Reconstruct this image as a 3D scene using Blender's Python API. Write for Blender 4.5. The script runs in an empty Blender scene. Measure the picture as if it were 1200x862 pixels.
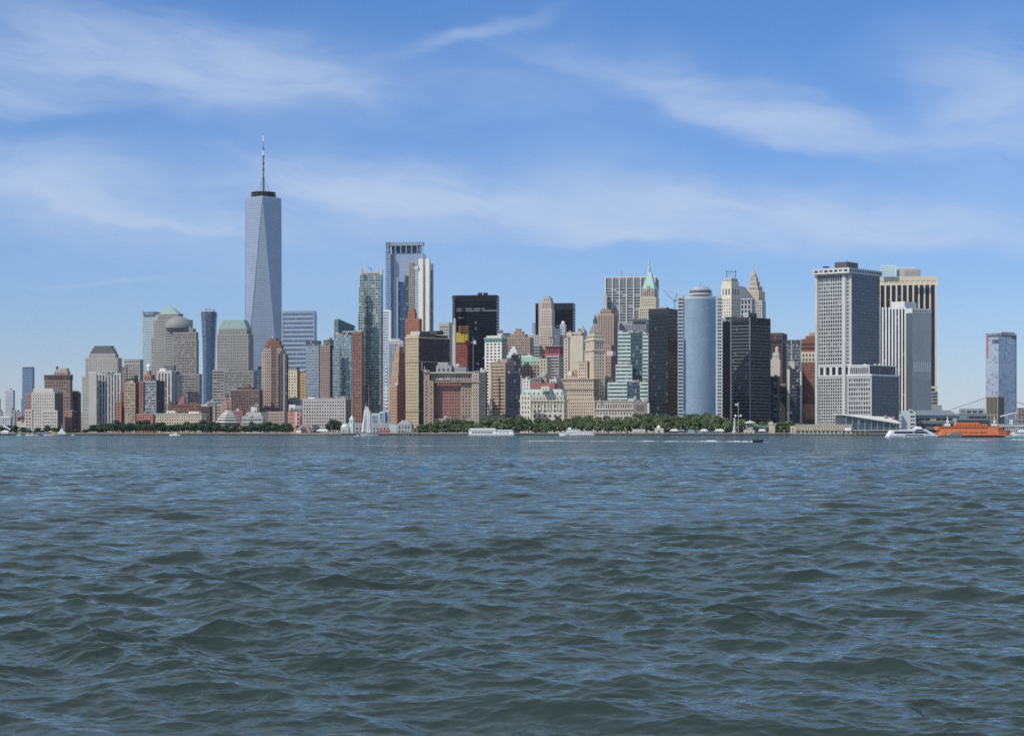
import bpy, bmesh, math, random
import numpy as np
from mathutils import Vector, Matrix
R = math.radians
S = bpy.context.scene
COL = S.collection
random.seed(11)

# ------------------------------------------------------------------ camera
F, HY, H = 2270.0, 502.0, 7.0          # focal length and horizon row of the 1200 px photograph; eye height in metres
cam_data = bpy.data.cameras.new("camera")
cam = bpy.data.objects.new("camera", cam_data)
COL.objects.link(cam)
cam.location = (0, 0, H)
cam.rotation_euler = (R(90), 0, 0)
cam_data.sensor_width = 36.0
cam_data.lens = 36.0 * F / 1200.0
cam_data.shift_y = (HY - 431.0) / 1200.0
cam_data.clip_start = 0.5
cam_data.clip_end = 40000
S.camera = cam

# ------------------------------------------------------------------ light
SUN_T, SUN_E = 56.0, 47.0              # degrees left of straight behind the camera, elevation
sv = Vector((-math.sin(R(SUN_T)) * math.cos(R(SUN_E)), -math.cos(R(SUN_T)) * math.cos(R(SUN_E)), math.sin(R(SUN_E))))
sd = bpy.data.lights.new("sun", 'SUN')
sd.energy = 3.6
sd.angle = R(0.53)
sd.color = (1.0, 0.95, 0.87)
sun = bpy.data.objects.new("sun", sd)
COL.objects.link(sun)
sun.rotation_euler = (-sv).to_track_quat('-Z', 'Y').to_euler()
sun.location = (-500, -500, 900)
S.view_settings.view_transform = 'Standard'
S.view_settings.look = 'None'
S.view_settings.exposure = 0.0
S.view_settings.gamma = 1.0
S.view_settings.use_curve_mapping = False
S.cycles.use_denoising = False
S.cycles.filter_width = 1.65
S.cycles.max_bounces = 6
S.cycles.diffuse_bounces = 2
S.cycles.glossy_bounces = 3
S.cycles.volume_bounces = 0
S.cycles.transparent_max_bounces = 12
S.cycles.sample_clamp_indirect = 6
S.cycles.sample_clamp_direct = 6


class NT:
    """Small helper to write node trees as expressions."""
    def __init__(s, tree):
        s.t = tree
        s.n = tree.nodes
    def new(s, typ, **kw):
        n = s.n.new(typ)
        for k, v in kw.items():
            setattr(n, k, v)
        return n
    def put(s, sock, v):
        if isinstance(v, bpy.types.NodeSocket):
            s.t.links.new(v, sock)
        elif v is not None:
            sock.default_value = v
    def m(s, op, a, b=None, c=None, clamp=False):
        n = s.new('ShaderNodeMath', operation=op)
        n.use_clamp = clamp
        s.put(n.inputs[0], a)
        if b is not None: s.put(n.inputs[1], b)
        if c is not None: s.put(n.inputs[2], c)
        return n.outputs[0]
    def v(s, op, a, b=None, scale=None):
        n = s.new('ShaderNodeVectorMath', operation=op)
        s.put(n.inputs[0], a)
        if b is not None: s.put(n.inputs[1], b)
        if scale is not None: s.put(n.inputs[3], scale)
        return n.outputs[1] if op in ('LENGTH', 'DOT_PRODUCT') else n.outputs[0]
    def sep(s, a):
        n = s.new('ShaderNodeSeparateXYZ')
        s.put(n.inputs[0], a)
        return n.outputs
    def comb(s, x, y, z):
        n = s.new('ShaderNodeCombineXYZ')
        for i, q in enumerate((x, y, z)): s.put(n.inputs[i], q)
        return n.outputs[0]
    def mix(s, f, a, b):
        n = s.new('ShaderNodeMix', data_type='RGBA')
        s.put(n.inputs[0], f)
        s.put(n.inputs[6], rgba(a)); s.put(n.inputs[7], rgba(b))
        return n.outputs[2]
    def noise(s, vec, scale, detail=2.0, rough=0.5, dist=0.0):
        n = s.new('ShaderNodeTexNoise')
        s.put(n.inputs['Vector'], vec)
        n.inputs['Scale'].default_value = scale
        n.inputs['Detail'].default_value = detail
        n.inputs['Roughness'].default_value = rough
        n.inputs['Distortion'].default_value = dist
        return n.outputs
    def white(s, vec):
        n = s.new('ShaderNodeTexWhiteNoise', noise_dimensions='3D')
        s.put(n.inputs[0], vec)
        return n.outputs
    def remap(s, v, a, b, c=0.0, d=1.0, smooth=False):
        n = s.new('ShaderNodeMapRange')
        if smooth: n.interpolation_type = 'SMOOTHSTEP'
        s.put(n.inputs[0], v)
        for i, q in enumerate((a, b, c, d)): n.inputs[i + 1].default_value = q
        return n.outputs[0]


def rgba(c):
    if isinstance(c, bpy.types.NodeSocket): return c
    return (c[0], c[1], c[2], 1.0)

# ------------------------------------------------------------------ world: physical sky with thin cirrus
W = bpy.data.worlds.new("World")
S.world = W
W.use_nodes = True
nt = NT(W.node_tree)
for n in list(nt.n): nt.n.remove(n)
sky = nt.new('ShaderNodeTexSky', sky_type='NISHITA')
sky.sun_disc = False
sky.sun_elevation = R(SUN_E)
sky.sun_rotation = R(180 + SUN_T)
sky.altitude = 0
sky.air_density = 1.0
sky.dust_density = 0.1
sky.ozone_density = 3.2
SKY_STRENGTH = 0.115
tc = nt.new('ShaderNodeTexCoord')
dx, dy, dz = nt.sep(nt.v('NORMALIZE', tc.outputs['Generated']))
az = nt.m('DIVIDE', nt.m('ARCTAN2', dx, dy), R(1))             # degrees right of straight ahead
el = nt.m('DIVIDE', nt.m('ARCSINE', dz), R(1))                # degrees above the horizon
hgt = nt.m('MAXIMUM', nt.m('ADD', dz, 0.06), 0.03)
pl = nt.comb(nt.m('DIVIDE', dx, hgt), nt.m('DIVIDE', dy, hgt), 0.0)  # where the view ray meets a flat cloud layer

def deg(px, py):
    return math.degrees(math.atan((px - 600) / F)), math.degrees(math.atan((HY - py) / F))

warp = nt.noise(nt.comb(az, nt.m('MULTIPLY', el, 2.0), 3.0), 0.22, 3, 0.55)
wc = nt.sep(warp[1])
azw = nt.m('ADD', az, nt.m('MULTIPLY', nt.m('SUBTRACT', wc[0], 0.5), 5.0))
elw = nt.m('ADD', el, nt.m('MULTIPLY', nt.m('SUBTRACT', wc[1], 0.5), 1.7))

def blob(px, py, wpx, hpx, ang, amp, hard=0.0):
    """A soft elongated patch of cirrus centred on a compass bearing and an elevation."""
    a0, e0 = deg(px, py)
    k = math.degrees(1 / F)
    c, s_ = math.cos(R(ang)), math.sin(R(ang))
    p = nt.m('SUBTRACT', azw, a0); q = nt.m('SUBTRACT', elw, e0)
    u = nt.m('DIVIDE', nt.m('ADD', nt.m('MULTIPLY', p, c), nt.m('MULTIPLY', q, s_)), wpx * k)
    w = nt.m('DIVIDE', nt.m('SUBTRACT', nt.m('MULTIPLY', q, c), nt.m('MULTIPLY', p, s_)), hpx * k)
    if hard:                                                   # crisp lower rim, feathered upper side
        w = nt.m('MULTIPLY', w, nt.m('ADD', 1.0, nt.m('MULTIPLY', nt.m('LESS_THAN', w, 0.0), hard)))
    e = nt.m('ADD', nt.m('MULTIPLY', u, u), nt.m('MULTIPLY', w, w))
    return nt.m('MULTIPLY', nt.m('EXPONENT', nt.m('MULTIPLY', e, -1.0)), amp)

BLOBS = [(110, 72, 210, 46, -6, .85), (300, 70, 90, 26, -18, .45), (300, 105, 130, 16, -4, .45), (30, 128, 60, 18, 0, .5),
         (550, 40, 80, 9, 16, .4), (50, 225, 130, 36, -6, .8), (180, 262, 170, 12, -7, .7, 1.5), (150, 240, 200, 50, -5, .35), (400, 215, 110, 34, -8, .6),
         (450, 222, 100, 26, -14, .55), (500, 246, 150, 26, -6, .75, 1.5), (640, 268, 130, 28, -8, .7, 1.4), (800, 240, 150, 34, -8, .75), (1000, 272, 280, 38, -5, .95, 1.8),
         (760, 285, 260, 18, -2, .65, 1.5), (830, 125, 170, 34, -18, .62, 2.0), (970, 150, 110, 18, -12, .55), (1165, 130, 85, 60, -20, .85),
         (600, 110, 260, 50, 0, .18), (120, 340, 80, 4, 4, .25), (300, 290, 300, 50, 0, .2)]
tot = None
for b_ in BLOBS:
    q = blob(*b_)
    tot = q if tot is None else nt.m('ADD', tot, q)
fib = nt.noise(nt.comb(nt.m('MULTIPLY', azw, 0.22), nt.m('ADD', nt.m('MULTIPLY', elw, 0.95), nt.m('MULTIPLY', az, 0.10)), 0.0), 1.0, 9, 0.66, 0.5)[0]
fib2 = nt.noise(nt.v('MULTIPLY', pl, (0.55, 0.2, 1)), 1.0, 6, 0.6, 0.5)[0]
tex = nt.m('ADD', nt.m('MULTIPLY', nt.remap(fib, 0.3, 0.72), 0.65), nt.m('MULTIPLY', nt.remap(fib2, 0.35, 0.7), 0.35))
cov = nt.m('MULTIPLY', tot, nt.m('ADD', 0.22, nt.m('MULTIPLY', tex, 1.55)))
side = nt.remap(nt.m('ABSOLUTE', az), 17, 30)                 # away from the photographed bearings: plain fibrous cirrus
cov = nt.m('ADD', nt.m('MULTIPLY', cov, nt.m('SUBTRACT', 1.0, side)), nt.m('MULTIPLY', side, nt.m('MULTIPLY', tex, 0.35)))
high = nt.m('MULTIPLY', nt.remap(el, 12.8, 20), nt.m('ADD', 0.55, nt.m('MULTIPLY', tex, 0.6)))   # veil added above the view to grey the water's reflections
cov = nt.m('MAXIMUM', cov, high)
cov = nt.m('MULTIPLY', cov, nt.remap(el, 0.5, 4.5))
cov = nt.m('SUBTRACT', 1.0, nt.m('EXPONENT', nt.m('MULTIPLY', cov, -1.25)))
tint = nt.mix(nt.remap(el, 0.0, 12.0), (0.60, 0.69, 1.0), (0.43, 0.66, 1.01))
tint = nt.mix(nt.remap(el, 12.8, 26.0), tint, (0.86, 0.92, 0.96))   # paler tint higher up, shaped to grey the water's reflections
clear = nt.v('MULTIPLY', sky.outputs[0], tint)
CLOUD = (4.3, 5.35, 7.1)
skyc = nt.mix(cov, clear, CLOUD)
bg = nt.new('ShaderNodeBackground')
nt.put(bg.inputs[0], skyc)
bg.inputs[1].default_value = SKY_STRENGTH
wo = nt.new('ShaderNodeOutputWorld')
W.node_tree.links.new(bg.outputs[0], wo.inputs[0])

# ------------------------------------------------------------------ materials
MATS = {}

def new_mat(name):
    m = bpy.data.materials.new(name)
    m.use_nodes = True
    t = NT(m.node_tree)
    p = t.n['Principled BSDF']
    return m, t, p

def wall(c, rough=0.85, var=0.20):
    """Masonry, concrete or paint: base colour with large stains and fine streaks."""
    key = ('wall', tuple(c), rough, var)
    if key in MATS: return MATS[key]
    m, t, p = new_mat('masonry')
    g = t.new('ShaderNodeNewGeometry').outputs['Position']
    n1 = t.noise(g, 0.035, 3, 0.6)[0]
    n2 = t.noise(t.v('MULTIPLY', g, (1, 1, 0.12)), 0.45, 3, 0.6)[0]
    k = t.m('ADD', t.m('MULTIPLY', t.m('SUBTRACT', n1, 0.5), 2.0 * var), t.m('MULTIPLY', t.m('SUBTRACT', n2, 0.5), 1.6 * var))
    col = t.v('SCALE', t.comb(*c), scale=t.m('ADD', k, 1.0))
    t.put(p.inputs['Base Color'], col)
    p.inputs['Roughness'].default_value = rough
    p.inputs['Specular IOR Level'].default_value = 0.25
    MATS[key] = m
    return m

def plain(c, rough=0.5, metal=0.0, var=0.08):
    key = ('plain', tuple(c), rough, metal, var)
    if key in MATS: return MATS[key]
    m, t, p = new_mat('surface')
    g = t.new('ShaderNodeTexCoord').outputs['Object']
    n1 = t.noise(g, 0.6, 4, 0.6)[0]
    col = t.v('SCALE', t.comb(*c), scale=t.m('ADD', 1.0, t.m('MULTIPLY', t.m('SUBTRACT', n1, 0.5), 2 * var)))
    t.put(p.inputs['Base Color'], col)
    p.inputs['Roughness'].default_value = rough
    p.inputs['Metallic'].default_value = metal
    MATS[key] = m
    return m

def pane(c=(0.020, 0.025, 0.030), blind=(0.34, 0.33, 0.30), amount=0.18, rough=0.08):
    """Window glass; every window gets its own darkness and some have blinds down."""
    key = ('pane', tuple(c), tuple(blind), amount, rough)
    if key in MATS: return MATS[key]
    m, t, p = new_mat('window_glass')
    uv = t.sep(t.new('ShaderNodeUVMap', uv_map='UVMap').outputs[0])
    oi = t.new('ShaderNodeObjectInfo')
    r1 = t.m('FRACT', t.m('ADD', uv[0], t.m('MULTIPLY', oi.outputs['Random'], 7.31)))
    r2 = t.m('FRACT', t.m('ADD', uv[1], t.m('MULTIPLY', oi.outputs['Random'], 3.17)))
    col = t.v('SCALE', t.comb(*c), scale=t.m('ADD', 0.5, t.m('MULTIPLY', r2, 1.3)))
    bl = t.v('SCALE', t.comb(*blind), scale=t.m('ADD', 0.35, t.m('MULTIPLY', r2, 0.65)))
    isb = t.m('LESS_THAN', r1, amount)
    t.put(p.inputs['Base Color'], t.mix(isb, col, bl))
    p.inputs['Roughness'].default_value = rough
    p.inputs['IOR'].default_value = 1.52
    MATS[key] = m
    return m

def curt(glass, line, bay=1.6, fl=3.9, lv=0.12, lh=0.28, metal=0.4, rough=0.16, var=0.22, blind=0.08, blindc=(0.3, 0.33, 0.35), jit=0.03, linemetal=0.2, spec=0.5):
    """Curtain wall: panes in a grid of mullions (across) and spandrels (up), each pane a little different."""
    key = ('curt', tuple(glass), tuple(line), bay, fl, lv, lh, metal, rough, var, blind, jit, linemetal, spec)
    if key in MATS: return MATS[key]
    m, t, p = new_mat('curtain_wall')
    uv = t.sep(t.new('ShaderNodeUVMap', uv_map='UVMap').outputs[0])
    cu = t.m('DIVIDE', uv[0], bay); cv = t.m('DIVIDE', uv[1], fl)
    fu, fv = t.m('FRACT', cu), t.m('FRACT', cv)
    ln = t.m('MAXIMUM', t.m('LESS_THAN', fu, lv), t.m('LESS_THAN', fv, lh))
    cell = t.comb(t.m('FLOOR', cu), t.m('FLOOR', cv), 1.0)
    wn = t.white(cell)
    big = t.noise(t.comb(t.m('MULTIPLY', uv[0], 0.05), t.m('MULTIPLY', uv[1], 0.03), 0.0), 1.0, 3, 0.6)[0]
    k = t.m('ADD', t.m('ADD', 1.0 - var, t.m('MULTIPLY', wn[0], 2 * var)), t.m('MULTIPLY', t.m('SUBTRACT', big, 0.5), 0.5))
    gcol = t.v('SCALE', t.comb(*glass), scale=k)
    wsep = t.sep(wn[1])
    isb = t.m('LESS_THAN', wsep[1], blind)
    gcol = t.mix(isb, gcol, blindc)
    t.put(p.inputs['Base Color'], t.mix(ln, gcol, line))
    t.put(p.inputs['Metallic'], t.m('ADD', metal, t.m('MULTIPLY', ln, linemetal - metal)))
    t.put(p.inputs['Roughness'], t.m('ADD', rough, t.m('MULTIPLY', ln, 0.35)))
    p.inputs['Specular IOR Level'].default_value = spec
    if jit:
        g = t.new('ShaderNodeNewGeometry').outputs['Normal']
        off = t.v('SCALE', t.v('SUBTRACT', wn[1], (0.5, 0.5, 0.5)), scale=2 * jit)
        t.put(p.inputs['Normal'], t.v('NORMALIZE', t.v('ADD', g, off)))
    MATS[key] = m
    return m

ROOF = wall((0.16, 0.155, 0.15))
DARK = plain((0.03, 0.03, 0.035), 0.5)
STEEL = plain((0.32, 0.34, 0.36), 0.45, 0.6)
WHITE = plain((0.8, 0.8, 0.78), 0.5)
COPPER = wall((0.25, 0.34, 0.305), 0.7, 0.2)
PANE = pane()

# ------------------------------------------------------------------ mesh building
class MB:
    def __init__(s):
        s.v, s.f, s.mi, s.uv = [], [], [], []
        s.mats = []
    def mat(s, m):
        if m not in s.mats: s.mats.append(m)
        return s.mats.index(m)
    def face(s, pts, m, uvs=None):
        i = len(s.v)
        s.v.extend([tuple(p) for p in pts])
        s.f.append(tuple(range(i, i + len(pts))))
        s.mi.append(s.mat(m))
        s.uv.extend(uvs if uvs is not None else [(p[0] + p[1], p[2]) for p in pts])
    def box(s, c, size, m, rot=0.0):
        x, y, z = [q / 2 for q in size]
        ca, sa = math.cos(rot), math.sin(rot)
        P = [(c[0] + ca * i * x - sa * j * y, c[1] + sa * i * x + ca * j * y, c[2] + k * z) for k in (-1, 1) for j in (-1, 1) for i in (-1, 1)]
        for q in ((0, 1, 5, 4), (1, 3, 7, 5), (3, 2, 6, 7), (2, 0, 4, 6), (4, 5, 7, 6), (0, 2, 3, 1)):
            s.face([P[k] for k in q], m)
    def bar(s, a, b, r, m, n=6, r2=None):
        a, b = Vector(a), Vector(b)
        d = (b - a).normalized()
        u = d.orthogonal().normalized(); w = d.cross(u)
        r2 = r if r2 is None else r2
        A = [a + (u * math.cos(2 * math.pi * k / n) + w * math.sin(2 * math.pi * k / n)) * r for k in range(n)]
        B_ = [b + (u * math.cos(2 * math.pi * k / n) + w * math.sin(2 * math.pi * k / n)) * r2 for k in range(n)]
        for k in range(n):
            s.face([A[k], A[(k + 1) % n], B_[(k + 1) % n], B_[k]], m)
        s.face(A[::-1], m); s.face(B_, m)
    def lathe(s, c, prof, m, n=24, rot=0.0, sq=1.0):
        """prof: (radius, z) from the bottom up"""
        rings = [[(c[0] + r * math.cos(rot + 2 * math.pi * k / n), c[1] + sq * r * math.sin(rot + 2 * math.pi * k / n), z) for k in range(n)] for r, z in prof]
        for i in range(len(rings) - 1):
            L = 0.0
            for k in range(n):
                a, b = rings[i][k], rings[i][(k + 1) % n]
                e = 2 * math.pi * prof[i][0] / n
                s.face([a, b, rings[i + 1][(k + 1) % n], rings[i + 1][k]], m, [(L, prof[i][1]), (L + e, prof[i][1]), (L + e, prof[i + 1][1]), (L, prof[i + 1][1])])
                L += e
        s.face(rings[0][::-1], m); s.face(rings[-1], m)
    def prism(s, poly, z0, z1, m, top=None, poly2=None):
        """poly counter-clockwise seen from above"""
        poly2 = poly2 or poly
        n = len(poly); L = 0.0
        for k in range(n):
            a, b, c, d = poly[k], poly[(k + 1) % n], poly2[(k + 1) % n], poly2[k]
            e = math.hypot(b[0] - a[0], b[1] - a[1])
            s.face([(a[0], a[1], z0), (b[0], b[1], z0), (c[0], c[1], z1), (d[0], d[1], z1)], m, [(L, z0), (L + e, z0), (L + e, z1), (L, z1)])
            L += e
        s.face([(p[0], p[1], z1) for p in poly2], top or m)
        s.face([(p[0], p[1], z0) for p in poly][::-1], m)
    def facade(s, A, B_, z0, z1, st, wins=None):
        """One wall from A to B (outside on the right hand of A->B) with recessed windows; wins collects separate windows."""
        A, B_ = Vector((A[0], A[1], 0)), Vector((B_[0], B_[1], 0))
        Wd = (B_ - A).length
        if Wd < 0.05 or z1 - z0 < 0.2: return
        d = (B_ - A) / Wd
        nrm = Vector((d.y, -d.x, 0))
        cm, gm = st['wall'], st['glass']
        ml, mt, mb, rec = st['ml'], st['mt'], st['mb'], st['rec']
        ml = min(ml, Wd * 0.2)
        w_in, h_in = Wd - 2 * ml, (z1 - z0) - mt - mb
        cols = st.get('cols') or max(1, round(w_in / st['bay']))
        rows = st.get('rows') or max(1, round(h_in / st['fl']))
        if h_in < 1 or w_in < 1:
            s.face([A + Vector((0, 0, z0)), B_ + Vector((0, 0, z0)), B_ + Vector((0, 0, z1)), A + Vector((0, 0, z1))], cm); return
        bw, bh = w_in / cols, h_in / rows
        ww, wh = bw * st['wf'], bh * st['hf']
        def P(u, z, q=0.0): return A + d * u - nrm * q + Vector((0, 0, z))
        def quad(u0, u1, a, b): s.face([P(u0, a), P(u1, a), P(u1, b), P(u0, b)], cm, [(u0, a), (u1, a), (u1, b), (u0, b)])
        zs = [(z0 + mb + r * bh + (bh - wh) * st['sill'], z0 + mb + r * bh + (bh - wh) * st['sill'] + wh) for r in range(rows)]
        us = [(ml + c * bw + (bw - ww) / 2, ml + c * bw + (bw + ww) / 2) for c in range(cols)]
        prev = z0
        for a, b in zs:
            quad(0, Wd, prev, a); prev = b
        quad(0, Wd, prev, z1)
        for a, b in zs:
            pu = 0.0
            for u0, u1 in us:
                quad(pu, u0, a, b); pu = u1
                s.face([P(u0, a), P(u0, a, rec), P(u0, b, rec), P(u0, b)], cm)
                s.face([P(u1, a, rec), P(u1, a), P(u1, b), P(u1, b, rec)], cm)
                s.face([P(u0, a), P(u1, a), P(u1, a, rec), P(u0, a, rec)], cm)
                s.face([P(u0, b, rec), P(u1, b, rec), P(u1, b), P(u0, b)], cm)
                q = [P(u0, a, rec), P(u1, a, rec), P(u1, b, rec), P(u0, b, rec)]
                if st['metric']: uvq = [(u0, a), (u1, a), (u1, b), (u0, b)]
                else: uvq = [(random.random(), random.random())] * 4
                if wins is not None: wins.append((q, gm, uvq))
                else: s.face(q, gm, uvq)
            quad(pu, Wd, a, b)
    def build(s, name, parent=None, smooth=False, loc=None):
        me = bpy.data.meshes.new(name)
        off = Vector((0, 0, 0))
        if parent is not None and loc is None:
            off = Vector(parent['origin']) if 'origin' in parent else Vector((0, 0, 0))
        if loc is not None: off = Vector(loc)
        if s.v:
            va = np.array(s.v, dtype=np.float64) - np.array(off)
            me.from_pydata([tuple(r) for r in va.tolist()], [], s.f)
        for m in s.mats: me.materials.append(m)
        me.polygons.foreach_set('material_index', s.mi)
        ul = me.uv_layers.new(name='UVMap')
        ul.data.foreach_set('uv', np.array(s.uv, dtype=np.float32).ravel())
        if smooth: me.polygons.foreach_set('use_smooth', [True] * len(me.polygons))
        me.update()
        o = bpy.data.objects.new(name, me)
        COL.objects.link(o)
        if parent is not None:
            o.parent = parent
        if loc is not None: o.location = loc
        return o


def tag(o, label=None, cat=None, group=None, kind=None):
    if label: o['label'] = label
    if cat: o['category'] = cat
    if group: o['group'] = group
    if kind: o['kind'] = kind
    return o

def empty(name, loc, label, cat, group=None):
    o = bpy.data.objects.new(name, None)
    COL.objects.link(o)
    o.location = loc
    o.empty_display_size = 2
    return tag(o, label, cat, group)

def copy_tree(o, loc=None, rz=None, scale=None, label=None):
    c = o.copy(); COL.objects.link(c)
    if loc is not None: c.location = loc
    if rz is not None: c.rotation_euler[2] = rz
    if scale is not None: c.scale = scale
    if label: c['label'] = label
    for ch in o.children:
        d = ch.copy(); COL.objects.link(d); d.parent = c
        for g in ch.children:
            e = g.copy(); COL.objects.link(e); e.parent = d
    return c

def X(px, Y): return (px - 600.0) / F * Y
def Z(py, Y): return H + (HY - py) / F * Y
def PX(n, Y): return n / F * Y           # n photo pixels at distance Y, in metres
GROUND = 2.2

def pun(c, bay=3.0, fl=3.8, wf=0.5, hf=0.55, gl=None, ml=1.2, mt=1.6, mb=0.0, rec=0.4, cols=None, rows=None, sill=0.5, metric=False, indiv=False, mat=None):
    return dict(wall=mat or wall(c), glass=gl or PANE, bay=bay, fl=fl, wf=wf, hf=hf, ml=ml, mt=mt, mb=mb, rec=rec, cols=cols, rows=rows, sill=sill, metric=metric, indiv=indiv)
def ribbon(c, fl=3.8, hf=0.5, **k):
    k.setdefault('gl', PANE); k.setdefault('ml', 0.6)
    return pun(c, bay=6.0, fl=fl, wf=0.94, hf=hf, **k)
def vstrip(c, bay=4.0, wf=0.6, gl=None, **k):
    k.setdefault('metric', True)
    return pun(c, bay=bay, rows=1, wf=wf, hf=0.98, gl=gl, **k)

def rect(xl, xc, xr, Y, a):
    """Footprint whose left face, near corner and right face span these photo columns; a = turn of the left face."""
    a = R(a); C = Vector((X(xc, Y), Y))
    tl, tr = (xl - 600) / F, (xr - 600) / F
    wl = (C.x - tl * C.y) / (math.cos(a) + tl * math.sin(a))
    wr = (tr * C.y - C.x) / (math.sin(a) - tr * math.cos(a))
    wr = max(wr, 0.5)
    if wr > 90: wr = 90
    L = C + wl * Vector((-math.cos(a), math.sin(a)))
    Rr = C + wr * Vector((math.sin(a), math.cos(a)))
    return L, C, Rr, L + (Rr - C)

REG = []
class B:
    """A building: an Empty at its base that parents its parts."""
    def __init__(s, name, label, cat='skyscraper', group=None):
        s.name, s.label, s.cat, s.group, s.root = name, label, cat, group, None
        s.last = None
    def clutter(s, bl, n, seed):
        """Plant rooms, tanks and vents standing on a roof."""
        rc = random.Random(seed); L, C, Rr = bl['L'], bl['C'], bl['R']; u, w = L - C, Rr - C
        for k in range(n):
            a, c = rc.uniform(.12, .88), rc.uniform(.1, .6); sz = (rc.uniform(1.6, 5.5), rc.uniform(2, 5), rc.uniform(.9, 3.2))
            p = C + u * a + w * c; mb = MB(); mb.box((p.x, p.y, bl['zt'] + sz[2] / 2), sz, wall(rc.choice([(.34, .33, .31), (.14, .13, .13), (.5, .49, .46), (.25, .2, .17)])), math.atan2(-u.y, -u.x))
            if rc.random() < .35: mb.bar((p.x, p.y, bl['zt']), (p.x, p.y, bl['zt'] + sz[2] + rc.uniform(1.5, 4)), .16, STEEL, 4)
            mb.build('roof_plant', s.root)
    def at(s, x, y, z=0.0):
        if s.root is None:
            s.root = empty(s.name, (x, y, z), s.label, s.cat, s.group)
            s.root['origin'] = (x, y, z)
    def blk(s, part, xl, xc, xr, yt, Y=None, a=None, st=None, yb=None, on=None, roof=None, z0=None, parent=None, plabel=None, sr=None):
        on = on if on is not None else None
        if a is None: a = s.last['a']
        if Y is None:
            base = on or s.last
            cy = base['cy']; Y = cy - 10
            for _ in range(4):
                L, C, Rr, K = rect(xl, xc, xr, Y, a)
                Y += cy - (L.y + Rr.y) / 2
        L, C, Rr, K = rect(xl, xc, xr, Y, a)
        s.at((L.x + Rr.x) / 2, (L.y + Rr.y) / 2)
        zb = z0 if z0 is not None else (GROUND - 0.5 if yb is None else Z(yb, Y))
        zt = Z(yt, Y)
        mb = MB(); wins = []
        sr_ = sr or st  # right-face style; many blocks put the shade of that side into darker colours
        for (P, Q, sty) in ((L, C, st), (C, Rr, sr_), (Rr, K, 'p'), (K, L, 'p')):
            if isinstance(sty, dict): mb.facade(P, Q, zb, zt, sty, wins if sty['indiv'] else None)
            else:
                w_ = sty if sty != 'p' else (st['wall'] if isinstance(st, dict) else st)
                e = (Q - P).length
                mb.face([(P.x, P.y, zb), (Q.x, Q.y, zb), (Q.x, Q.y, zt), (P.x, P.y, zt)], w_, [(0, zb), (e, zb), (e, zt), (0, zt)])
        mb.face([(p.x, p.y, zt) for p in (L, C, Rr, K)], roof or ROOF)
        o = mb.build(part, s.root)
        if parent: o.parent = parent
        if plabel: o['label'] = plabel
        if wins:
            rest = MB()
            for i, (q, gm, uvq) in enumerate(wins):
                if i < 100:
                    w = MB(); w.face(q, gm, uvq); wo_ = w.build('window', s.root); wo_.parent = o
                else: rest.face(q, gm, uvq)
            if rest.v:
                ro = rest.build('window', s.root); ro.parent = o; ro['kind'] = 'stuff'
        if not roof and s.cat in ('apartment building', 'office building', 'hotel', 'building', 'government building') and yb is None and abs(Y - 2300) < 330 and (Rr - C).length > 4: REG.append((s, dict(L=L, C=C, R=Rr, zt=zt)))
        s.last = dict(L=L, C=C, R=Rr, K=K, zb=zb, zt=zt, Y=Y, a=a, cx=(L.x + Rr.x) / 2, cy=(L.y + Rr.y) / 2, o=o)
        return s.last
    def ring(s, part, z0, z1, out, m, bl=None, poly=None):
        """A slab round a block: cornice, parapet or floor band."""
        bl = bl or s.last
        u = (bl['L'] - bl['C']).normalized(); w = (bl['R'] - bl['C']).normalized()
        L, C, Rr, K = bl['L'] + (u - w) * out, bl['C'] - (u + w) * out, bl['R'] + (w - u) * out, bl['K'] + (u + w) * out
        mb = MB(); mb.prism([L, C, Rr, K], z0, z1, m)
        return mb.build(part, s.root)
    def bands(s, part, n, z0, z1, frac, out, m, bl=None):
        st = (z1 - z0) / n
        first = s.ring(part, z0, z0 + st * frac, out, m, bl)
        for k in range(1, n):
            c = first.copy(); COL.objects.link(c); c.parent = s.root; c.location.z += st * k
    def piers(s, part, n, w, depth, m, face='L', z0=None, z1=None, bl=None, ends=True):
        bl = bl or s.last
        P, Q = (bl['L'], bl['C']) if face == 'L' else (bl['C'], bl['R'])
        d = (Q - P); e = d.length; d = d / e; nrm = Vector((d.y, -d.x))
        z0 = bl['zb'] if z0 is None else z0; z1 = bl['zt'] if z1 is None else z1
        first = None
        for k in range(n):
            u = (w / 2 + (e - w) * k / (n - 1)) if ends else e * (k + 0.5) / n
            c = P + d * u + nrm * (depth / 2)
            if first is None:
                mb = MB(); mb.box((c.x, c.y, (z0 + z1) / 2), (w, depth, z1 - z0), m, math.atan2(d.y, d.x))
                first = mb.build(part, s.root); c0 = c
            else:
                o = first.copy(); COL.objects.link(o); o.parent = s.root
                o.location = (c.x - c0.x, c.y - c0.y, 0)
    def lathe(s, part, px, prof, m, n=24, Y=None, rot=0.0, smooth=True, sq=1.0):
        """prof in photo pixels: (radius, row) from the bottom up"""
        Y = Y or s.last['cy']
        s.at(X(px, Y), Y)
        mb = MB(); mb.lathe((X(px, Y), Y), [(max(PX(r, Y), 0.02), Z(py, Y)) for r, py in prof], m, n, rot, sq)
        return mb.build(part, s.root, smooth)
    def bar(s, part, p0, p1, rpx, m, Y=None, n=6, r2=None):
        Y = Y or s.last['cy']
        s.at(X(p0[0], Y), Y)
        mb = MB(); mb.bar((X(p0[0], Y), Y, Z(p0[1], Y)), (X(p1[0], Y), Y, Z(p1[1], Y)), PX(rpx, Y), m, n, None if r2 is None else PX(r2, Y))
        return mb.build(part, s.root)
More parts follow.
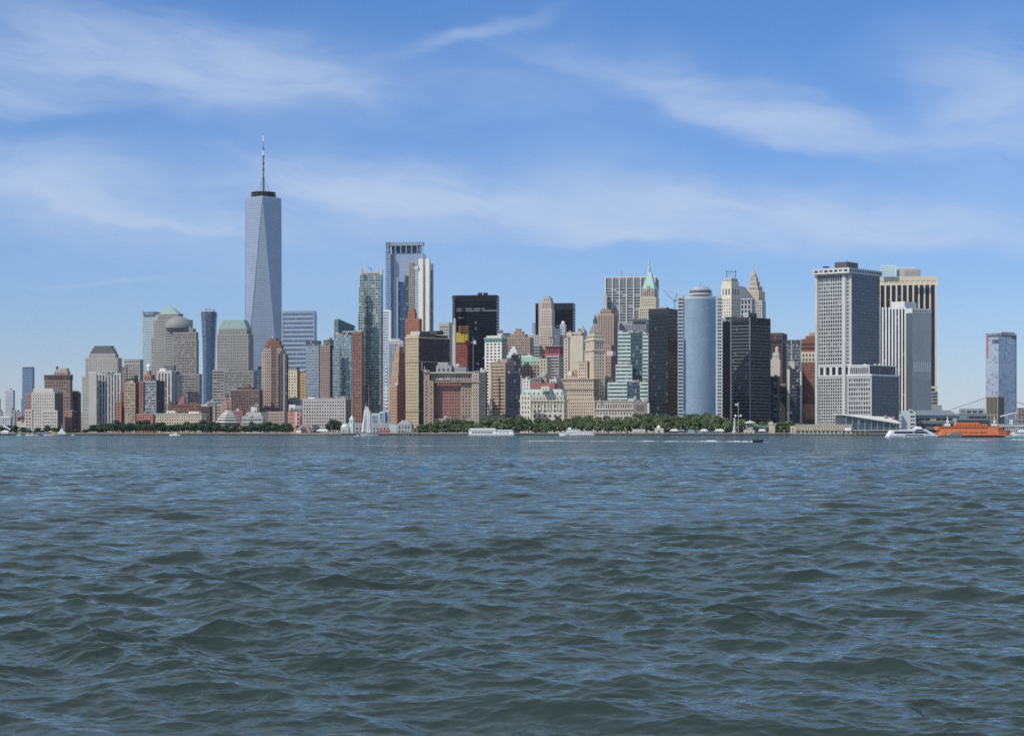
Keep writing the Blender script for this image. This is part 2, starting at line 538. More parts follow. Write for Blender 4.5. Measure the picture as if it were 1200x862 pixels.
    def pyr(s, part, m, yt, frac=0.0, bl=None, out=0.0, parent=None):
        """Hipped or pyramid roof over a block, shrinking to frac of its plan."""
        bl = bl or s.last
        c = Vector((bl['cx'], bl['cy']))
        base = [c + (p - c) * (1 + out) for p in (bl['L'], bl['C'], bl['R'], bl['K'])]
        top = [c + (p - c) * max(frac, 0.01) for p in base]
        mb = MB(); mb.prism(base, bl['zt'] + 0.02, Z(yt, bl['cy']), m, None, top)
        return mb.build(part, s.root)
    def tank(s, px, yb, Y=None, r=1.6):
        """Wooden rooftop water tank on legs."""
        Y = Y or s.last['cy']; mb = MB(); x = X(px, Y); z = Z(yb, Y)
        for i in (-1, 1):
            for j in (-1, 1): mb.bar((x + i * r * .6, Y + j * r * .6, z), (x + i * r * .6, Y + j * r * .6, z + 2.2), 0.15, DARK, 4)
        mb.lathe((x, Y), [(r, z + 2.2), (r, z + 5.4), (0.1, z + 6.8)], wall((0.17, 0.12, 0.08)), 12)
        return mb.build('water_tank', s.root)

# ------------------------------------------------------------------ water: wind-driven sea from a wave spectrum
def wave_tile(N, L, Lw, lam_min, lam_max, std, wind_deg, spread, seed):
    """Periodic patch of sea: height, and the sideways pull that sharpens crests."""
    rng = np.random.RandomState(seed)
    k1 = np.fft.fftfreq(N, L / N) * 2 * np.pi
    kx, ky = np.meshgrid(k1, k1, indexing='ij')
    k = np.sqrt(kx ** 2 + ky ** 2); k[0, 0] = 1e-6
    wd = np.array([math.cos(R(wind_deg)), math.sin(R(wind_deg))])
    c = (kx * wd[0] + ky * wd[1]) / k
    P = np.exp(-1.0 / (k * Lw) ** 2) / k ** 4 * np.where(c > 0, np.abs(c) ** spread, 0.08 * np.abs(c) ** spread)
    P *= np.exp(-(k * lam_min / 6.28) ** 2)
    P[(k < 2 * np.pi / lam_max)] = 0
    P[0, 0] = 0
    h0 = (rng.normal(size=(N, N)) + 1j * rng.normal(size=(N, N))) * np.sqrt(P)
    hh = np.fft.ifft2(h0)
    f = std / hh.real.std()
    h0 *= f
    return (np.fft.ifft2(h0).real, np.fft.ifft2(-1j * kx / k * h0).real, np.fft.ifft2(-1j * ky / k * h0).real, L, N)

TILES = [  # tile, choppiness, grid spacing where it starts / ends fading out
    (wave_tile(512, 151.0, 1.3, 0.7, 45.0, 0.128, -108, 2.6, 5), 0.72, 2.2, 6.6),
    (wave_tile(768, 43.0, 0.55, 0.14, 6.5, 0.036, -85, 1.4, 8), 0.95, 0.22, 0.9),
]

def bil(a, x, y, L, N):
    fx = (x / L * N) % N; fy = (y / L * N) % N
    i = np.floor(fx).astype(int); j = np.floor(fy).astype(int)
    u = fx - i; v = fy - j
    i %= N; j %= N; i2 = (i + 1) % N; j2 = (j + 1) % N
    return a[i, j] * (1 - u) * (1 - v) + a[i2, j] * u * (1 - v) + a[i, j2] * (1 - u) * v + a[i2, j2] * u * v

def waves(x, y, sp):
    z = np.zeros_like(x); ox = np.zeros_like(x); oy = np.zeros_like(x)
    for n, (t, ch, s0, s1) in enumerate(TILES):
        h, gx, gy, L, N = t
        w = np.clip((s1 - sp) / (s1 - s0), 0, 1)
        # patches of rougher and calmer water
        amp = 1.0 + 0.24 * np.sin(x * 0.031 + 1.3 + 0.6 * np.sin(y * 0.011)) * np.sin(y * 0.019 + 0.5) + 0.20 * np.sin(x * 0.083 - y * 0.047 + 1.1 * np.sin(y * 0.03 + x * 0.02))
        # two sets of steeper swell left by passing boats
        amp = amp + 0.6 * np.exp(-((x + 10.5) / 9.0) ** 2 - ((y - 60.0) / 9.0) ** 2) + 0.55 * np.exp(-((x - 6.5) / 6.0) ** 2 - ((y - 70.0) / 7.0) ** 2)
        w = w * np.clip(amp, 0.4, 1.9)
        ca, sa = math.cos(0.3 * n), math.sin(0.3 * n)
        xr, yr = x * ca - y * sa, x * sa + y * ca
        z += w * bil(h, xr, yr, L, N)
        dx_, dy_ = bil(gx, xr, yr, L, N) * ch * w, bil(gy, xr, yr, L, N) * ch * w
        ox -= dx_ * ca + dy_ * sa; oy -= -dx_ * sa + dy_ * ca
    return z, ox, oy

FINE = 1.0
def water_mesh():
    rs = [26.0]
    while rs[-1] < 900:
        r = rs[-1]
        rs.append(r + min(max(0.05, FINE * 0.20 * r * r / 13500.0), 4.0 + r * 0.004))
    while rs[-1] < 12000: rs.append(rs[-1] * 1.04)
    near = [1.0, 2, 4, 7, 11, 16, 21]
    r = np.array(near + rs)
    az_ = np.concatenate([np.linspace(-180, -22, 80, endpoint=False), np.linspace(-22, -17.5, 60, endpoint=False), np.linspace(-17.5, 17.5, int(1050 / FINE), endpoint=False), np.linspace(17.5, 22, 60, endpoint=False), np.linspace(22, 180, 80)])
    rr, aa = np.meshgrid(r, np.radians(az_), indexing='ij')
    x = rr * np.sin(aa); y = rr * np.cos(aa)
    sp = np.gradient(r)[:, None] * np.ones_like(x)
    sp = np.maximum(sp, rr * np.gradient(np.radians(az_))[None, :])
    z, ox, oy = waves(x, y, sp)
    V = np.stack([x + ox, y + oy, z], -1).reshape(-1, 3)
    nr, na = x.shape
    a = (np.arange(nr - 1)[:, None] * na + np.arange(na - 1)[None, :]).ravel()
    Fq = np.stack([a, a + na, a + na + 1, a + 1], -1)[:, ::-1]
    me = bpy.data.meshes.new('water')
    me.vertices.add(len(V)); me.vertices.foreach_set('co', V.astype(np.float32).ravel())
    me.loops.add(Fq.size); me.loops.foreach_set('vertex_index', Fq.astype(np.int32).ravel())
    me.polygons.add(len(Fq)); me.polygons.foreach_set('loop_start', np.arange(0, Fq.size, 4, dtype=np.int32))
    me.polygons.foreach_set('use_smooth', np.ones(len(Fq), dtype=bool))
    me.update(calc_edges=True)
    if me.polygons[0].normal.z < 0: me.flip_normals()
    return me

m, t, p = new_mat('harbour_water')
geo = t.new('ShaderNodeNewGeometry')
pos = geo.outputs['Position']
nn = geo.outputs['Normal']
def tilt(scale, sx, k, detail=2.0):
    c = t.noise(t.v('MULTIPLY', pos, (sx, 1.0, 0.0)), scale, detail, 0.6)[1]
    return t.v('MULTIPLY', t.v('SUBTRACT', c, (0.5, 0.5, 0.5)), (k, k, 0.0))
# short ripples everywhere; broad chop takes over where the mesh waves fade out with distance
dist = t.v('LENGTH', pos)
far = t.remap(dist, 260, 620)
mid = t.remap(dist, 90, 250)
gust = t.noise(t.v('MULTIPLY', pos, (0.45, 1.0, 0.0)), 0.018, 4, 0.65)[0]
gk = t.remap(gust, 0.3, 0.7, 0.55, 1.4)
rip = t.v('ADD', t.v('ADD', t.v('ADD', tilt(1.1, 0.33, 0.42), tilt(2.6, 0.42, 0.46)), tilt(8.0, 0.55, 0.45)), tilt(22.0, 0.6, 0.35))
chop = tilt(0.16, 0.42, 1.7, 3.0)
shortc = tilt(0.75, 0.45, 1.15)
lee = t.v('SCALE', t.comb(0.02, -0.10, 0.0), scale=t.m('MULTIPLY', t.m('MAXIMUM', far, t.m('MULTIPLY', mid, 0.75)), gk))      # wind-steepened faces of the unresolved chop
sumv = t.v('ADD', t.v('ADD', lee, t.v('SCALE', shortc, scale=t.m('MULTIPLY', mid, gk))), t.v('ADD', t.v('SCALE', rip, scale=t.m('MULTIPLY', gk, 0.42)), t.v('SCALE', chop, scale=t.m('MULTIPLY', far, gk))))
wnorm = t.v('NORMALIZE', t.v('ADD', nn, sumv))
murk = t.noise(t.v('MULTIPLY', pos, (1, 1, 0.0)), 0.05, 3, 0.6)[0]
WATER_COL = t.mix(t.remap(murk, 0.3, 0.7), (0.018, 0.029, 0.024), (0.025, 0.038, 0.034))
fres = t.new('ShaderNodeFresnel'); fres.inputs['IOR'].default_value = 1.34; t.put(fres.inputs['Normal'], wnorm)
dif = t.new('ShaderNodeBsdfDiffuse'); t.put(dif.inputs['Color'], WATER_COL); t.put(dif.inputs['Normal'], wnorm)
glo = t.new('ShaderNodeBsdfGlossy'); glo.inputs['Color'].default_value = (0.90, 0.97, 0.90, 1); glo.inputs['Roughness'].default_value = 0.10; t.put(glo.inputs['Normal'], wnorm)
mx = t.new('ShaderNodeMixShader'); t.put(mx.inputs[0], fres.outputs[0]); m.node_tree.links.new(dif.outputs[0], mx.inputs[1]); m.node_tree.links.new(glo.outputs[0], mx.inputs[2])
m.node_tree.links.new(mx.outputs[0], t.n['Material Output'].inputs['Surface'])
t.n.remove(p)
wm = water_mesh()
wm.materials.append(m)
water = bpy.data.objects.new('water', wm); COL.objects.link(water)
tag(water, 'choppy dark blue-green harbour water filling the lower half', 'water', kind='structure')

# ------------------------------------------------------------------ land behind the sea wall
SHORE = [(-900, 2040), (0, 2040), (340, 2010), (400, 1990), (480, 1990), (560, 1985), (700, 1985), (925, 1980), (1000, 1960), (1200, 1950), (2100, 1950)]
shore = [(X(px, Y), Y) for px, Y in SHORE]
mb = MB()
land_poly = shore + [(9500, 11500), (-9500, 11500)]
LANDM = wall((0.20, 0.19, 0.175))
mb.face([(x, y, GROUND) for x, y in land_poly], LANDM)
land = tag(mb.build('ground'), 'flat grey city ground behind the sea wall', 'ground', kind='structure')
mb = MB()
SEAM = wall((0.36, 0.35, 0.32), 0.9, 0.3)
for (x0, y0), (x1, y1) in zip(shore[:-1], shore[1:]):
    L_ = math.hypot(x1 - x0, y1 - y0); ang = math.atan2(y1 - y0, x1 - x0)
    mb.box(((x0 + x1) / 2, (y0 + y1) / 2 - 0.4, 0.86), (L_, 0.8, 2.9), SEAM, ang)
    mb.box(((x0 + x1) / 2, (y0 + y1) / 2 - 0.7, 2.46), (L_, 1.6, 0.3), wall((0.5, 0.49, 0.46)), ang)
    mb.box(((x0 + x1) / 2, (y0 + y1) / 2 - 0.95, 0.3), (L_, 0.3, 1.3), wall((0.05, 0.05, 0.04)), ang)
sea_wall = tag(mb.build('sea_wall'), 'long pale stone sea wall along the city shore, dark at the waterline', 'sea wall', kind='structure')

# ------------------------------------------------------------------ haze over the harbour
mh = bpy.data.materials.new('haze'); mh.use_nodes = True
th = NT(mh.node_tree)
for n in list(th.n): th.n.remove(n)
pv = th.new('ShaderNodeVolumePrincipled')
pv.inputs['Color'].default_value = (0.78, 0.88, 1.0, 1)
pv.inputs['Density'].default_value = 0.9e-5
pv.inputs['Anisotropy'].default_value = 0.0
oh = th.new('ShaderNodeOutputMaterial')
mh.node_tree.links.new(pv.outputs[0], oh.inputs['Volume'])
mb = MB(); mb.box((0, 5300, 289), (26000, 17800, 582), mh)
haze = mb.build('haze')
tag(haze, 'thin blue summer haze over harbour and skyline', 'haze', kind='stuff')

# ================================================================== BUILDINGS, from the far left of the skyline
GRANITE = (0.37, 0.35, 0.32); TAN = (0.46, 0.39, 0.30); CREAM = (0.60, 0.55, 0.45); BRICK = (0.215, 0.125, 0.102); BROWN = (0.20, 0.145, 0.115)
PALE = (0.66, 0.65, 0.62); PINKISH = (0.42, 0.32, 0.28); ORANGE = (0.46, 0.25, 0.14); BLACKC = (0.02, 0.021, 0.025)
FARGLASS = curt((0.12, 0.18, 0.27), (0.2, 0.25, 0.32), 3, 4, .15, .3, .5, .2)
FARPALE = pun((0.45, 0.48, 0.52), 4, 4, .5, .5)  # distance haze put into the pale blue-grey wall colour

b = B('residential_tower', 'slim pale hazy tower far away at the left edge of the skyline', 'tower')
b.blk('shaft', 6, 15, 17.7, 457, 5600, 20, FARPALE); b.blk('penthouse', 8, 12, 13.5, 454.5, None, None, plain((.45, .48, .52)), yb=457)
b = B('glass_tower', 'lone dark blue glass tower standing far off left of the brick blocks', 'skyscraper')
b.blk('shaft', 26, 38, 40.5, 431, 5000, 22, FARGLASS); b.blk('wing', 24.8, 30, 32, 467, 4960, 22, FARGLASS); b.blk('roof_edge', 26.5, 38, 40, 430, None, None, DARK, yb=431)
b = B('residential_tower', 'narrow pale blue tower cut by the left edge of the photo', 'tower')
b.blk('shaft', -8, -1, 1, 467, 5600, 20, FARPALE); b.blk('penthouse', -6, -2, -1, 464, None, None, plain((.4, .42, .45)), yb=467)
b = B('warehouse', 'low whitish building with a pale roof at the far left shore', 'building')
b.blk('hall', -12, 12, 15, 489, 2900, 12, pun((.52, .54, .55), 4, 4, .6, .6)); b.ring('roof', b.last['zt'], b.last['zt'] + 1.5, .6, WHITE); b.blk('wing', 12, 17, 18, 485, 2950, 12, pun((.36, .38, .4), 4, 4))
for i, (x0, x1, yt, lab) in enumerate([(-2, 4, 482, 'small hazy grey block behind the low white-roofed building, leftmost of three'), (13, 19, 480, 'small hazy grey block rising just right of the slim pale tower'), (19, 24, 482, 'small hazy grey block between slim pale tower and blue glass tower')]):
    b = B('office_block', lab, 'building', 'far hazy blocks at the left edge'); b.blk('main_block', x0, x1 - 1, x1, yt, 4300 + 60 * i, 15, pun((.3, .32, .35), 5, 4)); b.blk('penthouse', x0 + 1, x1 - 2.5, x1 - 1.5, yt - 2, None, None, ROOF, yb=yt)
b = B('brick_hall', 'small rounded pink-red brick hall beside the beige office block', 'building')
b.blk('hall', 19.5, 27, 29, 489, 2420, 15, pun((.36, .15, .15), 4, 4)); b.lathe('roof', 24, [(4.6, 489), (4, 487), (2.2, 485.8), (.3, 485.4)], wall((.34, .2, .19)), 16); b.blk('base', 20, 29, 31, 493.5, 2380, 12, pun(CREAM, 4, 4, .4, .4))

# left brown towers
b = B('brick_tower', 'tall brown brick block with dark top band and pinkish penthouse, left of the ziggurat-topped tower', 'apartment building')
bb = b.blk('shaft', 52, 82, 85, 445, 2420, 14, pun((.24, .17, .15), 3.6, 3.9, .52, .5)); b.blk('crown', 51.6, 82.3, 85.4, 439.5, None, 14, pun((.10, .075, .07), 4.5, 5, .6, .5, cols=14, indiv=True), yb=445, on=bb)
b.ring('cornice', b.last['zt'], b.last['zt'] + .8, .5, wall((.3, .24, .22))); b.blk('penthouse', 63, 79, 82.5, 434.5, None, 14, pun(PINKISH, 3, 4), yb=439.5, on=bb); b.blk('stair_tower', 70, 78, 81, 431.5, None, 14, wall(PINKISH), yb=434.5, on=bb); b.tank(67, 434.8, bb['cy'])
b = B('brick_block', 'dark brick block stepping down right of the brown tower with pinkish penthouse', 'apartment building')
b.blk('upper_block', 84, 92, 95, 460, 2440, 16, pun((.15, .11, .11), 3.4, 3.8)); b.blk('lower_block', 76, 84, 90, 482, 2330, 20, pun((.36, .22, .19), 4, 4, .45, .5), sr=pun((.09, .07, .08), 4, 4))  # lower block's right brick darkened in colour for shade
b.ring('cornice', b.last['zt'], b.last['zt'] + .8, .4, wall(PINKISH))
b = B('office_block', 'beige stepped office block with small windows on the far left shore', 'office building')
bb = b.blk('main_block', 37, 64, 74, 460, 2290, 24, pun((.47, .44, .40), 3.3, 3.6, .4, .45), sr=pun((.16, .13, .13), 4, 3.6, .4, .4)); b.blk('penthouse', 39, 62, 70, 455, None, None, pun((.5, .48, .44), 4, 4, .3, .3), yb=460, on=bb)  # right side's shade is put into its dark wall colour
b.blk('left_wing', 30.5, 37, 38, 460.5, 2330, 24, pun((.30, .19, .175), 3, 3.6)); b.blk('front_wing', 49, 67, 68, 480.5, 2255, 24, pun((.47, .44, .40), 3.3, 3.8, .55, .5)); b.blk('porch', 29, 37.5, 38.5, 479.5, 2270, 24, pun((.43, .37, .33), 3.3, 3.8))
b.ring('cornice', bb['zt'], bb['zt'] + .7, .4, wall(CREAM), bb)

# ziggurat tower
b = B('office_tower', 'grey-tan office tower with a dark stepped ziggurat roof on the left', 'skyscraper')
g = pun((.36, .345, .318), 3.4, 4, .26, .3, rec=.15)
b1 = b.blk('shaft', 100, 138, 143, 419, 2600, 13, g); b.blk('left_shoulder', 96, 104, 105, 441, 2590, 13, g); b.blk('base_wing', 91, 105, 106, 483, 2560, 13, g)
b.blk('upper_tier', 104, 135, 139, 414, None, 13, g, yb=419, on=b1)
for i, (l, r, y0, y1) in enumerate([(106, 137, 414, 411), (108, 135.5, 411, 408), (110, 133.5, 408, 405)]): b.blk('roof_step', l, r - 3, r, y1, None, 13, wall((.13, .135, .145), .5), yb=y0, on=b1)
b = B('apartment_tower', 'striped apartment tower of white piers and dark window strips, below the ziggurat tower', 'apartment building', 'striped apartment towers')
STR = vstrip((.48, .465, .44), 3.9, .55, curt((.035, .04, .05), (.17, .16, .16), 1.9, 2.9, .16, .3, .1, .15, .4, .2))
b1 = b.blk('shaft', 111.5, 141.5, 143.5, 437, 2400, 12, dict(STR, cols=8)); b.blk('solid_end', 104, 113, 114, 437.5, 2396, 12, wall((.45, .43, .395))); b.ring('parapet', b1['zt'], b1['zt'] + 1.2, .3, wall(PALE))
for x0 in (124, 129): b.blk('roof_plant', x0, x0 + 3.5, x0 + 4.2, 434.5, None, 12, wall(PALE), yb=437, on=b1)

b = B('office_block', 'grey office block with a glazed top band between striped tower and teal tower', 'office building')
b1 = b.blk('shaft', 145, 164, 168, 425, 2850, 14, pun((.38, .36, .34), 3.2, 4, .55, .6)); b.blk('crown', 145, 164, 168, 421.5, None, 14, ribbon((.45, .44, .42), 6, .5), yb=425, on=b1); b.ring('cornice', b.last['zt'], b.last['zt'] + .8, .6, wall(GRANITE))
b.blk('left_wing', 141, 148, 149, 429, 2840, 14, pun((.27, .24, .24), 3, 4))

b = B('brick_tower', 'red brick apartment tower with pale window bays and dark roof, before the striped tower', 'apartment building')
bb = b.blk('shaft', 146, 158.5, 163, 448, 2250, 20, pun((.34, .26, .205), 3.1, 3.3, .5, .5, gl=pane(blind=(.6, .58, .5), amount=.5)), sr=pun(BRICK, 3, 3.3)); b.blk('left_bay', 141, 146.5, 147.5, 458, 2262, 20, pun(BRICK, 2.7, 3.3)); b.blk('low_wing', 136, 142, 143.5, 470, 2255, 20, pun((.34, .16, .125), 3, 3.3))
b.blk('roof_house', 147, 158, 161.5, 443.5, None, 20, wall((.09, .06, .05)), yb=448, on=bb); b.lathe('water_tank', 158.5, [(2.6, 444), (2.6, 440), (2.4, 439.4)], wall((.10, .10, .10)), 14, bb['cy'])
b = B('apartment_tower', 'glass-fronted brick apartment tower topped by a white dome lantern', 'apartment building')
bb = b.blk('shaft', 167, 183, 193, 446, 2230, 32, pun((.26, .27, .30), 2.6, 3.3, .72, .6, gl=pane((.03, .04, .055), (.5, .52, .55), .3)), sr=pun((.07, .07, .09), 3, 3.3, .6, .5, gl=pane(amount=.3))); b.blk('brick_pier', 163, 168, 170, 447, 2238, 32, pun(BRICK, 3, 3.3))  # near-black right face: shade put into wall colour
b.blk('brick_tier', 168.5, 177, 182, 439, None, 32, pun((.30, .16, .12), 3, 4), yb=446, on=bb); b.blk('lantern_base', 171.5, 175, 177.5, 434, None, 32, pun((.36, .22, .17), 2.5, 4), yb=439, on=bb)
b.lathe('lantern', 174.3, [(1.9, 434), (1.7, 431), (2.3, 430.6), (2.4, 429), (1.8, 427.5), (.5, 426.5), (.15, 425)], WHITE, 16, bb['cy'])
b = B('brick_block', 'low red brick block at tree height below the dome-lantern tower', 'apartment building')
b.blk('main_block', 160, 179, 182, 485.5, 2160, 16, pun((.36, .17, .14), 3, 3.2)); b.ring('cornice', b.last['zt'], b.last['zt'] + .6, .3, wall(PINKISH)); b.blk('roof_house', 165, 170, 171, 482, None, 16, wall(BRICK), yb=485.5)

b = B('apartment_tower', 'white and grey striped apartment slab behind the dome-lantern tower', 'apartment building', 'striped apartment towers')
b1 = b.blk('shaft', 184, 201, 207, 435, 2440, 24, dict(STR, cols=4), sr=dict(STR, cols=3)); b.blk('right_slab', 203, 209, 214, 438, 2450, 24, dict(STR, cols=2), sr=dict(STR, cols=2)); b.blk('penthouse', 187, 194, 197, 431.5, None, 24, wall(PALE), yb=435, on=b1); b.ring('parapet', b1['zt'], b1['zt'] + 1, .3, wall(PALE), b1)

# teal glass tower and the granite towers
b = B('glass_tower', 'pale teal glass tower with a curved roofline and one knife-sharp left edge', 'skyscraper')
TEAL = curt((.33, .42, .41), (.40, .48, .48), 2.2, 4.1, .1, .34, .35, .2, .12, .03)
b1 = b.blk('shaft', 167, 187, 196, 369, 3200, 18, TEAL, sr=curt((.15, .21, .23), (.24, .3, .3), 2.2, 4.1, .1, .34, .35, .2, .12, .03)); b.blk('crown', 167, 180, 190, 365.5, None, 18, curt((.16, .24, .25), (.3, .38, .38), 2.2, 10, .2, .1, .3, .25), yb=369, on=b1)  # right face repeats the teal glass in darker colours for shade
b.ring('roof_rail', b.last['zt'], b.last['zt'] + .8, .2, STEEL); b.bar('mast', (167.6, 369), (167.6, 361), .25, STEEL, b1['L'].y)
GR = pun((.30, .29, .268), 2.9, 4, .5, .42, rec=.2, gl=pane((.05, .055, .06), amount=.05)); GRD = pun((.29, .272, .258), 2.9, 4, .58, .58, rec=.2)
b = B('granite_tower', 'tall grey tower with a green copper pyramid roof', 'skyscraper')
b1 = b.blk('shaft', 180, 216, 226, 374, 3050, 22, GR); b.blk('upper_tier', 185, 209, 214.5, 368.5, None, 22, GR, yb=374, on=b1); b.ring('cornice', b.last['zt'], b.last['zt'] + 1.5, .8, wall(GRANITE)); top = b.last; b.pyr('roof', COPPER, 358, 0.02, top, .05); b.bar('finial', (199.5, 358.6), (199.5, 356.5), .3, COPPER)
b.blk('lower_shaft', 177, 218, 227, 395, 3040, 22, GR)
b = B('granite_tower', 'stepped grey granite tower with a round dome roof', 'skyscraper')
b1 = b.blk('shaft', 193, 226, 229.5, 384.5, 2900, 14, GR); b.blk('corner_tier', 203, 229.5, 232.5, 389, 2890, 14, GRD); b.blk('dark_tier', 207, 230, 233, 398, 2882, 14, GRD); b.blk('lower_tier', 213, 233.5, 237, 438, 2870, 14, GRD)
b.blk('drum', 194, 223, 226, 382, None, 14, wall(GRANITE), yb=385, on=b1)
b.lathe('dome', 209.5, [(15.8, 384.5), (15.8, 381.5), (14.6, 378.5), (12.2, 375), (8.8, 372.5), (4.5, 370.9), (.5, 370.3)], wall((.235, .25, .235), .6, .1), 32, b1['cy'], sq=.8)
b.blk('roof_house', 192, 204, 206, 428, 2845, 14, wall((.16, .14, .15)))
b = B('granite_tower', 'broad grey granite tower with a truncated green copper roof left of the tallest spire', 'skyscraper')
b1 = b.blk('shaft', 254, 291, 297, 391, 2760, 15, GR); b.blk('upper_tier', 256, 289, 295, 384.5, None, 15, GR, yb=391, on=b1); b.pyr('roof', COPPER, 375.3, .74, b.last, .0); b.blk('left_shoulder', 249, 268, 274, 433, 2735, 15, ribbon((.33, .315, .29), 4, .45)); b.blk('right_shoulder', 262, 297, 301, 434, 2720, 15, GRD)
b.blk('base', 246, 262, 266, 474, 2700, 15, ribbon((.33, .315, .29), 4, .4))
b = B('glass_tower', 'slender dark blue glass tower flaring outward towards its top, behind granite towers', 'skyscraper')
Y0 = 3450
b.at(X(244.5, Y0), Y0)
mb = MB(); prof = [(7.2, 500), (7.4, 430), (8.0, 400), (8.9, 380), (9.8, 366)]
BLUE = curt((.10, .155, .23), (.15, .21, .29), 1.6, 4.2, .12, .2, .55, .12, .2, .03)
for i in range(4):
    (r0, y0), (r1, y1) = prof[i], prof[i + 1]
    def oct_(r): return [(X(244.5, Y0) + PX(r, Y0) * cx, Y0 + PX(r, Y0) * cy) for cx, cy in ((-1, .5), (-.85, -.45), (-.25, -.8), (.45, -.75), (.95, -.3), (1, .5), (.3, .9), (-.4, .9))]
    mb.prism(oct_(r0), Z(y0, Y0), Z(y1, Y0), BLUE, None, oct_(r1))
mb.build('shaft', b.root)
b.blk('roof_slab', 236, 250, 253, 365, Y0 - 8, 20, DARK, yb=366.2)
b.bar('crane_mast', (246, 365), (246, 360.5), .3, DARK, Y0); b.bar('crane_jib', (239, 361.5), (253, 364), .28, STEEL, Y0)
for dx_ in (241, 250): b.bar('roof_derrick', (dx_, 365.5), (dx_ + 1.2, 362), .35, DARK, Y0)

# shore-front low buildings, left
b = B('hotel', 'long low cream building with bracketed cornice behind the left shore trees', 'hotel')
b1 = b.blk('main_block', 180, 236, 242, 485, 2180, 12, pun((.55, .48, .38), 3.0, 3.6, .42, .5, indiv=True, cols=19)); b.ring('cornice', b1['zt'], b1['zt'] + .9, .7, wall(CREAM)); b.blk('penthouse', 195, 205, 207, 481, None, 12, pun(CREAM, 4, 4), yb=485, on=b1); b.blk('penthouse', 221, 233, 236, 482, None, 12, pun(CREAM, 4, 4), yb=485, on=b1)
b = B('brick_block', 'long jagged red brick terrace behind the low cream building', 'apartment building')
b1 = b.blk('main_block', 196, 236, 240, 473, 2330, 14, pun(BRICK, 3, 3.4)); b.blk('gable', 199, 206, 208, 470, None, 14, wall((.12, .1, .1)), yb=473, on=b1); b.blk('gable', 211, 216, 218, 465, None, 14, wall((.38, .16, .13)), yb=473, on=b1); b.blk('gable', 222, 231, 233, 471, None, 14, wall(BRICK), yb=473, on=b1); b.blk('right_wing', 234, 246, 249, 476, 2320, 14, pun((.11, .08, .08), 3, 3.4))
b = B('pavilion', 'small pavilion with a green pitched roof left of the broad granite tower', 'building')
b1 = b.blk('hall', 243, 252, 254, 473, 2420, 14, pun(GRANITE, 3, 4)); b.pyr('roof', COPPER, 468, .05, b1, .1)
b = B('museum', 'six-tiered white stepped-pyramid museum among the left shore trees', 'museum')
for i, (r, yb_, yt_) in enumerate([(15.5, 500, 493.5), (13.2, 493.5, 490), (10.8, 490, 487), (8.4, 487, 484.6), (6.2, 484.6, 482.6), (4.0, 482.6, 480.5)]):
    b.lathe('roof_tier' if i else 'base', 268, [(r * .86, yb_), (r * .86, yt_ + 1.5), (r, yt_ + 1.4), (r * .97, yt_)], wall((.62, .60, .55)), 6, 2140, .35, False)
    b.lathe('riser_shade', 268, [(r * .865, yb_ - .2), (r * .865, yt_ + 1.8)], wall((.16, .15, .14)), 6, 2140, .35, False)  # dark skin on each riser, ledge shade put into its colour
b = B('brick_block', 'broad dark brick apartment block with stepped roof right of the stepped-pyramid museum', 'apartment building')
b1 = b.blk('main_block', 270, 304, 308, 457, 2300, 14, pun((.17, .12, .115), 3, 3.3, .5, .5, gl=pane(amount=.3))); b.blk('roof_house', 275, 296, 299, 454, None, 14, wall((.08, .06, .06)), yb=457, on=b1); b.blk('left_wing', 263, 271, 273, 465, 2290, 14, pun((.40, .25, .22), 3, 3.3)); b.blk('left_porch', 259, 266, 267, 472, 2280, 14, pun((.45, .31, .27), 3, 3.3)); b.blk('front_wing', 262, 284, 287, 481, 2240, 14, pun((.30, .17, .15), 3, 3.3)); b.ring('cornice', b1['zt'], b1['zt'] + .7, .4, wall(PINKISH), b1)
b.blk('roof_house', 286, 292, 294, 451.5, None, 14, wall(BROWN), yb=454, on=b1)
b = B('school_block', 'low pale greenish-grey building with white rooftop box behind dark trees', 'building')
b1 = b.blk('main_block', 284, 308, 311, 488, 2200, 12, ribbon((.42, .44, .40), 4, .3)); b.blk('upper_block', 288, 306, 314, 483, 2225, 12, wall((.52, .50, .46))); b.blk('roof_house', 294, 301, 304, 476.5, 2240, 12, wall((.62, .58, .50))); b.ring('cornice', b1['zt'], b1['zt'] + .5, .3, wall(PALE), b1)

# the tallest tower
b = B('glass_skyscraper', 'tallest tapering glass tower with a ringed mast and needle spire', 'skyscraper')
Y0 = 3300; xc, hw = 308.7, PX(20.6, Y0)
x0 = X(xc, Y0); b.at(x0, Y0); th0 = R(4)
GL = curt((.31, .36, .43), (.38, .43, .50), 1.6, 4.1, .10, .16, .35, .22, .07, .0, jit=.012)
zb, zt = 55.0, Z(234, Y0)
base = [(x0 + hw * (cx * math.cos(th0) - cy * math.sin(th0)), Y0 + hw * (cx * math.sin(th0) + cy * math.cos(th0))) for cx, cy in ((-1, -1), (1, -1), (1, 1), (-1, 1))]
topr = [((base[i][0] + base[(i + 1) % 4][0]) / 2, (base[i][1] + base[(i + 1) % 4][1]) / 2) for i in range(4)]
mb = MB(); mb.prism(base, GROUND, zb, curt((.3, .35, .4), (.42, .45, .48), 2, 5)); mb.build('podium', b.root)
def tri(mb, P, m):
    P = [Vector(q) for q in P]; d = Vector((P[1].x - P[0].x, P[1].y - P[0].y, 0)) if abs(P[1].z - P[0].z) < .1 else Vector((P[2].x - P[1].x, P[2].y - P[1].y, 0))
    d.normalize(); mb.face(P, m, [((q - P[0]).dot(d), q.z) for q in P])
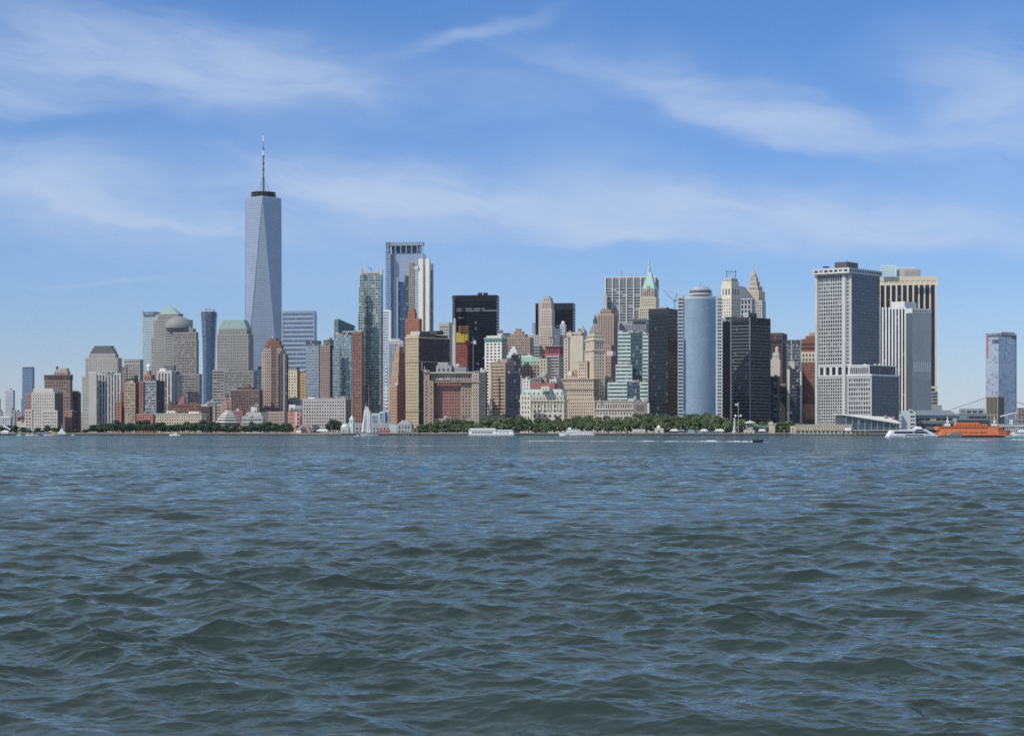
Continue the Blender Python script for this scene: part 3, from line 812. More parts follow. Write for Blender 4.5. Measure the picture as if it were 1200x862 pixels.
for i in range(4):
    a, c = base[i], base[(i + 1) % 4]; tm = topr[i]; tn = topr[(i + 1) % 4]
    mb = MB(); tri(mb, [(a[0], a[1], zb), (c[0], c[1], zb), (tm[0], tm[1], zt)], GL); mb.build('facet', b.root)
    mb = MB(); tri(mb, [(c[0], c[1], zb), (tn[0], tn[1], zt), (tm[0], tm[1], zt)], GL); mb.build('facet', b.root)
    mb = MB(); mb.bar((a[0], a[1], zb), (tm[0], tm[1], zt), .55, STEEL, 4); mb.bar((c[0], c[1], zb), (tm[0], tm[1], zt), .55, STEEL, 4); mb.build('edge_trim', b.root)
mb = MB(); mb.prism(topr, zt, zt + PX(2.2, Y0), plain((.42, .46, .50), .35, .4)); mb.build('parapet', b.root)
mb = MB()
rp = PX(14.4, Y0)
for zq in (Z(230.5, Y0), Z(228.3, Y0), Z(226, Y0)):
    mb.lathe((x0, Y0), [(rp, zq - .4), (rp, zq + .4), (rp - .9, zq + .4), (rp - .9, zq - .4)], plain((.09, .10, .12), .5), 32)
for k in range(16):
    a = 2 * math.pi * k / 16; mb.bar((x0 + rp * math.cos(a), Y0 + rp * math.sin(a), Z(232.5, Y0)), (x0 + rp * math.cos(a), Y0 + rp * math.sin(a), Z(225.5, Y0)), .3, plain((.09, .10, .12), .5), 4)
    mb.bar((x0 + rp * math.cos(a), Y0 + rp * math.sin(a), Z(229, Y0)), (x0, Y0, Z(229, Y0)), .3, DARK, 4)
mb.build('communication_ring', b.root)
mb = MB(); mb.bar((x0, Y0, Z(233, Y0)), (x0, Y0, Z(207, Y0)), 2.0, plain((.14, .17, .21), .5, .3), 8, 1.5); mb.bar((x0, Y0, Z(207, Y0)), (x0, Y0, Z(172, Y0)), 1.4, plain((.14, .17, .21), .5, .3), 8, 1.1)
for yy in (208, 199, 191.5, 183.5, 175.5): mb.lathe((x0, Y0), [(1.2, Z(yy + .6, Y0)), (2.1, Z(yy + .3, Y0)), (2.1, Z(yy - .5, Y0)), (1.1, Z(yy - .9, Y0))], plain((.12, .15, .19)), 12)
mast = mb.build('mast', b.root)
mb = MB(); mb.bar((x0, Y0, Z(182, Y0)), (x0, Y0, Z(176, Y0)), 1.35, WHITE, 8); mb.bar((x0, Y0, Z(165.5, Y0)), (x0, Y0, Z(159, Y0)), 1.0, WHITE, 8); o = mb.build('radome', b.root); o.parent = mast
mb = MB(); mb.bar((x0, Y0, Z(172, Y0)), (x0, Y0, Z(155, Y0)), .75, plain((.2, .23, .27)), 6, .12); o = mb.build('spire_tip', b.root); o.parent = mast
for k in range(6):
    a = 2 * math.pi * k / 6 + .3; mb = MB(); mb.bar((x0 + rp * .75 * math.cos(a), Y0 + rp * .75 * math.sin(a), Z(232, Y0)), (x0 + .8 * math.cos(a), Y0 + .8 * math.sin(a), Z(208, Y0)), .28, plain((.2, .23, .27)), 4); mb.build('stay', b.root)
b = B('brick_tower', 'slim reddish-brown hotel tower with a stepped brick crown below the tallest tower', 'hotel')
HB = pun((.40, .325, .28), 2.6, 3.4, .45, .5, gl=pane(amount=.25))
b1 = b.blk('shaft', 309, 330, 334, 408, 2320, 14, HB); b.blk('left_bay', 306.5, 312, 313, 412, 2326, 14, HB); b.blk('right_bay', 328, 333.5, 335, 413, 2318, 14, HB); b.blk('brick_strip', 317.5, 323.5, 324, 405, 2313, 14, pun((.17, .115, .105), 2.4, 3.4, .5, .5))
b.blk('crown', 310, 329, 332.5, 404, None, 14, pun((.24, .12, .10), 3, 4, .4, .4), yb=408, on=b1); b.blk('crown', 312.5, 327, 330, 399.5, None, 14, pun((.22, .12, .10), 3, 4, .3, .4), yb=404, on=b1); b.blk('crown', 315.5, 324, 326.5, 396, None, 14, wall((.22, .115, .10)), yb=399.5, on=b1); b.lathe('finial', 319.5, [(.8, 396), (.6, 395), (.1, 394)], wall(CREAM), 8, b1['cy'])
b.blk('base', 305, 333, 338, 482, 2300, 14, HB)
b = B('glass_tower', 'wide blue-grey glass office tower with horizontal bands right of the tallest tower', 'skyscraper')
b1 = b.blk('shaft', 331, 368, 371.5, 366, 3500, 12, curt((.13, .19, .28), (.40, .45, .52), 1.6, 8.0, .06, .38, .35, .16, .12, .04)); b.blk('crown', 331.5, 368, 371, 364, None, 12, plain((.35, .40, .46), .35, .4), yb=366, on=b1)
b.piers('edge_fin', 2, 1.2, .8, plain((.45, .5, .56), .4, .4), 'L', bl=b1)
b = B('glass_block', 'low dark blue glass block wedged between broad granite tower and brown hotel tower', 'office building')
b.blk('main_block', 298, 309, 312, 433, 2850, 15, BLUE); b.blk('roof_house', 302, 306, 307, 429, None, None, DARK, yb=433)
b = B('apartment_block', 'cream stone apartment block in sun right of the brown hotel tower', 'apartment building')
b1 = b.blk('shaft', 337, 348, 352, 434, 2500, 30, pun((.62, .53, .38), 4.2, 3.7, .45, .6), sr=pun((.4, .32, .22), 4, 3.7)); b.blk('crown', 338, 347.5, 351, 430.5, None, 30, wall((.20, .19, .17)), yb=434, on=b1); b.ring('cornice', b1['zt'], b1['zt'] + .8, .5, wall(CREAM), b1)  # cream stone copied darker on the right as its shaded side
b = B('apartment_block', 'narrow ochre apartment block tucked right of the cream one', 'apartment building')
b1 = b.blk('shaft', 352, 358, 360.5, 436, 2560, 32, pun((.45, .30, .15), 3, 3.7)); b.blk('roof_house', 353.5, 357, 358.5, 434, None, None, wall(TAN), yb=436)
b = B('dark_tower', 'thin dark blue slab immediately right of the brown hotel tower', 'apartment building')
b.blk('shaft', 333, 336, 338, 417, 2420, 30, curt((.05, .06, .08), (.12, .13, .15), 2, 3.5)); b.blk('roof_house', 333.8, 335.7, 337, 415.5, None, None, DARK, yb=417)
b = B('glass_tower', 'grey-blue glass tower with black top storey, behind the long beige office block', 'apartment building')
b1 = b.blk('shaft', 358.5, 374, 377, 405, 2480, 16, curt((.20, .25, .32), (.36, .38, .40), 2.6, 3.6, .16, .3, .4, .2, .25, .15), sr=curt((.05, .06, .08), (.1, .1, .12), 2, 3.6)); b.blk('crown', 358.5, 374, 376.5, 399, None, 16, curt((.07, .09, .11), (.12, .13, .14), 2, 5, .1, .1, .4, .1), yb=405, on=b1); b.ring('cornice', b1['zt'], b1['zt'] + .8, .5, STEEL, b1)
b = B('brick_slab', 'plain brown-grey brick slab between two glass towers', 'apartment building')
b1 = b.blk('shaft', 375, 386.5, 392, 404, 2450, 34, pun((.27, .21, .195), 2.6, 3.2, .42, .4, gl=pane(amount=.1)), sr=pun((.12, .10, .11), 3.4, 3.2, .7, .5)); b.blk('penthouse', 379, 387, 391, 398, 2470, 34, curt((.10, .13, .15), (.2, .2, .2), 2, 4)); b.ring('parapet', b1['zt'], b1['zt'] + .7, .3, wall(GRANITE), b1)
b = B('glass_tower', 'dark teal glass tower with a roof sloping down to the right', 'skyscraper')
L, C_, Rr, K = rect(391.5, 396.5, 416, 2620, 72)
b.at((L.x + Rr.x) / 2, (L.y + Rr.y) / 2)
mb = MB(); zb = GROUND; DT = curt((.05, .085, .10), (.11, .15, .17), 2, 3.8, .12, .22, .4, .15, .2, .04); DL = curt((.10, .15, .17), (.2, .25, .27), 2, 3.8, .12, .25, .4, .15, .2, .04)  # same glass twice: lighter for the sunny left face, darker elsewhere
zl, zr = Z(373.5, 2620), Z(381.5, 2620)
for (P, Q, z_p, z_q, mm) in ((L, C_, zl, zl, DL), (C_, Rr, zl, zr, DT), (Rr, K, zr, zr, DT), (K, L, zr, zl, DT)):
    e = (Q - P).length; mb.face([(P.x, P.y, zb), (Q.x, Q.y, zb), (Q.x, Q.y, z_q), (P.x, P.y, z_p)], mm, [(0, zb), (e, zb), (e, z_q), (0, z_p)])
mb.build('shaft', b.root)
mb = MB(); mb.face([(L.x, L.y, zl + .02), (C_.x, C_.y, zl + .02), (Rr.x, Rr.y, zr + .02), (K.x, K.y, zr + .02)], plain((.12, .17, .19), .3, .4)); mb.build('sloping_roof', b.root)
b = B('apartment_tower', 'teal glass and red-brown brick apartment tower with a flat grey roof frame', 'apartment building')
b1 = b.blk('glass_half', 391, 412, 414, 392, 2400, 14, curt((.15, .22, .25), (.28, .33, .35), 2.7, 3.3, .2, .35, .35, .16, .35, .22, (.42, .46, .46))); b.blk('brick_half', 412.5, 424, 426.5, 389.5, 2396, 14, pun((.25, .135, .115), 3.0, 3.2, .5, .45, gl=pane(amount=.3))); b.blk('roof_frame', 401, 423, 426.5, 387.6, 2397, 14, plain((.35, .38, .4), .5), yb=389.3); b.blk('left_bay', 390, 398, 399, 408, 2392, 14, curt((.12, .18, .2), (.3, .35, .36), 2.7, 3.3, .2, .35, .35, .16, .35, .2))
b = B('glass_tower', 'very tall greenish glass apartment tower with an open curved notch at its roof', 'skyscraper')
GT = curt((.10, .15, .155), (.36, .40, .38), 3.0, 3.5, .22, .26, .3, .15, .45, .16, (.38, .42, .40))
b1 = b.blk('shaft', 421.5, 446, 449, 322, 2500, 12, GT); b.blk('left_flank', 420.3, 426, 427, 337, 2494, 12, GT); b.blk('lower_flank', 419.5, 427, 428, 366, 2488, 12, GT)
b.blk('crown_wall', 421.7, 424.5, 425.2, 314.5, 2500, 12, wall((.50, .48, .44)), yb=322); b.blk('crown_wall', 445.5, 448, 449, 316, 2497, 12, wall((.50, .48, .44)), yb=322); b.blk('crown_screen', 424.5, 445.5, 447, 318.5, 2506, 12, pun((.40, .40, .37), 3, 4, .7, .6), yb=322)
b.bar('roof_crane', (431, 313), (436, 315.5), .35, DARK, b1['cy']); b.bar('crane_post', (435, 318.5), (435, 315), .3, DARK, b1['cy'])
b = B('glass_block', 'white framed glass block half hidden behind the tall greenish tower', 'office building')
b1 = b.blk('shaft', 449, 456.5, 458.5, 365, 2800, 18, curt((.28, .34, .40), (.55, .58, .6), 3, 4, .2, .25, .3)); b.ring('roof_slab', b1['zt'], b1['zt'] + 2.2, .6, WHITE); b.blk('frame_wall', 455.5, 458, 459, 364, 2795, 18, wall(PALE))
b = B('glass_tower', 'tall pale lavender-blue glass tower with an open framed crown', 'skyscraper')
L3 = curt((.34, .40, .49), (.38, .44, .53), 1.6, 4.3, .06, .12, .35, .24, .05, .0, jit=.01)
b1 = b.blk('shaft', 456.5, 496, 499, 297, 3400, 10, L3); b.blk('left_edge', 452, 458, 459, 297.5, 3398, 10, curt((.18, .25, .34), (.35, .41, .5), 1.6, 4.3, .1, .2))
b.blk('crown_core', 459, 491, 494, 288, 3412, 10, curt((.06, .09, .13), (.14, .18, .22), 3, 5, .1, .1, .4, .15), yb=297); b.blk('crown_beam', 456, 495, 497.5, 283.2, 3404, 10, plain((.34, .40, .47), .4, .4), yb=287.5)
b.piers('crown_column', 7, 1.5, 1.0, plain((.30, .36, .43), .4, .3), 'L', Z(297, 3400), Z(283.5, 3400), b1); b.blk('crown_post', 452, 456, 457, 283.5, 3401, 10, curt((.12, .18, .24), (.3, .36, .42), 1.6, 4.3, .1, .2), yb=298)
b.blk('right_edge', 494, 498.5, 500, 306, 3396, 10, L3)
b = B('glass_tower', 'dark blue glass slab with a notched top, in front of the lavender-blue tower', 'skyscraper')
DB = curt((.045, .075, .12), (.09, .13, .19), 2.2, 4, .14, .2, .5, .12, .35, .05)
b1 = b.blk('shaft', 465.5, 476, 478, 330, 3100, 12, DB); b.blk('upper_block', 474.5, 479.5, 480.5, 323, 3094, 12, DB); b.blk('notch', 464.8, 466.6, 467, 325, 3100, 12, plain((.3, .35, .42), .4))
b = B('stone_tower', 'slim olive-brown tower standing directly left of the white finned tower', 'skyscraper')
b1 = b.blk('shaft', 479, 485, 486.5, 311, 2960, 16, pun((.30, .28, .23), 2.6, 3.8, .5, .5)); b.blk('crown', 480, 484.5, 486, 308, None, None, wall((.26, .24, .2)), yb=311)
b = B('concrete_tower', 'white concrete tower with a dark central window strip, right of the lavender-blue glass tower', 'skyscraper')
b1 = b.blk('white_slab', 490.5, 495.5, 497.5, 303, 2900, 20, wall((.70, .69, .64))); b.blk('window_strip', 495.5, 499.5, 500, 304, 2912, 20, pun((.45, .44, .42), 1.6, 3.6, .5, .5)); b.blk('white_slab', 498.5, 503, 504.5, 303, 2896, 20, wall((.70, .68, .62))); b.blk('glass_flank', 503, 507, 508, 309, 2915, 20, curt((.15, .2, .27), (.3, .35, .4), 2, 4)); b.blk('glass_flank', 486, 491, 492, 311, 2908, 20, curt((.3, .34, .4), (.5, .5, .5), 2, 4)); b.blk('terrace', 485.5, 490, 491, 312, 2900, 20, wall((.66, .62, .58)), yb=315)
b = B('brick_tower', 'orange-brown brick tower stepping up in ziggurat tiers before the white concrete tower', 'skyscraper')
OB = pun((.36, .16, .10), 3, 3.8, .35, .45, gl=pane(amount=.05)); b1 = b.blk('shaft', 475, 491, 494.5, 373, 2750, 16, OB); b.blk('upper_tier', 478, 486, 488.5, 365.5, None, 16, OB, yb=373, on=b1); b.blk('top_tier', 479.5, 485.5, 487.5, 361.5, None, 16, OB, yb=365.5, on=b1)
b = B('office_tower', 'pale grey striped office tower behind the orange art-deco tower', 'skyscraper')
b1 = b.blk('shaft', 455, 472, 475, 400, 2650, 14, vstrip((.48, .50, .53), 2.6, .5, curt((.06, .08, .1), (.2, .22, .25), 3, 3.8))); b.ring('cornice', b1['zt'], b1['zt'] + 1, .4, wall(PALE)); b.blk('penthouse', 458, 468, 470, 396.5, None, None, plain((.4, .44, .48)), yb=400)

# ================================================================== BUILDINGS, middle
b = B('apartment_tower', 'orange-tan art-deco brick tower narrowing to a stepped peak beside the schooner', 'apartment building')
OT = pun((.44, .29, .195), 2.8, 3.5, .38, .5, gl=pane(amount=.1)); OT_SHADE = pun((.30, .14, .095), 2.8, 3.5, .4, .5)  # sunlit brick, then its shaded right side as a darker red-brown copy
b1 = b.blk('shaft', 459, 466.5, 475, 438, 2290, 38, OT, sr=OT_SHADE); b.blk('lower_tier', 456, 465.5, 475.5, 451, 2282, 38, OT, sr=OT_SHADE)
b.blk('upper_tier', 461, 467, 474.5, 423, None, 38, OT, yb=438, on=b1, sr=OT_SHADE); b.blk('top_tier', 463, 467.5, 474, 412, None, 38, OT, yb=423, on=b1, sr=OT_SHADE); b.blk('peak', 465.2, 468, 472, 406, None, 38, pun((.48, .29, .18), 3, 5, .3, .5), yb=412, on=b1, sr=OT_SHADE)
b.lathe('finial', 467.8, [(1.0, 406), (.6, 404), (.1, 401.5)], wall((.46, .28, .17)), 8, b1['cy'])

b = B('office_tower', 'tan stone office block with one sunlit and one dark face beside the orange art-deco tower', 'office building')
WS = pun((.47, .38, .265), 2.8, 3.7, .42, .5, gl=pane(amount=.1)); WS_SHADE = pun((.07, .06, .062), 2.8, 3.7, .5, .5)  # sunlit stone and a near-black copy with the shade painted in
b1 = b.blk('shaft', 475.5, 490.5, 527, 396, 2330, 42, WS, sr=WS_SHADE); b.ring('cornice', b1['zt'], b1['zt'] + 1.4, 1.0, wall((.55, .46, .34)))
b.blk('attic', 476.5, 491, 525, 391.5, None, 42, pun((.52, .43, .31), 3, 4, .4, .5), on=b1, yb=394.5, sr=pun((.10, .09, .09), 3, 4)); b.blk('penthouse', 481, 492, 508, 388, None, 42, wall((.5, .48, .44)), on=b1, yb=391.5, sr=wall((.12, .12, .13)))  # right sides here carry the same painted shade
for z in (424, 482): b.ring('belt_course', Z(z, 2330), Z(z, 2330) + 1, .6, wall((.42, .34, .24)), b1)
b.blk('roof_house', 500, 512, 520, 387.5, None, 42, wall((.07, .07, .075)), on=b1, yb=391.5)

b = B('office_block', 'broad red-fronted office block with cream ends and deep cornice by the waterfront park', 'office building')
RD = pun((.30, .15, .125), 3.1, 3.7, .42, .52, gl=pane((.025, .03, .035), amount=.08)); TN = pun((.34, .26, .205), 3.1, 3.7, .44, .52); CR = pun((.44, .37, .29), 3.1, 3.7, .42, .52)
b1 = b.blk('centre_block', 503, 540, 541, 446, 2203, 10, RD); b.blk('tan_bay', 540, 553, 553.6, 446, 2198, 10, TN); b.blk('tan_bay', 503, 508, 508.6, 446, 2200, 10, TN); b.blk('end_pavilion', 553, 561, 563.5, 437, 2194, 10, CR); b.blk('end_pavilion', 496.5, 503, 504, 436, 2202, 10, TN)
b.blk('attic', 502, 553, 554, 436.5, 2203, 10, pun((.35, .285, .235), 3.6, 7, .5, .7, cols=16, indiv=True), yb=444)
for px0, px1, Y_, yy in ((501, 554, 2200, 444.5), (496, 563.8, 2194, 447)):
    L, C_, Rr, K = rect(px0, px1 - 1, px1, Y_ - 1.5, 10); mb = MB(); mb.prism([L, C_, C_ + Vector((.6, 3.4)), L + Vector((.6, 3.4))], Z(yy + 1, Y_), Z(yy - .4, Y_), wall((.30, .26, .22))); mb.build('cornice', b.root)
L, C_, Rr, K = rect(501, 552, 554, 2200, 10); mb = MB(); mb.prism([L, C_, C_ + Vector((.6, 3.4)), L + Vector((.6, 3.4))], Z(437, 2200), Z(435.6, 2200), wall((.50, .47, .42))); mb.build('parapet', b.root)
b.blk('stone_base', 502, 554, 555, 490, 2197, 10, pun((.33, .30, .28), 3.4, 5, .55, .6, gl=pane(amount=.1))); b.blk('roof_house', 511, 529, 532, 428, 2212, 10, pun((.33, .32, .31), 5, 5, .4, .4, indiv=True), yb=437); b.blk('roof_house', 513, 525, 529, 424.5, 2214, 10, wall((.36, .35, .34)), yb=428); b.blk('roof_house', 532, 546, 549, 430, 2212, 10, wall((.30, .29, .28)), yb=437)
b.lathe('roof_dome', 536.5, [(3.2, 430), (3.1, 428), (1.5, 426.3), (.2, 425.8)], wall((.4, .4, .4)), 14, 2220)
b.bar('flagpole', (497.5, 434), (497.5, 429), .2, WHITE, 2205); b.bar('flagpole', (494.5, 434), (494.5, 424), .2, WHITE, 2215)

b = B('dark_slab', 'thin dark grey slab between the red-fronted block and the white office tower', 'office building')
b.blk('shaft', 562, 569, 571, 436, 2300, 12, pun((.13, .135, .15), 3, 3.8, .5, .4)); b.lathe('water_tank', 564.5, [(2, 436), (2, 432.5), (1, 431.2), (.1, 431)], wall((.42, .42, .42)), 12, 2306)

b = B('dark_tower', 'massive black office tower with a few pale window rows and roof boxes', 'skyscraper')
BK = curt((.003, .005, .009), (.007, .010, .015), 3.0, 4.4, .16, .34, .0, .22, .25, .012, (.18, .19, .2), .015, .0, .2)
b1 = b.blk('shaft', 531, 582, 585, 353, 2900, 9, BK); b.blk('crown', 531, 582, 585, 345.5, None, 9, curt((.012, .015, .022), (.018, .022, .028), 3, 12, .1, .1, .0, .35, .1, .0, spec=.25), yb=353, on=b1)
b.blk('left_flank', 529.8, 533, 533.5, 346.5, 2896, 9, curt((.05, .06, .08), (.07, .08, .1), 2, 4.4)); b.blk('roof_plant', 559.8, 564.5, 565.3, 342.8, None, 9, DARK, yb=345.5, on=b1); b.blk('roof_plant', 566.2, 571, 571.8, 342.8, None, 9, DARK, yb=345.5, on=b1)
bz = b1
for yy, xs in ((362, ((535, 543), (545, 553), (555, 563), (564.5, 568))), (364.3, ((535, 543), (545, 553), (555, 563), (565, 583))), (372.5, ((537, 544),)), (356.5, ((546, 553), (555, 562), (565, 571), (575, 583)))):
    for xa, xb in xs:
        mb = MB(); d = (bz['C'] - bz['L']).normalized(); n_ = Vector((d.y, -d.x)); f = lambda px: bz['L'] + d * ((px - 531) / 51.0 * (bz['C'] - bz['L']).length)
        A_, B2 = f(xa) + n_ * .12, f(xb) + n_ * .12; z_ = Z(yy, 2900); hh = 1.5 if yy != 356.5 else 2.2
        mm = plain((.23, .24, .25), .35) if yy != 356.5 else plain((.003, .003, .004), .4)
        mb.face([(A_.x, A_.y, z_), (B2.x, B2.y, z_), (B2.x, B2.y, z_ + hh), (A_.x, A_.y, z_ + hh)], mm); mb.build('window_row', b.root)

b = B('tower_under_construction', 'unfinished red concrete tower wrapped in yellow netting under its top floors', 'construction site')
b1 = b.blk('red_floors', 535, 547, 549, 404, 2500, 12, pun((.30, .095, .075), 3.2, 3.6, .55, .5, gl=pane((.06, .03, .03), amount=.1))); b.blk('dark_floor', 534.6, 547.4, 549.4, 401, None, 12, wall((.10, .05, .05)), yb=404, on=b1); b.blk('netting', 534.6, 547.6, 549.6, 389.5, None, 12, plain((.46, .34, .04), .8, 0, .2), yb=401.2, on=b1)
for i in range(3): b.blk('open_floor', 537.5, 548.5, 550, 382 + 2.6 * i, 2497, 12, wall((.40, .18, .11)), yb=383 + 2.6 * i)
for px in (538.2, 543, 547.6): b.bar('floor_column', (px, 390), (px, 382), .5, wall((.36, .2, .13)), 2506)
b.blk('frame_corner', 545, 549.7, 550.6, 399, 2493, 12, wall((.3, .06, .06)), yb=404)
b = B('concrete_core', 'pale bare concrete lift core standing left of the yellow-netted tower', 'construction site')
b1 = b.blk('shaft', 530, 533.5, 534.6, 381, 2480, 14, wall((.52, .48, .43))); b.blk('top', 531.5, 533.4, 534.2, 373, None, 14, wall((.55, .5, .42)), yb=381, on=b1); b.bar('hoist_mast', (530.2, 381), (530.2, 350), .35, plain((.4, .4, .42)), 2490, 4); b.bar('jib', (529, 349), (531, 356), .4, plain((.4, .4, .4)), 2490, 4)
b = B('tower_crane', 'thin mast crane with white cab in front of the black office tower', 'crane')
b.bar('mast', (554.5, 436), (554.5, 395), .45, plain((.25, .27, .3)), 2440, 4); b.bar('jib', (552, 402), (557.5, 398), .45, plain((.6, .62, .64)), 2440, 4); mb = MB(); mb.box((X(556.5, 2440), 2440, Z(401.5, 2440)), (2.6, 2, 3.4), WHITE); mb.build('cab', b.root)
b = B('concrete_tower', 'pale concrete office slab with a flat top left of the black office tower', 'office building')
b.blk('shaft', 514, 526, 531, 380, 2620, 14, pun((.44, .44, .42), 3, 4)); b.blk('crown', 513.5, 526, 531, 377.5, None, None, wall((.50, .49, .45)), yb=380)

# white office tower with green crown
b = B('office_tower', 'white-gridded office tower with a green band round its top floor', 'office building')
b1 = b.blk('shaft', 568, 588, 594, 400, 2420, 22, pun((.72, .70, .62), 5.0, 3.9, .62, .5, gl=pane((.05, .055, .06), amount=.2)), sr=pun((.35, .33, .29), 4, 3.9, .6, .5)); b.blk('crown', 567.5, 588, 594.5, 396, None, 22, pun((.16, .30, .26), 5, 5, .5, .6, cols=9, indiv=True), yb=400, on=b1); b.ring('cornice', b.last['zt'], b.last['zt'] + .8, .4, wall(PALE)); b.blk('crown_tier', 570, 587, 592, 393, None, 22, wall((.55, .58, .54)), yb=395.8, on=b1)  # shaft's white grid painted darker on its shaded right face
b.blk('roof_house', 583, 588, 590, 389, 2440, 22, wall((.62, .62, .6)))

b = B('office_block', 'tan brick office block with brown horizontal bands beside a dark glass slab', 'office building')
b1 = b.blk('shaft', 574, 592, 601, 426, 2235, 30, ribbon((.45, .36, .27), 3.7, .45, gl=pane((.10, .075, .055), amount=.1)), sr=pun((.33, .24, .19), 3.6, 3.7, .5, .5)); b.blk('upper_tier', 583, 594, 603, 421.5, 2262, 30, pun((.40, .31, .25), 4, 4, .5, .4)); b.ring('cornice', b1['zt'], b1['zt'] + .9, .5, wall((.4, .33, .28)), b1)
b.blk('stone_base', 568, 592, 601, 486.5, 2225, 24, pun((.40, .33, .28), 4, 5, .3, .4))
b.blk('left_half', 574.5, 576, 577, 430, 2231, 30, wall((.5, .4, .3)))
b = B('glass_slab', 'near-black glass office slab with slanting roof next to the white-grey customs building', 'office building')
b1 = b.blk('shaft', 594, 609, 611, 437.5, 2215, 12, curt((.014, .016, .03), (.05, .05, .075), 2.6, 3.7, .14, .22, .2, .1, .4, .05, (.12, .12, .16))); b.blk('edge_wall', 609.5, 611.2, 612, 440, 2216, 12, wall((.60, .6, .58))); b.blk('roof_block', 598, 608, 609.5, 434, None, 12, plain((.05, .055, .08), .3), yb=437.5, on=b1)
b.bar('mast', (603, 434), (603, 427), .5, DARK, b1['cy'])

# stepped brown stone tower
b = B('stone_tower', 'pinkish brown stone tower with a stepped castle-like gable, above the green mansard roof', 'office building')
ST = pun((.37, .29, .235), 3.2, 3.9, .42, .5); b1 = b.blk('shaft', 593, 621, 625.5, 395, 2650, 12, ST); b.blk('step', 597.5, 615.5, 618.5, 391, None, 12, ST, yb=395, on=b1); b.blk('step', 602, 612.5, 614.5, 388, None, 12, pun((.40, .28, .22), 3, 4, .3, .5), yb=391, on=b1); b.blk('peak', 604, 609.5, 611, 385, None, 12, wall((.30, .24, .21)), yb=388, on=b1)
b = B('apartment_block', 'narrow tan building at the left foot of the stepped stone tower', 'office building')
b.blk('shaft', 586, 592, 595, 404, 2600, 20, pun((.45, .36, .24), 3, 3.8)); b.ring('cornice', b.last['zt'], b.last['zt'] + .8, .5, wall(TAN))
b = B('dark_block', 'long low dark rooftop block just left of the stepped stone tower', 'office building')
b.blk('shaft', 588, 597, 598, 391, 2780, 12, pun((.16, .16, .16), 4, 4)); b.ring('cornice', b.last['zt'], b.last['zt'] + .8, .5, DARK)
b = B('office_tower', 'tower crowned by a small white stepped pyramid before the stepped stone tower', 'office building')
b1 = b.blk('shaft', 594, 609, 611, 419, 2385, 12, pun((.55, .53, .5), 3, 4)); [b.blk('pyramid_step', 594 + i * 1.9, 607.5 - i * 1.3, 610 - i * 1.6, 415.5 - i * 3.3, None, 12, wall((.74, .73, .70)), yb=419 - i * 3.3, on=b1) for i in range(4)]
b.blk('dark_front', 599, 609.5, 611, 415.5, 2362, 12, curt((.02, .022, .03), (.06, .06, .07), 3, 4))
b = B('mansard_building', 'brown office building under a long green copper mansard with dormers', 'office building')
b1 = b.blk('main_block', 604, 634, 643, 427, 2400, 18, pun((.36, .285, .24), 4.6, 4.0, .5, .5, gl=pane(amount=.1))); b.pyr('mansard_roof', wall((.27, .41, .35), .7, .2), 418.5, .82, b1, .03)
d = (b1['C'] - b1['L']); n_ = Vector((d.normalized().y, -d.normalized().x))
first = None
for k in range(7):
    c = b1['L'] + d * (.1 + .8 * k / 6) - n_ * 1.2; mb = MB(); ang = math.atan2(d.y, d.x); mb.box((c.x, c.y, b1['zt'] + 2.3), (2.8, 2.4, 3.6), wall((.31, .44, .38), .7, .2), ang); q = c + n_ * 1.22; o = mb.build('dormer', b.root); mb = MB(); mb.box((q.x, q.y, b1['zt'] + 2.3), (1.6, .06, 2.4), PANE, ang); w = mb.build('window', b.root); w.parent = o
b.blk('roof_terrace', 611, 623, 626, 416.5, 2420, 18, wall((.66, .65, .62))); b.blk('cream_wing', 632, 641, 646, 420, 2390, 24, pun((.52, .47, .38), 4, 4, .4, .5)); b.ring('cornice', b1['zt'] - .6, b1['zt'] + .4, .6, wall(TAN), b1)
b = B('office_block', 'grey-white office block between stepped stone tower and tall slim pinkish tower', 'office building')
b1 = b.blk('shaft', 617, 633, 637, 393, 2800, 14, pun((.50, .50, .48), 3.4, 4, .5, .5)); b.blk('penthouse', 623.5, 626.5, 628, 378.5, None, 14, curt((.25, .3, .36), (.5, .5, .5), 3, 4), yb=393, on=b1); b.blk('lower_wing', 618, 632, 636, 404, 2740, 14, ribbon((.38, .38, .36), 4, .5)); b.ring('cornice', b1['zt'], b1['zt'] + .9, .5, wall(PALE), b1)
b = B('stone_tower', 'slim pinkish-white art-deco tower standing before the flat-topped black tower', 'skyscraper')
PW = pun((.56, .48, .41), 2.9, 3.8, .38, .5); b1 = b.blk('shaft', 633.5, 646.5, 650, 362, 2750, 14, PW); b.blk('lower_shaft', 632, 647, 651, 382, None, 14, PW, on=b1); b.blk('upper_tier', 634.5, 645.5, 649, 352.5, None, 14, pun((.54, .46, .39), 2.9, 8, .35, .8), yb=362, on=b1); b.blk('crown', 636, 644.5, 648, 348.5, None, 14, pun((.52, .45, .38), 3, 6, .4, .6), yb=352.5, on=b1); b.blk('top', 638, 643.5, 646, 347, None, 14, wall((.5, .44, .38)), yb=348.5, on=b1); b.blk('left_step', 631, 635, 636, 354, 2758, 14, wall((.45, .39, .35)))
b = B('dark_tower', 'flat-topped black tower hiding behind the slim pinkish-white tower', 'skyscraper')
b1 = b.blk('shaft', 627.5, 671.5, 674.3, 362, 3000, 10, BK); b.blk('crown', 627.5, 671.5, 674.3, 355.5, None, 10, curt((.014, .017, .024), (.02, .023, .03), 3, 12, .1, .1, .0, .3, .1, 0), yb=362, on=b1); b.ring('roof_edge', b.last['zt'], b.last['zt'] + .8, .2, DARK)
b = B('office_tower', 'small white-topped tower in front of the flat-topped black tower', 'office building')
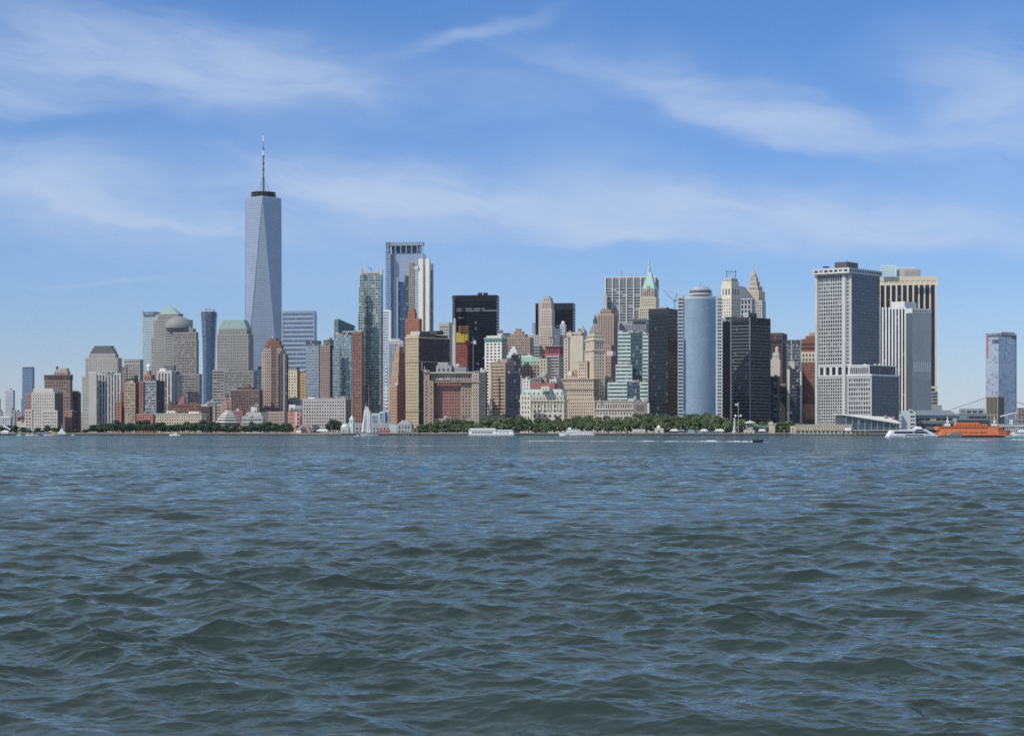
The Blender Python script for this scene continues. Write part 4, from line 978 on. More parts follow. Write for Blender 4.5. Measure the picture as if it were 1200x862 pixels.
b1 = b.blk('shaft', 656, 662, 664, 380, 2700, 14, pun((.56, .57, .58), 3, 3.8, .5, .5)); b.lathe('dome', 660, [(2.4, 380), (2.2, 377.5), (1, 376.3), (.1, 376)], wall(PALE), 14, b1['cy']); b.blk('glass_wing', 650, 656, 657, 385, 2690, 14, curt((.12, .14, .18), (.25, .27, .3), 3, 4))
b = B('temple_topped_tower', 'grey office tower wearing a crimson colonnaded attic and red cornice', 'office building')
b1 = b.blk('shaft', 639.5, 655, 659, 416, 2480, 14, ribbon((.46, .42, .41), 3.8, .45)); b.blk('attic', 639, 655.5, 659.5, 405.5, None, 14, pun((.29, .10, .105), 5.2, 10, .55, .72, cols=6, indiv=True), yb=415, on=b1); b.blk('red_belt', 637.8, 656.2, 660.2, 414, None, 14, wall((.46, .12, .15)), yb=416.3, on=b1); b.ring('cornice', b1['zt'] + 11, b1['zt'] + 12.2, 1.6, wall((.45, .30, .24)), b1); b.blk('roof_temple', 643.5, 648, 650, 395.5, None, 14, pun((.46, .38, .33), 3, 9, .4, .7), yb=403, on=b1); b.ring('cornice', b.last['zt'], b.last['zt'] + .9, .8, wall((.32, .2, .17)))
b = B('stone_tower', 'broad cream stone tower with a blank sunlit wall and one window column', 'office building')
b1 = b.blk('window_wing', 660.5, 666, 668, 396, 2555, 20, pun((.58, .51, .40), 3.2, 3.8, .4, .5)); b.blk('blank_wall', 666.5, 683, 687, 393, 2550, 20, wall((.60, .53, .42))); b.blk('upper_tier', 664, 682, 686, 389, 2562, 20, wall((.56, .50, .40))); b.blk('roof_block', 677, 684.5, 688, 387, 2570, 20, wall((.52, .46, .38))); b.pyr('spire', COPPER, 380.5, .02, dict(b.last, L=b.last['L'] * .5 + b.last['C'] * .5), -.3)
b.ring('parapet', b1['zt'], b1['zt'] + .8, .4, wall(CREAM), b1)

# customs house
b = B('customs_house', 'pale stone customs house with a white-green dormered mansard above the park trees', 'government building')
CH = pun((.58, .54, .44), 5.4, 5.4, .46, .5, cols=8, indiv=True, gl=pane((.05, .055, .06), amount=.1))
b1 = b.blk('main_block', 610, 661, 664.5, 471, 2165, 14, CH); d = (b1['C'] - b1['L']); dn = d.normalized(); n_ = Vector((dn.y, -dn.x)); ang = math.atan2(d.y, d.x)
b.ring('cornice', Z(470.5, 2165), Z(468.5, 2165), 1.6, wall((.45, .41, .34)), b1)
b2 = b.blk('attic', 611, 660.5, 664, 463.5, None, 14, pun((.54, .51, .43), 4, 5, .4, .5), yb=468.5, on=b1); b.pyr('mansard_roof', wall((.52, .60, .52), .7, .2), 456, .88, b2, .01)
for k in range(9):
    c = b2['L'] + d * (.07 + .86 * k / 8) - n_ * 1.5; mb = MB(); mb.box((c.x, c.y, b2['zt'] + 2.6), (2.6, 3.4, 3.2), wall((.62, .64, .58)), ang); o = mb.build('dormer', b.root); q = c + n_ * 1.72; mb = MB(); mb.box((q.x, q.y, b2['zt'] + 2.6), (1.5, .06, 2.0), PANE, ang); w = mb.build('window', b.root); w.parent = o
b.piers('column', 14, 1.1, 1.0, wall((.62, .58, .48)), 'L', Z(481, 2165), Z(470.6, 2165), b1)
b.blk('left_pavilion', 609.5, 622, 623, 462, 2156, 24, pun((.60, .56, .46), 4, 5, .4, .5)); b.blk('centre_attic', 634, 643.5, 645, 452.5, 2162, 14, pun((.60, .57, .5), 3, 4, .3, .4), yb=458)
b.blk('red_roof', 623, 650, 654, 448.5, 2186, 14, wall((.31, .12, .11), .7), yb=460)
b = B('stone_turret', 'ornate grey domed turret peeking over the red roof of the customs house', 'tower')
b1 = b.blk('turret_base', 634, 640, 643, 443, 2350, 20, pun((.42, .40, .36), 3, 4)); b.lathe('dome', 638, [(4.2, 443), (4.2, 440), (3.2, 437.5), (1.2, 436), (.6, 434), (.6, 431), (.1, 428)], wall((.33, .34, .32)), 16, b1['cy'])
b = B('small_white_block', 'small bright white rooftop block left of the red customs roof', 'office building')
b1 = b.blk('shaft', 612, 621, 624, 444, 2330, 22, pun((.68, .68, .66), 4, 4, .4, .5)); b.ring('cornice', b1['zt'], b1['zt'] + .7, .4, WHITE); b.blk('right_block', 644, 652, 656, 444, 2340, 22, pun((.56, .54, .5), 3, 4)); b.blk('dark_gap', 624, 634, 636, 442, 2345, 14, pun((.3, .25, .23), 3, 4))

# big tan complex with pyramid-topped tower
b = B('stone_complex', 'large tan limestone office complex with a tower ending in a stepped dark pyramid', 'skyscraper')
LT = pun((.53, .44, .345), 2.7, 3.9, .42, .52, gl=pane((.05, .045, .04), amount=.08)); LT_SHADE = pun((.36, .29, .25), 2.7, 3.9, .44, .55)  # sunny limestone and a darker copy for the shaded right faces
b1 = b.blk('lower_block', 664, 696, 709, 464, 2320, 22, LT, sr=LT_SHADE); b2 = b.blk('middle_block', 657.5, 695.5, 707.5, 443.5, 2335, 22, LT, sr=LT_SHADE); b.blk('front_base', 655, 697, 713, 469, 2312, 22, LT, sr=LT_SHADE)
for q, zz in ((b1, 469), (b2, 456), (b2, 444.5)): b.ring('belt_course', Z(zz, 2330), Z(zz, 2330) + 1.3, 1.0, wall((.44, .36, .28)), q)
tw = b.blk('tower', 685, 695.5, 709, 411, 2350, 76, pun((.62, .52, .40), 2.9, 3.9, .38, .5), sr=pun((.60, .50, .41), 2.9, 3.9, .45, .55)); b.ring('cornice', tw['zt'], tw['zt'] + 1.4, 1.0, wall(TAN), tw)
cl = b.blk('colonnade', 686, 695.8, 708, 398.5, None, 76, pun((.60, .52, .41), 3, 12, .35, .75), yb=410, on=tw, sr=pun((.52, .46, .38), 4.2, 14, .5, .8, cols=5, indiv=True)); b.ring('cornice', cl['zt'], cl['zt'] + 1.5, 1.2, wall(CREAM), cl)
u1 = b.blk('crown_tier', 687, 696, 707, 394, None, 76, wall((.55, .49, .4)), yb=397, on=tw); b.ring('cornice', u1['zt'], u1['zt'] + .9, .8, wall(TAN), u1); u2 = b.blk('crown_tier', 690, 696.5, 705, 390, None, 76, wall((.5, .45, .37)), yb=393.6, on=tw); b.pyr('pyramid_roof', wall((.24, .22, .20)), 378, .22, u2, .05); b.blk('lantern', 695, 697.3, 699.8, 373.5, None, 76, plain((.08, .11, .11)), yb=378.5, on=tw); b.bar('finial', (697.4, 373.5), (697.4, 368), .35, DARK, tw['cy'])
b.blk('left_wing', 677, 688, 690, 424, 2365, 30, pun((.55, .46, .36), 3, 4, .5, .55)); b.ring('cornice', b.last['zt'], b.last['zt'] + 1, .7, wall(TAN)); b.blk('right_wing', 708, 717, 723, 442, 2365, 34, LT, sr=LT_SHADE); b.ring('cornice', b.last['zt'], b.last['zt'] + 1, .7, wall(TAN)); b.blk('rear_block', 662, 684, 690, 437, 2390, 22, pun((.58, .48, .37), 3, 4, .4, .5)); b.blk('roof_house', 672, 677, 680, 433, 2380, 22, wall((.45, .27, .18)), yb=440); b.blk('roof_house', 666, 670, 672, 435, 2380, 22, wall(PALE), yb=440)
b.blk('right_tower', 709, 716, 723.5, 404, 2480, 34, pun((.38, .28, .24), 3, 4, .45, .55), sr=pun((.28, .20, .18), 3, 4)); b.blk('roof_sign', 711, 718, 722, 411, 2440, 34, wall((.55, .45, .42)), yb=417)
b = B('stone_tower', 'tall pink-brown ribbed tower rising directly behind the pyramid-topped stone tower', 'skyscraper')
PB = vstrip((.40, .30, .25), 3.4, .45, curt((.13, .10, .095), (.3, .22, .19), 3, 3.9, .0, .4, .1, .3)); b1 = b.blk('shaft', 700, 719, 724, 367, 2620, 22, PB); b.blk('upper_tier', 703, 716, 719.5, 363, None, 22, pun((.36, .27, .23), 3, 5, .5, .6), yb=367, on=b1); b.blk('left_step', 696, 703, 705, 370, 2630, 22, pun((.33, .27, .25), 3, 4)); b.blk('roof_house', 705, 713, 716, 361.5, None, 22, wall((.25, .22, .2)), yb=363, on=b1)
b = B('office_tower', 'wide white-ribbed modernist tower directly behind the green spire', 'skyscraper')
CM = curt((.10, .11, .12), (.40, .40, .39), 9.0, 4.3, .0, .42, .2, .2, .25, .15, (.4, .4, .38), .01)
b1 = b.blk('shaft', 709, 768, 772, 336, 3000, 8, CM); b.blk('crown', 709, 768, 772, 325, None, 8, vstrip((.42, .42, .41), 4, .8, curt((.19, .19, .19), (.24, .24, .24), 1.2, 20, .4, .0, .1, .4)), yb=336, on=b1); b.ring('roof_edge', b.last['zt'], b.last['zt'] + 1.6, .6, wall(PALE))
b.piers('column', 8, 1.5, 1.4, wall((.70, .69, .66)), 'L', None, Z(325, 3000), b1); b.bar('antenna', (728.5, 324), (728.5, 317.5), .45, STEEL, b1['cy']); b.bar('antenna', (740, 324), (740, 321.5), .3, STEEL, b1['cy']); b.blk('left_annex', 707, 711, 712, 345, 2994, 8, wall((.5, .52, .54)))
b.blk('lower_screen', 724, 744, 747, 378, 2960, 8, vstrip((.40, .42, .44), 2.4, .5, curt((.1, .12, .14), (.2, .22, .24), 2, 4)))
b = B('spire_tower', 'cream stone tower capped by a slender mint-green copper pyramid spire', 'skyscraper')
SP = pun((.58, .50, .38), 2.9, 4, .42, .52); b1 = b.blk('shaft', 750.5, 768.5, 772.5, 348, 2860, 16, SP); b.blk('lower_shaft', 748.5, 769, 773, 360, 2852, 16, SP); b2 = b.blk('loggia', 752.5, 767, 770.5, 338.5, None, 16, pun((.48, .40, .32), 3.2, 9, .45, .7, cols=6, indiv=True), yb=348, on=b1)
MINT = wall((.36, .55, .485), .7, .2)
b.ring('cornice', b2['zt'], b2['zt'] + 1, .6, MINT, b2); b.pyr('pyramid_roof', MINT, 319, .26, b2, .0); b.lathe('spire', 760.5, [(2.2, 320), (1.9, 314), (1.0, 312.5), (.9, 308), (.35, 303), (.05, 299.5)], MINT, 8, b2['cy'] , smooth=False)
d = b2['C'] - b2['L']; dn = d.normalized(); n_ = Vector((dn.y, -dn.x)); ang = math.atan2(d.y, d.x)
c = b2['L'] + d * .5 + n_ * .2; mb = MB(); mb.box((c.x, c.y, b2['zt'] + 1.5), (4, 1.4, 6.5), wall((.42, .32, .26)), ang); o = mb.build('dormer', b.root)
b = B('office_tower', 'grey pinstriped glass block below the green-spired tower', 'skyscraper')
b1 = b.blk('shaft', 742, 757, 760, 378, 2620, 14, vstrip((.33, .35, .37), 2.2, .5, curt((.06, .075, .09), (.15, .17, .19), 2, 4))); b.blk('crown', 741.5, 757, 760.5, 373.5, None, 14, curt((.06, .065, .075), (.13, .13, .14), 2, 8), yb=378, on=b1); b.blk('roof_block', 726, 741, 743, 378.5, 2630, 14, vstrip((.34, .37, .4), 2, .5, curt((.12, .14, .17), (.2, .2, .2), 2, 4)))
b = B('banded_tower', 'white and teal horizontally banded office tower with a dark glass centre', 'office building')
BT = dict(wall=wall((.60, .66, .62)), glass=curt((.05, .12, .12), (.10, .18, .18), 2.2, 9, .12, .0, .35, .12, .3, .1), bay=99, fl=4.4, wf=.98, hf=.44, ml=.2, mt=1.0, mb=0, rec=.3, sill=.5, metric=True, indiv=True)
DC = curt((.045, .075, .085), (.10, .14, .15), 2.2, 4.4, .14, .25, .35, .12, .45, .1)
b1 = b.blk('upper_left', 724, 740.5, 742, 389, 2330, 12, BT); b.blk('glass_centre', 739, 753.5, 754.5, 389.5, 2322, 12, DC); b.blk('upper_right', 753, 759.5, 761, 389, 2316, 12, BT); b.blk('frame_top', 736, 759.8, 761, 387.3, 2324, 12, plain((.42, .46, .47), .4), yb=389.3)
b.blk('middle_left', 721.5, 740.5, 742, 427, 2312, 12, BT); b.blk('lower_left', 712, 736.5, 738, 448, 2285, 12, BT); b.blk('lower_centre', 735, 750.5, 751.5, 448, 2276, 12, DC); b.blk('lower_right', 750, 759.5, 761, 447.5, 2270, 12, BT)
b = B('ornate_office', 'low wide beige stone building with arched attic windows just above the park trees', 'office building')
OA = pun((.48, .44, .38), 3.6, 5.5, .45, .6, cols=14, indiv=True); b1 = b.blk('main_block', 698, 742, 744, 480, 2225, 14, pun((.54, .50, .43), 3.4, 5, .45, .5)); b.blk('attic', 699, 742, 744, 470.5, None, 14, OA, yb=479.5, on=b1); b.ring('cornice', b1['zt'], b1['zt'] + 1.4, 1.3, wall((.52, .48, .41)), b1); b.ring('parapet', b.last['zt'], b.last['zt'] + 1, .8, wall((.58, .54, .47)))
b.blk('shaded_wing', 742, 758, 761, 470.5, 2215, 22, pun((.25, .22, .20), 3.6, 6, .5, .6, cols=6, rows=3, indiv=True)); b.blk('roof_house', 736, 746, 749, 466.5, 2245, 14, wall((.56, .6, .57))); b.blk('end_pier', 758.5, 760.5, 761.5, 472, 2210, 22, wall((.6, .58, .52)))  # the wing's shade is put into its darker stone colour
for i in range(3): b.lathe('statue', 703 + 12 * i, [(.9, 470), (.6, 468.5), (.4, 467.6), (.1, 467)], wall((.5, .47, .42)), 6, 2232)

# ================================================================== BUILDINGS, right
b = B('dark_tower', 'black glass slab tower left of the round-fronted blue tower', 'office building')
BP = curt((.018, .021, .028), (.032, .036, .045), 2.0, 4.0, .14, .34, .15, .14, .35, .05, (.10, .105, .12), .03, spec=.25)
BP_SHADE = curt((.008, .008, .011), (.012, .012, .016), 2.0, 4.0, .1, .3, .1, .2, .3, .0, jit=.01)  # blacker copy of the glass, shade of the right face painted in
b1 = b.blk('shaft', 760, 782.5, 795, 369, 2240, 28, BP, sr=BP_SHADE); b.blk('crown', 760, 782.5, 795, 362, None, 28, vstrip((.045, .05, .06), 2.4, .5, curt((.03, .034, .042), (.04, .04, .05), 2, 20)), yb=369, on=b1, sr=BP_SHADE); b.ring('roof_edge', b.last['zt'], b.last['zt'] + .8, .2, DARK); b.blk('roof_plant', 771, 781, 784, 359.8, None, 28, wall((.35, .27, .26)), yb=362, on=b1)
b = B('tower_crane', 'slanting lattice tower crane poking up behind the black glass slab', 'crane')
GRY = plain((.26, .25, .29), .5)
b.bar('mast', (790.5, 375), (790.5, 352), .6, GRY, 2750, 4); b.bar('jib', (790, 353), (777.5, 340), .5, GRY, 2750, 4); b.bar('counter_jib', (790.5, 352), (793.5, 344), .8, GRY, 2750, 4); b.bar('stay_cable', (777.8, 340), (793.5, 344), .15, GRY, 2750, 4); b.bar('cab', (789.5, 352.5), (793, 352), 1.0, GRY, 2750, 6)

# round-fronted blue tower
b = B('round_glass_tower', 'round-fronted blue mirror-glass tower with striped sides and ring roof', 'skyscraper')
Y0 = 2170; xl_, xr_ = X(800.5, Y0), X(840.5, Y0); hw = (xr_ - xl_) / 2; xm = (xl_ + xr_) / 2
b.at(xm, Y0 + 10)
arc = [(xm + hw * s_, Y0 + 14 - 20 * (math.sqrt(max(0, 1.32 - s_ * s_)) - math.sqrt(.32))) for s_ in np.linspace(-1, 1, 33)]
BG = curt((.25, .335, .41), (.265, .35, .425), 1.5, 3.9, .06, .10, .15, .38, .06, .0, jit=.006)
zt = Z(350, Y0)
def arcwall(z0, z1, m, inset=0.0, out=0.0):
    mb = MB(); pts = [(xm + (x - xm) * (1 + out), Y0 + 16 + (y - Y0 - 16) * (1 + out)) for x, y in arc]
    mb.prism(pts + [(pts[-1][0], Y0 + 40), (pts[0][0], Y0 + 40)], z0, z1, m); return mb
o = arcwall(GROUND, zt, BG).build('curved_front', b.root)
arcwall(zt + .01, Z(346.5, Y0), plain((.55, .58, .6), .35, .4), out=.02).build('top_band', b.root)
for yy in (432.5, 445.5): arcwall(Z(yy, Y0), Z(yy, Y0) + .6, plain((.34, .42, .48), .3, .4), out=.004).build('string_course', b.root)
SS = dict(wall=wall((.44, .48, .52)), glass=plain((.03, .04, .06), .15), bay=99, fl=3.9, wf=.9, hf=.5, ml=.3, mt=3, mb=0, rec=.5, sill=.4, metric=True, indiv=False)
b.blk('striped_side', 794.3, 800.8, 801.3, 345.5, Y0 + 10, 6, SS); b.blk('striped_side', 840.2, 846, 846.8, 345.5, Y0 + 10, 6, SS)
b.blk('side_glass', 800.6, 803, 803.5, 398, Y0 + 8.5, 6, curt((.05, .12, .2), (.1, .2, .28), 2, 3.9))
b.lathe('ring_base', 821, [(14, 346), (14, 344.2), (13, 343.8)], wall((.42, .42, .43)), 32, Y0 + 22); b.lathe('ring', 821, [(12.0, 344), (13.2, 341.8), (13.2, 341.0), (11, 340.8)], wall((.16, .16, .17)), 32, Y0 + 22); b.lathe('ring', 821, [(11.4, 341), (12.4, 340.6), (12.4, 339), (11.2, 338.8), (9.5, 338)], plain((.55, .56, .58), .35, .4), 32, Y0 + 22); b.lathe('roof_drum', 821, [(8.5, 338.4), (8.5, 336.8), (3, 336.4)], wall((.40, .41, .43)), 32, Y0 + 22)
for k in range(12):
    a = 2 * math.pi * k / 12; mb = MB(); x_, y_ = X(821, Y0 + 22) + PX(8.4, Y0) * math.cos(a), Y0 + 22 + PX(8.4, Y0) * math.sin(a); mb.box((x_, y_, Z(336.4, Y0)), (1.0, 1.0, 1.8), wall((.5, .5, .5))); mb.build('roof_block', b.root)
b.bar('antenna', (821, 337), (821, 330.5), .25, STEEL, Y0 + 22); b.bar('antenna', (830.5, 338), (830.5, 334.5), .15, STEEL, Y0 + 22)

b = B('stone_tower', 'white limestone tower with rounded shoulders and a blue steel frame on its roof', 'skyscraper')
WT = pun((.70, .65, .54), 3.2, 4.2, .42, .6, gl=pane((.08, .07, .06), amount=.1)); b1 = b.blk('shaft', 844.5, 857, 868, 348, 2700, 34, WT, sr=pun((.60, .56, .47), 3.2, 4.2, .42, .6)); b2 = b.blk('arcade', 845, 857, 867.5, 334, None, 34, pun((.70, .64, .52), 5.5, 13, .45, .55, cols=3, indiv=True), yb=348, on=b1, sr=pun((.60, .55, .46), 5.5, 13, .45, .55, cols=3, indiv=True)); b3 = b.blk('shoulder', 846.5, 857, 866, 329.5, None, 34, wall((.68, .62, .5)), yb=334, on=b1); b.blk('crown', 848, 857, 864.5, 325.5, None, 34, pun((.55, .5, .42), 3, 5, .4, .6), yb=329.5, on=b1)  # limestone dimmed in colour on the right for shade
FRM = plain((.20, .30, .36), .5); Yc = b1['cy']
for px in (851.5, 862): b.bar('frame_post', (px, 326), (px, 316.5), .7, FRM, Yc, 4)
b.bar('frame_beam', (850.8, 318.3), (862.8, 318.3), .7, FRM, Yc, 4); b.bar('frame_brace', (852, 323.5), (856.5, 319), .35, FRM, Yc, 4); b.bar('frame_brace', (861.5, 323.5), (857.5, 319), .35, FRM, Yc, 4)
b = B('gabled_tower', 'grey office tower with a steep dark sloping roof between two white stone towers', 'skyscraper')
b1 = b.blk('shaft', 867, 881, 885, 350, 2820, 16, pun((.42, .42, .42), 5, 7, .55, .7)); L, C_, Rr, K = b1['L'], b1['C'], b1['R'], b1['K']; zt_ = b1['zt']
mb = MB(); zr = Z(335, 2820); mb.prism([L, C_, Rr, K], zt_ + .02, zr, plain((.17, .18, .20), .5), None, [L, L + (C_ - L) * .18, K + (Rr - K) * .18, K]); mb.build('sloping_roof', b.root); b.ring('cornice', zt_ - 1.2, zt_ + .2, 1, wall((.55, .55, .54)), b1)
b = B('stone_tower', 'pointed cream art-deco tower with a tapering crown and thin mast', 'skyscraper')
PP = pun((.58, .50, .40), 2.8, 4, .42, .55, gl=pane((.07, .06, .055), amount=.1)); b1 = b.blk('shaft', 876, 889, 896.5, 340, 2920, 24, PP); b.blk('right_shoulder', 884, 893, 897.5, 352, 2915, 24, pun((.48, .47, .45), 2.8, 4)); 
prev = 340
for l, c_, r, y in ((877, 887.5, 893.5, 334.5), (878, 886.5, 890.5, 329), (879, 886, 888.6, 324.5)): q = b.blk('crown_tier', l, c_, r, y, None, 24, pun((.56, .47, .38), 2.8, 4.5, .45, .65), yb=prev, on=b1); prev = y
b.lathe('pointed_roof', 883.2, [(4.4, 324.5), (3.6, 321.5), (2.2, 319), (1.1, 317.5), (.5, 316)], wall((.42, .38, .33)), 8, b1['cy'], .2, False); b.bar('mast', (882.6, 317), (882.6, 297), .3, plain((.5, .52, .55)), b1['cy'], 5, .12)

b = B('banded_dark_tower', 'black office tower with thin pale floor bands behind the flagpole', 'office building')
b1 = b.blk('shaft', 856.5, 879.3, 903, 376, 2240, 40, curt((.010, .011, .016), (.016, .017, .022), 1.8, 4.0, .12, .1, .15, .1, .5, .05, (.2, .2, .2), .02), sr=curt((.010, .012, .02), (.016, .018, .026), 1.8, 4, .12, .1, .15, .12, .4, .02, (.1, .1, .12)))
zz0, zz1 = Z(491, 2240), Z(378, 2240); b.bands('spandrel_band', 29, zz0, zz1, .24, .35, wall((.155, .165, .19), .6), b1)
b.blk('crown', 856.5, 879.3, 903, 371.5, None, 40, pun((.05, .052, .058), 5, 6, .6, .5), yb=376, on=b1); b.blk('black_flank', 846.8, 856, 860, 376.5, 2262, 24, plain((.008, .008, .011), .3)); b.blk('flank_top', 850, 860, 864, 371, 2275, 24, DARK, yb=378); b.blk('roof_plant', 871, 877, 887, 366, None, 40, pun((.42, .46, .46), 4, 5, .3, .4), yb=371.5, on=b1, sr=pun((.16, .17, .18), 4, 5)); b.piers('corner_pier', 2, .8, .8, wall((.30, .31, .34)), 'L', None, Z(372, 2240), b1)

b = B('brown_tower', 'plain dark brown tower behind the right edge of the banded black tower', 'office building')
b1 = b.blk('shaft', 896, 917, 922.5, 391.5, 2480, 16, pun((.10, .075, .075), 3.2, 4, .5, .4)); b.blk('crown', 896, 917, 922.5, 389.8, None, 16, wall((.13, .10, .10)), yb=391.5, on=b1); b.ring('louvre_band', Z(402, 2480), Z(399, 2480), .3, plain((.02, .02, .022)), b1)
b = B('stone_tower', 'small white setback tower with blank walls at the right foot of the banded black tower', 'office building')
GB = wall((.56, .53, .47)); b1 = b.blk('shaft', 903, 914, 915.5, 421, 2360, 14, GB); b.blk('step', 905.5, 912.5, 914, 413, None, 14, pun((.58, .56, .5), 3, 6, .3, .4), yb=421, on=b1); b.blk('peak', 908.5, 911.5, 912.8, 407, None, 14, GB, yb=413, on=b1); b.lathe('dome', 910.6, [(1.6, 407.3), (1, 406.2), (.2, 405.8)], GB, 10, b1['cy'])
b = B('ribbon_block', 'dark office block with ribbon windows in front of the small white setback tower', 'office building')
b1 = b.blk('shaft', 901, 911.5, 914, 441.5, 2300, 30, ribbon((.12, .12, .13), 3.9, .5)); b.ring('parapet', b1['zt'], b1['zt'] + .8, .3, wall((.2, .2, .2))); b.blk('right_part', 911, 920, 922, 452, 2330, 14, pun((.075, .065, .07), 3.5, 4))
b = B('glass_tower', 'grey glass office tower left of the brown-red brick tower', 'office building')
b1 = b.blk('shaft', 921.5, 938, 941.5, 403, 2420, 14, curt((.09, .11, .14), (.22, .25, .28), 2.4, 3.9, .1, .35, .3, .15, .3, .2, (.35, .36, .36))); b.blk('crown', 921.5, 938, 941.5, 398, None, 14, curt((.10, .12, .15), (.16, .18, .2), 2.4, 9, .1, .1, .3, .15), yb=403, on=b1); b.bar('edge_pipe', (927.5, 424), (927.5, 399), .3, WHITE, b1['Y'] - 1)
b = B('office_block', 'dark mid-rise with a pale concrete end wall and white roof box', 'office building')
b1 = b.blk('shaft', 925.5, 937, 940, 432, 2330, 14, curt((.02, .025, .035), (.09, .10, .12), 2.6, 3.9, .12, .35, .2, .14, .4, .08)); b.blk('end_wall', 922.5, 925.5, 926.5, 431, 2332, 14, wall((.60, .57, .48))); b.blk('roof_box', 924, 931, 932.5, 423.5, 2336, 14, wall((.50, .49, .46)), yb=433); b.blk('white_edge', 937.5, 939.3, 940, 434, 2326, 14, wall((.62, .62, .6)))
b = B('brick_tower', 'red-brown brick tower with a cream belt of arches touching the white gridded tower', 'apartment building')
BB = pun((.26, .12, .10), 2.8, 3.7, .45, .42, gl=pane(blind=(.5, .45, .4), amount=.25)); b1 = b.blk('shaft', 939, 956, 959, 424, 2350, 12, BB); b.blk('cream_belt', 938.5, 956.2, 959.2, 412, None, 12, pun((.60, .54, .44), 3.6, 6, .45, .55, indiv=True), yb=424, on=b1); b.blk('upper_shaft', 939.5, 956, 959, 397, None, 12, pun((.25, .115, .085), 2.8, 8, .3, .2), yb=412, on=b1); b.blk('step', 944, 956, 958.5, 393.5, None, 12, wall((.27, .13, .1)), yb=397, on=b1); b.blk('peak', 948, 956, 958, 389.5, None, 12, pun((.46, .34, .24), 3, 5, .4, .5), yb=393.5, on=b1)
b.blk('orange_base', 941, 955, 957.5, 473.5, 2338, 12, pun((.45, .26, .16), 9, 3.6, .1, .5)); b.blk('dark_base', 939, 957, 960, 491, 2330, 12, pun((.14, .10, .10), 4, 4, .4, .4))
for yy in (404, 408.5): b.ring('louvre_band', Z(yy, 2350), Z(yy - 1.6, 2350), .25, wall((.09, .05, .05)), b1)

# white gridded tower at the ferry landing
b = B('gridded_tower', 'big white-gridded tower with a dark shaded side and boxy overhanging crown', 'skyscraper')
GW = pun((.44, .44, .435), 2.65, 3.75, .66, .66, cols=13, rows=24, gl=pane((.035, .04, .05), amount=.12), ml=3.4, mt=2.6, rec=.7); GW_SHADE = curt((.05, .065, .09), (.075, .09, .12), 2.6, 3.75, .1, .3, .2, .2, .2, .05, (.12, .13, .15), .01)  # second material paints the right side's shade as dark blue-grey
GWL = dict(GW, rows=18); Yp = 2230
b1 = b.blk('shaft', 956.5, 998, 1031, 318, Yp, 40, GW, yb=427, sr=GW_SHADE); b2 = b.blk('lower_shaft', 956.3, 998, 1031, 440, Yp, 40, GWL, sr=GW_SHADE)
b.blk('mechanical_storey', 956.3, 998, 1031, 427.2, None, 40, dict(pun((.64, .64, .62), 8, 12, .62, .85, cols=5, indiv=True, gl=pane((.03, .033, .04), amount=0), rec=1.6), ml=3.4), yb=440, on=b2, sr=GW_SHADE)
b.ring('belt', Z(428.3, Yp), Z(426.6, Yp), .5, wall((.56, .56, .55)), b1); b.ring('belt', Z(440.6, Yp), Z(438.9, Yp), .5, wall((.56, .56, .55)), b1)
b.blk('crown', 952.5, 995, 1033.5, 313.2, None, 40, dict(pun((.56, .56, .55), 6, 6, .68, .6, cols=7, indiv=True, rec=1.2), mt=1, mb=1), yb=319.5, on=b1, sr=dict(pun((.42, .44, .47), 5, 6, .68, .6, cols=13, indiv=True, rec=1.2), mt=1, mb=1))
L, C_ = b1['L'], b1['C']; d = (C_ - L); e = d.length; d = d / e; n_ = Vector((d.y, -d.x)); ang = math.atan2(d.y, d.x)
for u, w in ((.02, 3.0), (.80, 4.2)):
    c = L + d * e * u + n_ * .8; mb = MB(); mb.box((c.x, c.y, (GROUND + Z(319, Yp)) / 2), (w, 1.8, Z(319, Yp) - GROUND), wall((.52, .52, .51)), ang); mb.build('corner_pier', b.root)
b.blk('penthouse', 978, 992.5, 1005.5, 306.5, None, 40, plain((.10, .085, .085), .5), yb=313.2, on=b1); b.bar('antenna', (992.5, 306.5), (992.5, 304.3), .3, DARK, b1['cy']); b.blk('roof_plant', 964, 968, 972, 312, None, 40, DARK, yb=313.3, on=b1)
b3 = b.blk('wing', 993, 1021.5, 1053.8, 439.5, 2195, 40, dict(GW, cols=9, rows=12, ml=1.5), sr=GW_SHADE); b.blk('wing_attic', 995, 1019, 1049.5, 428.3, None, 40, pun((.5, .5, .5), 2.3, 10, .7, .9, cols=10, indiv=True, gl=pane((.05, .055, .06), amount=0)), yb=438, on=b3, sr=pun((.10, .12, .15), 2.3, 10, .7, .9, cols=14)); b.ring('belt', Z(440, 2195), Z(438.2, 2195), .6, wall((.68, .68, .66)), b3); b.ring('parapet', b.last['zt'], b.last['zt'] + 1.1, .5, wall((.66, .66, .64)), b.last)  # attic's right side darkened in colour for shade too
for px in (1012, 1024, 1029, 1033): b.blk('roof_plant', px, px + 2.5, px + 3.4, 426.2, b3['cy'], 40, wall((.5, .5, .48)), yb=428)

